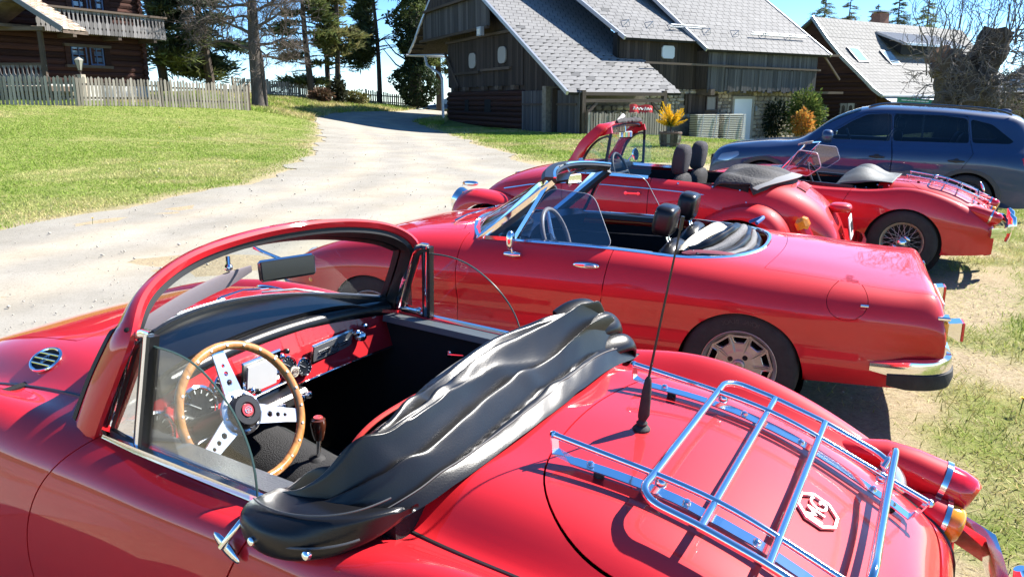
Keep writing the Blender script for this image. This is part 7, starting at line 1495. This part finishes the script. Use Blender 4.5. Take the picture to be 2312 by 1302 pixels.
    for k, y in enumerate((.11, .07, .02, -.03, -.07, -.11)): b.box((-.8635, y, .575), (.004, .008+.006*(k % 2), .085), rot); b.box((-.8635, y-.014, .60-.03*(k % 3)), (.004, .02, .012), rot)
    b.obj('plate_marks', mat('plate_ink', (.05, .05, .06), .5), pl)
    P = curve([(-.72, .66, .40), (-.88, .55, .40), (-.97, .2, .40), (-.97, -.2, .40), (-.88, -.55, .40), (-.72, -.66, .40)], 40)
    b = MB(); b.sweep(P, [(-.015, -.06), (.015, -.05), (.02, 0), (.015, .05), (-.015, .06)]); b.obj('rear_bumper', CHROME, car)
    P = curve([(2.75, .72, .42), (2.95, .6, .42), (3.06, .2, .42), (3.06, -.2, .42), (2.95, -.6, .42), (2.75, -.72, .42)], 40)
    b = MB(); b.sweep(P, [(-.015, -.06), (.015, -.05), (.02, 0), (.015, .05), (-.015, .06)]); b.obj('front_bumper', CHROME, car)
    return S
VS = vw()
# ------------------------------------------------------------------ second round-tailed roadster
road2 = car_thing('convertible_car', 'red roadster with wire wheels, grey tonneau cover and low windscreen, beside the dark blue suv', 4.245, 7.927, 59.4, .0)
def mga2():
    car = road2; S = mga_body(car); mga_tail(car, S); mga_rack(car, S, False)
    for x, y, s in ((.12, .64, 1), (.12, -.64, -1), (2.50, .64, 1), (2.50, -.64, -1)): wire_wheel(car, x, y, .315, .315, s)
    b = MB(); b.box((.95, 0, .20), (1.3, 1.12, .03)); b.box((.37, 0, .52), (.03, 1.12, .62)); b.box((1.72, 0, .5), (.03, 1.12, .7))
    for s in (1, -1): b.box((1.05, s*.558, .5), (1.3, .02, .62))
    b.obj('cockpit_tub', BLACKC, car, smooth=False)
    b = MB(); b.sweep([(1.33-.2*y*y, y, .885-.1*y*y) for y in np.linspace(.56, -.56, 21)], [(-.02, -.14), (.02, -.14), (.04, .0), (.0, .025), (-.03, .0)]); b.obj('dashboard', BLACKL, car)
    for s in (1, -1):
        b = MB(); b.sweep([(x, s*.57, .82+.05*(x-.7)) for x in (.62, .9, 1.22)], [(-.02, -.012), (.014, -.012), (.012, .014), (-.018, .014)]); b.obj('door_capping', BLACKL, car)
    # low screen with chrome frame and side wings
    ys = np.linspace(.50, -.50, 13); base = lambda y: Vector((1.45-.25*y*y, y, .925-.08*y*y)); tp = lambda y: Vector((1.19-.2*y*y, y*.97, 1.20-.02*y*y))
    b = MB(); P = [base(.50)]+[base(.5).lerp(tp(.5), t) for t in (.3, .6, .9)]+[tp(y) for y in ys]+[base(-.5).lerp(tp(-.5), t) for t in (.9, .6, .3)]+[base(-.5)]; b.tube(P, .010, 8); b.tube([base(y) for y in ys], .010, 8); ws = b.obj('windscreen_frame', CHROME, car)
    m_ = 4; obj('windscreen', [base(y).lerp(tp(y), k/3) for y in ys for k in range(4)], [(i*4+k, (i+1)*4+k, (i+1)*4+k+1, i*4+k+1) for i in range(12) for k in range(3)], glass_mat('pale_perspex', (.86, .80, .86), 1.0, .10), car)
    for s in (1, -1):
        b = MB(); gp = rpoly([(1.31, .93), (1.17, 1.16), (.98, 1.14), (.93, 1.0), (1.06, .90)], .025, 3); b.prism(gp, lambda x, z: (x, s*(.53+.25*(1.3-x)), z), lambda x, z: (x, s*(.535+.25*(1.3-x)), z)); wg = b.obj('side_screen', glass_mat('pale_perspex'), car, smooth=False)
        b = MB(); b.tube([(x, s*(.5325+.25*(1.3-x)), z) for x, z in gp], .005, 6, closed=True); b.obj('screen_edge', mat('white_edge', (.6, .55, .58), .3), wg)
    b = MB(); b.tube(curve([(1.20, .45, 1.21), (1.10, .35, 1.235), (1.12, .2, 1.22), (1.18, .12, 1.205)], 14), .016, 8, sq=(1, .4)); b.obj('pale_visor', mat('pale_cloth'), ws)
    # wing bonnet badge
    octagon_badge(car, (1.72, .25, surf_z(S, 1.72, .25)[0]+.006), (0, -1, 0), (1, 0, .1), .04, CHROME, 'bonnet_badge', False)
    # tonneau cover over the seats
    rows = []
    for y in np.linspace(.56, -.56, 15):
        e = 1-(y/.56)**2; hmp = .12*e**.5*(1-.30*math.cos(y*11)*e)
        rows.append([(.80, y, .80), (.78, y*.99, .825+.25*hmp), (.64, y*.985, .845+hmp), (.50, y*.98, .865+.75*hmp), (.38, y*.99, .875+.02*e), (.27, y, .868)])
    T = Surf(rows, 50, 40); o = obj('tonneau_cover', T.V[:, :3], [tuple(f) for f in T.F], mat('grey_tonneau', (.075, .085, .085), .55, bump=.3, bscale=200), car); o.modifiers.new('Solidify', 'SOLIDIFY').thickness = .006
    for k in range(6):
        for s in (1, -1): b = MB(); x = .30+.1*k; b.lathe([(.009, -.004), (.008, .006), (0, .009)], (x, s*.562, surf_z(S, .5, .57)[0]+.012+(.03 if x < .42 else 0)), (0, s*.5, 1), 10); b.obj('press_stud', CHROME, o)
    c = Vector((1.02, .32, .84)); ax = Vector((-.9, 0, .43)).normalized(); e1 = Vector((0, -1, 0)); e2 = ax.cross(e1)
    b = MB(); b.tube([c+e1*.19*math.cos(a)+e2*.19*math.sin(a) for a in np.linspace(0, 2*math.pi, 40, endpoint=False)], .012, 8, closed=True); b.obj('steering_wheel', BLACKP, car)
    b = MB(); b.ball((-.50, -.24, .80), (.012, .03, .055), 12, rot=Matrix.Rotation(R(25), 3, 'Y')); b.tube([(-.49, -.24, .75), (-.47, -.24, .70)], .006, 6); b.obj('rack_mirror', CHROME, car)
mga2()
# ------------------------------------------------------------------ dark blue suv
suv = car_thing('suv', 'dark blue suv parked behind the red roadsters', 6.88, 11.96, 66.2, -.10, 0, 2.0)
NAVY = paint("navy_paint", (.014, .040, .115), .5)
S_Y = [0, .30, .55, .64, .70, .80, .90, .935, .935, .91, .86]
S_ROWS = [ # X, Z  columns: roof centre, roof mid, roof edge, gutter, glass mid, belt, shoulder, upper side, mid side, low side, sill
    (-.93, [.70, .70, .70, .69, .68, .66, .62, .56, .50, .42, .34], [0, .3, .5, .58, .64, .70, .74, .76, .76, .75, .70]),
    (-.95, [.98, .98, .97, .95, .92, .88, .82, .72, .60, .46, .32], [0, .3, .5, .58, .64, .71, .77, .80, .81, .80, .74]),
    (-.85, [1.22, 1.22, 1.20, 1.17, 1.12, 1.05, .97, .85, .68, .48, .30], [0, .3, .5, .58, .65, .74, .82, .86, .87, .855, .80]),
    (-.62, [1.54, 1.53, 1.50, 1.45, 1.33, 1.13, 1.01, .89, .71, .49, .28], [0, .3, .52, .60, .68, .79, .875, .915, .92, .90, .85]),
    (-.35, [1.60, 1.595, 1.57, 1.52, 1.38, 1.14, 1.02, .91, .72, .5, .28], [0, .3, .54, .625, .70, .80, .895, .935, .935, .91, .86]),
    (.2, [1.635, 1.63, 1.605, 1.555, 1.40, 1.13, 1.02, .91, .72, .5, .28], None), (.8, [1.65, 1.645, 1.62, 1.57, 1.40, 1.11, 1.01, .90, .72, .5, .28], None),
    (1.3, [1.64, 1.635, 1.61, 1.555, 1.385, 1.095, 1.0, .90, .72, .5, .28], None),
    (1.62, [1.575, 1.57, 1.545, 1.495, 1.345, 1.09, 1.0, .895, .72, .5, .28], [0, .3, .54, .63, .70, .80, .895, .93, .93, .91, .86]),
    (2.0, [1.37, 1.365, 1.345, 1.31, 1.22, 1.075, .99, .89, .72, .5, .28], [0, .32, .57, .66, .725, .805, .89, .925, .925, .905, .86]),
    (2.32, [1.12, 1.12, 1.11, 1.10, 1.085, 1.05, .985, .885, .72, .5, .28], [0, .33, .60, .70, .76, .82, .885, .92, .925, .905, .86]),
    (2.7, [1.06, 1.058, 1.05, 1.045, 1.03, 1.00, .95, .87, .71, .5, .28], [0, .33, .60, .70, .76, .82, .88, .915, .92, .90, .85]),
    (3.2, [1.0, .998, .99, .98, .965, .935, .88, .80, .68, .5, .28], [0, .33, .58, .68, .735, .79, .845, .875, .88, .87, .82]),
    (3.5, [.93, .928, .92, .905, .885, .845, .79, .72, .62, .48, .28], [0, .33, .55, .63, .68, .72, .76, .785, .79, .78, .74]),
    (3.66, [.78, .78, .77, .755, .735, .70, .66, .61, .55, .45, .28], [0, .3, .48, .55, .59, .62, .65, .665, .67, .665, .64]),
    (3.70, [.50, .50, .50, .49, .48, .47, .45, .43, .41, .38, .28], [0, .3, .47, .53, .57, .60, .62, .635, .64, .635, .61])]
def mk_suv():
    car = suv; S = Surf(mirror_net([[(x, y, z) for y, z in zip(Y or S_Y, Z)] for x, Z, Y in S_ROWS]), 170, 130); g = .003
    P = lambda fs, n, m=NAVY, **k: panel(S, fs, n, m, car, **k)
    fw = rpoly([(2.00, 1.125), (1.62, 1.40), (1.42, 1.505), (1.10, 1.525), (1.06, 1.135)], .035, 3)
    rw = rpoly([(1.03, 1.14), (1.06, 1.525), (.40, 1.525), (.10, 1.50), (.04, 1.16)], .035, 3)
    qw = rpoly([(.0, 1.165), (.06, 1.495), (-.22, 1.43), (-.52, 1.20), (-.46, 1.175)], .03, 3)
    wins = [fw, rw, qw]
    sidew = lambda s, p: (lambda V: np.where(V[:, 1]*s > .4, poly_sd(V, p), -.1))
    ws = lambda V: np.where(V[:, 2] > 1.0, np.minimum.reduce([V[:, 0]-1.52-.0*V[:, 1], 2.30-.30*V[:, 1]**2-V[:, 0], .60+.12*(V[:, 0]-1.5)-np.abs(V[:, 1])]), -.1)
    rs = lambda V: np.where(V[:, 2] > 1.0, np.minimum.reduce([-.64-V[:, 0], V[:, 2]-1.08, .52-np.abs(V[:, 1])]), -.1)
    arch = lambda cx, q=.405: (lambda V: np.where(np.abs(V[:, 1]) > .5, np.hypot(V[:, 0]-cx, V[:, 2]-.36)-q, 1))
    notwin = [(lambda V, s=s, p=p: -sidew(s, p)(V)-.001) for s in (1, -1) for p in wins]
    fd = [(1.02, .36), (1.02, .9), (1.045, 1.135), (1.10, 1.53), (1.45, 1.53), (1.66, 1.40), (2.09, 1.09), (2.10, .36)]
    rd = [(1.01, .36), (1.01, .9), (1.04, 1.135), (1.08, 1.53), (.10, 1.53), (.02, 1.16), (-.02, 1.02), (.10, .80), (.36, .60), (.40, .36)]
    doors = lambda V, s: [np.where(V[:, 1]*s > .4, poly_sd(V, q), -.1) for q in (fd, rd)]
    ND = [(lambda V, s=s, i=i: -doors(V, s)[i]-g) for s in (1, -1) for i in (0, 1)]
    P(notwin+[lambda V: -ws(V)-.001, lambda V: -rs(V)-.001, arch(0), arch(2.82)]+ND, 'body')
    for s in (1, -1):
        for i in (0, 1):
            d = P([(lambda V, s=s, i=i: doors(V, s)[i]-g)]+[(lambda V, s=s, p=p: -sidew(s, p)(V)-.001) for p in wins]+[arch(0, .42)], 'door')
        for p in wins: P([sidew(s, p)], 'side_window', glass_mat('suv_glass_side', (.42, .48, .56), 1.0, .06) if p is fw else TINT, rim=.004, off=-.006)
        for p in wins:
            pass
        for cx in (0, 2.82):
            b = MB(); A = np.linspace(R(-18), R(198), 40); b.sweep([(cx+.425*math.cos(a), s*.925, .36+.425*math.sin(a)) for a in A], [(-.03, -.032), (.018, -.032), (.022, .0), (.012, .028), (-.03, .03)], up=[(math.cos(a), 0, math.sin(a)) for a in A]); b.obj('arch_cladding', mat('grey_cladding', (.055, .055, .055), .6), car)
            b = MB(); tyre(b, (cx, s*.81, .36), (0, s, 0), .362, .23, .25); wt = b.obj('wheel', RUBBER, car)
            b = MB(); b.lathe([(.25, .10), (.235, .115), (.225, .08), (.20, .03)], (cx, s*.81, .36), (0, s, 0), 40, cap=False)
            for k in range(10):
                a = 2*math.pi*k/10; b.tube([(cx+.03*math.cos(a), s*.90, .36+.03*math.sin(a)), (cx+.23*math.cos(a+.1), s*.91, .36+.23*math.sin(a+.1))], [.022, .014], 6)
            b.lathe([(.06, .08), (.05, .10), (0, .105)], (cx, s*.81, .36), (0, s, 0), 20, cap=False); b.obj('rim', mat('dark_alloy', (.12, .12, .13), .35, .7), wt)
            b = MB(); b.lathe([(.04, -.02), (.41, -.02), (.42, .36)], (cx, .54*s, .36), (0, s, 0), 24, cap=False); b.obj('wheel_arch', DARK, car)
        # handles
        for x in (1.22, .18):
            b = MB(); b.ball((x, s*.942, .905), (.11, .016, .018), 16, p=.7); b.ball((x+.0, s*.925, .905), (.055, .016, .042), 14); b.obj('door_handle', mat('matt_black', (.02, .02, .022), .5), car)
        b = MB(); b.sweep([(x, s*(.925+.0*x), .40) for x in (.45, 1.0, 1.7, 2.36)], [(-.03, -.09), (.02, -.09), (.026, .06), (-.03, .08)]); b.obj('sill_cladding', mat('grey_cladding'), car)
        b = MB(); b.sweep([(x, s*(.932-.0*x), .50) for x in (.45, 1.0, 1.7, 2.36)], [(-.01, -.01), (.016, -.008), (.016, .008), (-.01, .01)]); b.obj('sill_strip', STEEL, car)
        P2 = curve([(1.42, s*.60, 1.605), (1.25, s*.615, 1.655), (.6, s*.615, 1.672), (0, s*.60, 1.655), (-.35, s*.59, 1.61), (-.45, s*.585, 1.575)], 40)
        b = MB(); b.tube(P2, .016, 8, sq=(1, 1)); b.obj('roof_rail', mat('gloss_black', (.02, .024, .035), .15, 0, 1), car)
        b = MB(); b.ball((1.93, s*1.02, 1.17), (.085, .12, .10), 18, p=.75); b.tube([(1.95, s*.86, 1.10), (1.95, s*.96, 1.13)], .03, 8); mm = b.obj('door_mirror', NAVY, car)
        b = MB(); b.ball((1.875, s*1.02, 1.17), (.03, .088, .065), 16, p=.7); b.obj('mirror_glass', mat('mirror_silver'), mm)
        b = MB(); hl = rpoly([(3.56, .70), (3.50, .80), (3.22, .865), (3.20, .80), (3.38, .70)], .02, 2)
        P([(lambda V, s=s: np.where(V[:, 1]*s > .25, poly_sd(V, hl), -.1))], 'headlamp', mat('lamp_glass', (.25, .30, .36), .06, .5, 1), off=.006)
        P([(lambda V, s=s: np.where(V[:, 1]*s > .3, poly_sd(V, rpoly([(-1.0, 1.03), (-.62, 1.0), (-.66, .88), (-1.0, .90)], .02, 2)), -.1))], 'tail_lamp', REDLENS, off=.006)
    P([ws], 'windscreen', glass_mat('suv_glass', (.45, .50, .55), 1.0, .08), off=-.004, rim=.004); P([rs], 'rear_window', TINT, off=-.004, rim=.004)
    # cabin
    b = MB(); b.box((1.2, 0, .35), (3.0, 1.6, .05)); b.box((2.25, 0, .7), (.1, 1.5, .7)); b.box((-.3, 0, .75), (1.0, 1.4, .6)); b.obj('cabin_floor', BLACKC, car, smooth=False)
    b = MB(); b.sweep([(2.0, y, 1.05) for y in np.linspace(.72, -.72, 9)], [(-.15, -.15), (.18, -.05), (.18, .0), (0, .05), (-.14, .0)]); b.obj('dashboard', BLACKP, car)
    for x in (1.15, .25):
        for y in (.36, -.36):
            b = MB(); b.ball((x+.15, y, .68), (.26, .25, .10), 16, p=.6); st = b.obj('seat', BLACKL, car)
            b = MB(); b.ball((x-.13, y, .98), (.09, .24, .32), 16, rot=Matrix.Rotation(R(-14), 3, 'Y'), p=.65); b.ball((x-.22, y, 1.38), (.06, .14, .09), 14, p=.6); b.obj('backrest', BLACKL, st)
    c = Vector((1.62, .37, 1.10)); ax = Vector((-.93, 0, .36)).normalized(); e1 = Vector((0, -1, 0)); e2 = ax.cross(e1)
    b = MB(); b.tube([c+e1*.18*math.cos(a)+e2*.18*math.sin(a) for a in np.linspace(0, 2*math.pi, 40, endpoint=False)], .016, 8, closed=True)
    for a in (0, math.pi, -math.pi/2): b.tube([c, c+e1*.17*math.cos(a)+e2*.17*math.sin(a)], .018, 6)
    b.obj('steering_wheel', BLACKP, car)
    b = MB(); b.tube([(2.52, y, 1.06+.0*y) for y in (.5, .1)], .008, 6); b.obj('wiper', BLACKP, car)
    b = MB(); b.box((3.69, 0, .62), (.05, .9, .30), bev=.03); b.obj('grille', DARK, car)
    b = MB(); b.ball((-.45, 0, 1.62), (.08, .02, .035), 12); b.obj('roof_antenna', NAVY, car)
    return S
mk_suv()
# ------------------------------------------------------------------ things in the yard
def planter():
    x, y = 5.24, 26; z = gz(x, y); root = thing('planter', 'half wooden barrel used as planter on the grass before the barn', 'planter', (x, y, z)); n = 18
    for k in range(n):
        a0, a1 = 2*math.pi*k/n+.02, 2*math.pi*(k+1)/n-.02; b = MB(); V = []
        for r, h in ((.31, 0), (.365, .25), (.375, .5)):
            for a in (a0, a1): V += [(r*math.cos(a), r*math.sin(a), h), ((r-.03)*math.cos(a), (r-.03)*math.sin(a), h)]
        F = []
        for i in range(2): o = i*4; F += [(o, o+2, o+6, o+4), (o+3, o+1, o+5, o+7), (o+2, o+3, o+7, o+6), (o+1, o, o+4, o+5)]
        F += [(8, 10, 11, 9), (2, 0, 1, 3)]; b.add(V, F); b.obj('stave', BEAM if k % 3 else PICKW, root, False)
    for h, r in ((.08, .335), (.42, .378)): b = MB(); b.lathe([(r, 0), (r+.008, .005), (r+.008, .055), (r, .06)], (0, 0, h), (0, 0, 1), 28, cap=False); b.obj('hoop', mat('rusty_band', (.16, .10, .08), .7, .5), root)
    b = MB(); b.lathe([(.34, .44), (0, .47)], (0, 0, 0), (0, 0, 1), 20, cap=False); b.obj('soil', mat('soil', (.06, .045, .03), .95), root)
    cn = thing('conifer_shrub', 'bright yellow conifer growing in the half barrel planter', 'shrub', (x, y, z+.46))
    b = MB(); b.tube([(0, 0, 0), (.02, 0, .25), (0, .02, .6)], [.03, .025, .015], 6); b.obj('trunk', BEAM, cn); V = []; cols = []
    for k in range(46):
        az = rng.uniform(0, 6.28); el = rng.uniform(-.1, .7) if k < 40 else rng.uniform(.9, 1.5); ln = rng.uniform(.30, .52)*(1.15 if el > .9 else 1); d = np.array([math.cos(az)*math.cos(el), math.sin(az)*math.cos(el), math.sin(el)]); o0 = np.array([0, 0, rng.uniform(.22, .42)])
        for q in range(80):
            t = rng.random()**.8; p = o0+d*ln*t+np.array([0, 0, .16*t*t]); s = .06*(1-.4*t); u = rng.normal(size=3); u = u/np.linalg.norm(u)*s+d*s*.7; v = np.cross(u, rng.normal(size=3)); v = v/np.linalg.norm(v)*s*.28
            V += [p-v, p+v, p+u*1.4]; c = np.array([.78, .50, .015])*(.6+.7*t)*rng.uniform(.7, 1.15) if t > .3 else np.array([.18, .20, .03]); cols += [c]*3
    o = fast_mesh('foliage', np.array(V), np.arange(len(V)).reshape(-1, 3), leaf_mat()); o.parent = cn; color_attr(o, np.array(cols))
def slat_stacks():
    F0 = Frame((12.93, 44.5), 57); up = Vector((0, 0, 1))
    for s0, s1, lab in ((-4.75, -3.15, 'stack of white slatted benches next to the yellow conifer'), (-2.75, -1.05, 'stack of white slatted benches next to the white door')):
        c = F0.p((s0+s1)/2, 0, .9); z = gz(c.x, c.y); root = thing('bench_stack', lab, 'benches', (c.x, c.y, z), group='folded slatted benches stacked by the stone wall'); top = .95-z
        US = unit_mesh('slat_piece', mat('pale_slat', (.72, .68, .60), .5), box_unit)
        n = 14
        for k in range(n):
            h = z+.06+(top-.08)*k/(n-1); place(US, 'slat', root, F0.p((s0+s1)/2+.01*(k % 3), h, .95), F0.u*(s1-s0), F0.n*.55, up*.046)
            if k < n-1: place(U_BARN, 'gap_shade', root, F0.p((s0+s1)/2, h+.045, .85), F0.u*(s1-s0-.1), F0.n*.5, up*.03)  # dark board stands in for the shade in the gap between slats
        for q in (s0+.35, s1-.25):
            b = MB(); b.tube([F0.p(q-.12, z+.05, 1.26), F0.p(q, z+top*.55, 1.27), F0.p(q+.05, z+top, 1.25)], .018, 6); wobj(b, 'leg', PALE, root)
            b = MB(); b.tube([F0.p(q+.2, z+.02, 1.3), F0.p(q+.0, z+.12, 1.35), F0.p(q-.2, z+.02, 1.3)], .018, 6); wobj(b, 'foot', PALE, root)
def sign_board():
    root = thing('sign_board', 'small green sign board showing above the roof of the suv', 'sign', (13.2, 26, -.13))
    b = MB(); b.box((0, 0, 1.78), (1.15, .05, .16), Matrix.Rotation(R(4), 3, 'Y')); b.obj('board', mat('sign_green', (.02, .22, .12), .4), root)
    b = MB(); b.box((0, -.03, 1.78), (.9, .012, .03), Matrix.Rotation(R(4), 3, 'Y')); b.obj('pale_line', WHITE, root)
    for s in (-.4, .4): b = MB(); b.tube([(s, .04, 0), (s, .04, 1.8)], .03, 8); b.obj('post', PALE, root)
def kiosk():
    x, y = 22.6, 34; z = gz(x, y); root = thing('shingle_hut', 'small hut with a grey shingle roof at the right edge', 'hut', (x, y, z)); up = Vector((0, 0, 1))
    ap = Vector((0, 0, 3.4-z+.3)); ev = 2.05-z; N = 8; Rr = 2.1
    US = unit_mesh('hut_shingle', wood('grey_shingle', (.26, .25, .24), (.42, .41, .39), .8), lambda b: b.add([(-.5, -.6, .9), (.5, -.6, .9), (.5, .6, 0), (-.5, .6, 0), (-.5, -.6, .1), (.5, -.6, .1)], [(0, 1, 2, 3), (0, 4, 5, 1)]))
    b = MB(); P = [Vector((Rr*math.cos(2*math.pi*(k+.5)/N), Rr*math.sin(2*math.pi*(k+.5)/N), ev)) for k in range(N)]; b.add([ap]+P, [(0, k+1, (k+1) % N+1) for k in range(N)]); b.obj('roof', mat('hut_roof', (.12, .11, .10), .9), root, False)
    for k in range(N):
        p, q = P[k], P[(k+1) % N]; mid = (p+q)/2
        if (mid.x*.3-mid.y) < -.6: continue
        t = (ap-mid); Lt = t.length; t.normalize(); u = (q-p).normalized(); n_ = u.cross(t); n_ = n_ if n_.z > 0 else -n_
        for j in range(9):
            w_ = .05+Lt*j/9; half = (q-p).length/2*(1-w_/Lt); m_ = max(1, int(half*2/.2))
            for i in range(m_): place(US, 'shingle', root, root.location+mid+t*w_+u*(-half+(i+.5)*2*half/m_)+n_*.02, u*(2*half/m_*.94), t*.30, n_*.04)
    b = MB()
    for k in range(N): b.tube([(P[k].x*.8, P[k].y*.8, 0), (P[k].x*.8, P[k].y*.8, ev+.1)], .07, 6)
    b.obj('posts', BEAM, root); b = MB(); b.lathe([(1.6, 0), (1.6, ev*.98)], (0, 0, 0), (0, 0, 1), 8, cap=False); b.obj('wall', LOGW, root, False)
def far_car():
    root = car_thing('parked_car', 'dark parked car half hidden behind the barn corner', -4.6, 67.5, 55, gz(-5.5, 66)); PT = paint('charcoal_paint', (.012, .014, .02))
    rows = [(-1.0, .55, .3), (-.9, .95, .6), (-.6, 1.25, .72), (.2, 1.50, .76), (1.0, 1.48, .76), (1.9, 1.05, .80), (2.6, .95, .82), (3.2, .80, .78), (3.4, .5, .6)]
    net = []
    for x, t, w_ in rows: net.append([(x, 0, t), (x, w_*.55, t*.985), (x, w_*.78, t*.93), (x, w_*1.02, min(t*.9, .92)), (x, w_*1.12, .70), (x, w_*1.12, .45), (x, w_*1.05, .25)])
    S = Surf(mirror_net(net), 60, 50); wz = [(1.85, 1.02), (1.05, 1.40), (.1, 1.42), (-.5, 1.2), (-.6, 1.0)]
    panel(S, [lambda V: np.where(np.hypot(V[:, 0]-0, V[:, 2]-.33) < .37, -1, 1), lambda V: np.where(np.hypot(V[:, 0]-2.65, V[:, 2]-.33) < .37, -1, 1), lambda V: -np.where(np.abs(V[:, 1]) > .4, poly_sd(V, wz), -.1)], 'body', PT, root)
    for s in (1, -1):
        panel(S, [lambda V, s=s: np.where(V[:, 1]*s > .4, poly_sd(V, wz), -.1)], 'side_window', mat('pale_glass', (.25, .32, .38), .05, 0, 1), root, rim=0)
        for x in (0, 2.65):
            b = MB(); tyre(b, (x, .78*s, .33), (0, s, 0), .33, .2, .22, n=28); wt = b.obj('wheel', RUBBER, root); b = MB(); b.lathe([(.22, .09), (.05, .10), (0, .1)], (x, .78*s, .33), (0, s, 0), 20, cap=False)
            for k in range(5): a = 2*math.pi*k/5; b.tube([(x, .9*s, .33), (x+.21*math.cos(a), .89*s, .33+.21*math.sin(a))], .03, 5)
            b.obj('rim', PALE, wt)
        b = MB(); b.ball((1.75, s*1.0, 1.05), (.09, .12, .08), 10); b.obj('door_mirror', PT, root)
def dandelions():
    Y = mat('dandelion_yellow', (.85, .62, .01), .6)
    places = ['beside the right edge behind the nearest car', 'by the silver bumper of the spider', 'at the lower left corner of the lawn near the gravel', 'in the left part of the lawn', 'close to the track edge halfway up the lawn', 'high on the lawn left of the track', 'in the middle of the lawn', 'far left on the lawn', 'on the verge left of the round cabriolet windscreen', 'on the bare earth near the bumper', 'at the foot of the slatted barn end', 'in front of the lean-to fence', 'near the picket fence at the top of the lawn', 'at the right edge behind the roadster']
    for (x, y, s), pl in zip(((2.75, 3.90, 1), (3.6, 5.1, .8), (-5.6, 10.2, .9), (-7.4, 15.5, 1), (-6.2, 17.5, 1), (-9.5, 21, 1.2), (-8.1, 16.9, 1), (-10.2, 14.0, 1), (1.6, 21.5, 1.3), (4.6, 5.9, .8), (1.9, 31, 1.5), (4.2, 29, 1.3), (-11, 26, 1.3), (5.0, 6.9, .8)), places):
        z = gz(x, y); o = thing('dandelion', 'yellow dandelion '+pl, 'flower', (x, y, z), group='dandelions in the grass'); b = MB(); h = .09*s
        b.tube([(0, 0, 0), (.01, 0, h)], .003, 5); b.obj('stem', mat('stem_green', (.09, .16, .03), .7), o); b = MB()
        for k in range(22):
            a = rng.uniform(0, 6.28); e = rng.uniform(.1, 1.3); d = Vector((math.cos(a)*math.cos(e), math.sin(a)*math.cos(e), math.sin(e)*.6)); t = Vector((-math.sin(a), math.cos(a), 0))*.005*s; c = Vector((.01, 0, h)); b.add([c-t, c+t, c+d*.024*s+t, c+d*.024*s-t], [(0, 1, 2, 3)])
        b.obj('petals', Y, o, False)
planter(); slat_stacks(); sign_board(); kiosk(); far_car(); dandelions()
# ------------------------------------------------------------------ grass
def blades(name, label, n, xr, yr, hgt, wid, dens, seed, lean=.5, cols=None, ypow=1.0, dry=None):
    r_ = np.random.default_rng(seed); x = r_.uniform(*xr, n); y = yr[0]+(yr[1]-yr[0])*r_.random(n)**ypow; p = dens(x, y); k = r_.random(n) < p; x, y = x[k], y[k]; n = len(x); z = ground_z(x, y)-.012
    h = r_.uniform(.5, 1.15, n)*hgt*(1+.7*(vnoise(x, y, 1.5, seed)-.5)); w = r_.uniform(.7, 1.3, n)*wid*(1+y/26); a = r_.uniform(0, 6.28, n); L = r_.normal(size=(n, 2))*lean*h[:, None]
    dx, dy = np.cos(a)*w, np.sin(a)*w; V = np.stack([np.stack([x-dx, y-dy, z], -1), np.stack([x+dx, y+dy, z], -1), np.stack([x+L[:, 0], y+L[:, 1], z+h], -1)], 1).reshape(-1, 3)
    o = fast_mesh(name, V, np.arange(3*n).reshape(-1, 3), leaf_mat()); d = np.clip((vnoise(x, y, 2.2, 40)*.6+vnoise(x, y, .6, 41)*.4-.5)*3.2+(dry(x, y) if dry else 0)+r_.normal(size=n)*.22+.30, 0, 1)[:, None]
    g = np.array([[.25, .35, .055]]); s = np.array([[.56, .48, .23]]); c = (g*(1-d)+s*d)*r_.uniform(.65, 1.3, (n, 1)); color_attr(o, np.repeat(c, 3, axis=0)); tag(o, label, 'grass', kind='stuff'); return o
off = lambda x, y: np.clip(-psd2(x, y, ROAD)*3+(vnoise(x, y, .5, 5)-.5), 0, 1)
blades('lawn_grass', 'sunny spring lawn left of the gravel track', 330000, (-23, -3.2), (8.5, 37), .042, .0055, lambda x, y: off(x, y)*(x < -.14*y-1.6)*np.clip(1.25-(y-9)/34, .25, 1), 1, .7, ypow=1.35, dry=lambda x, y: np.where(y < 12.5, .12, 0)-.2+np.where(y > 19, -.2, 0))
blades('bank_grass', 'dry grass bank below the trees and the far fences', 60000, (-19, -4), (37, 62), .20, .012, lambda x, y: off(x, y)*.9, 2, .6, dry=lambda x, y: .35+0*x)
blades('verge_grass', 'grass in front of the barn and round the planter', 150000, (-4, 16), (15, 43), .06, .008, lambda x, y: grass_amount(x, y)*np.clip(1.2-(y-15)/40, .3, 1), 3, .6, dry=lambda x, y: np.where(road_sd(x, y) > -1.2, .25, -.15))
blades('trodden_grass', 'patchy grass on the trodden earth behind the cars', 150000, (.9, 9), (1.6, 14), .05, .003, lambda x, y: np.clip(grass_amount(x, y)*1.3-.15, 0, 1), 4, .8, ypow=1.3, dry=lambda x, y: -.12+0*x)
blades('dry_straw', 'dry straw and dead grass lying on the earth behind the cars', 90000, (.6, 9), (1.4, 14), .022, .0026, lambda x, y: .8+0*x, 5, 2.6, ypow=1.3, dry=lambda x, y: .8+0*x)
# fine twigs, needles and leaves: real geometry, joined because no one could pick them apart
for o in scene.objects:
    if o.parent is not None and o.type == 'MESH' and o.name.split('.')[0] in ('branches', 'crown', 'shoots', 'foliage', 'spokes', 'marks', 'rivets', 'louvre_slot'):
        if o.name.split('.')[0] not in ('louvre_slot',): o['kind'] = 'stuff'
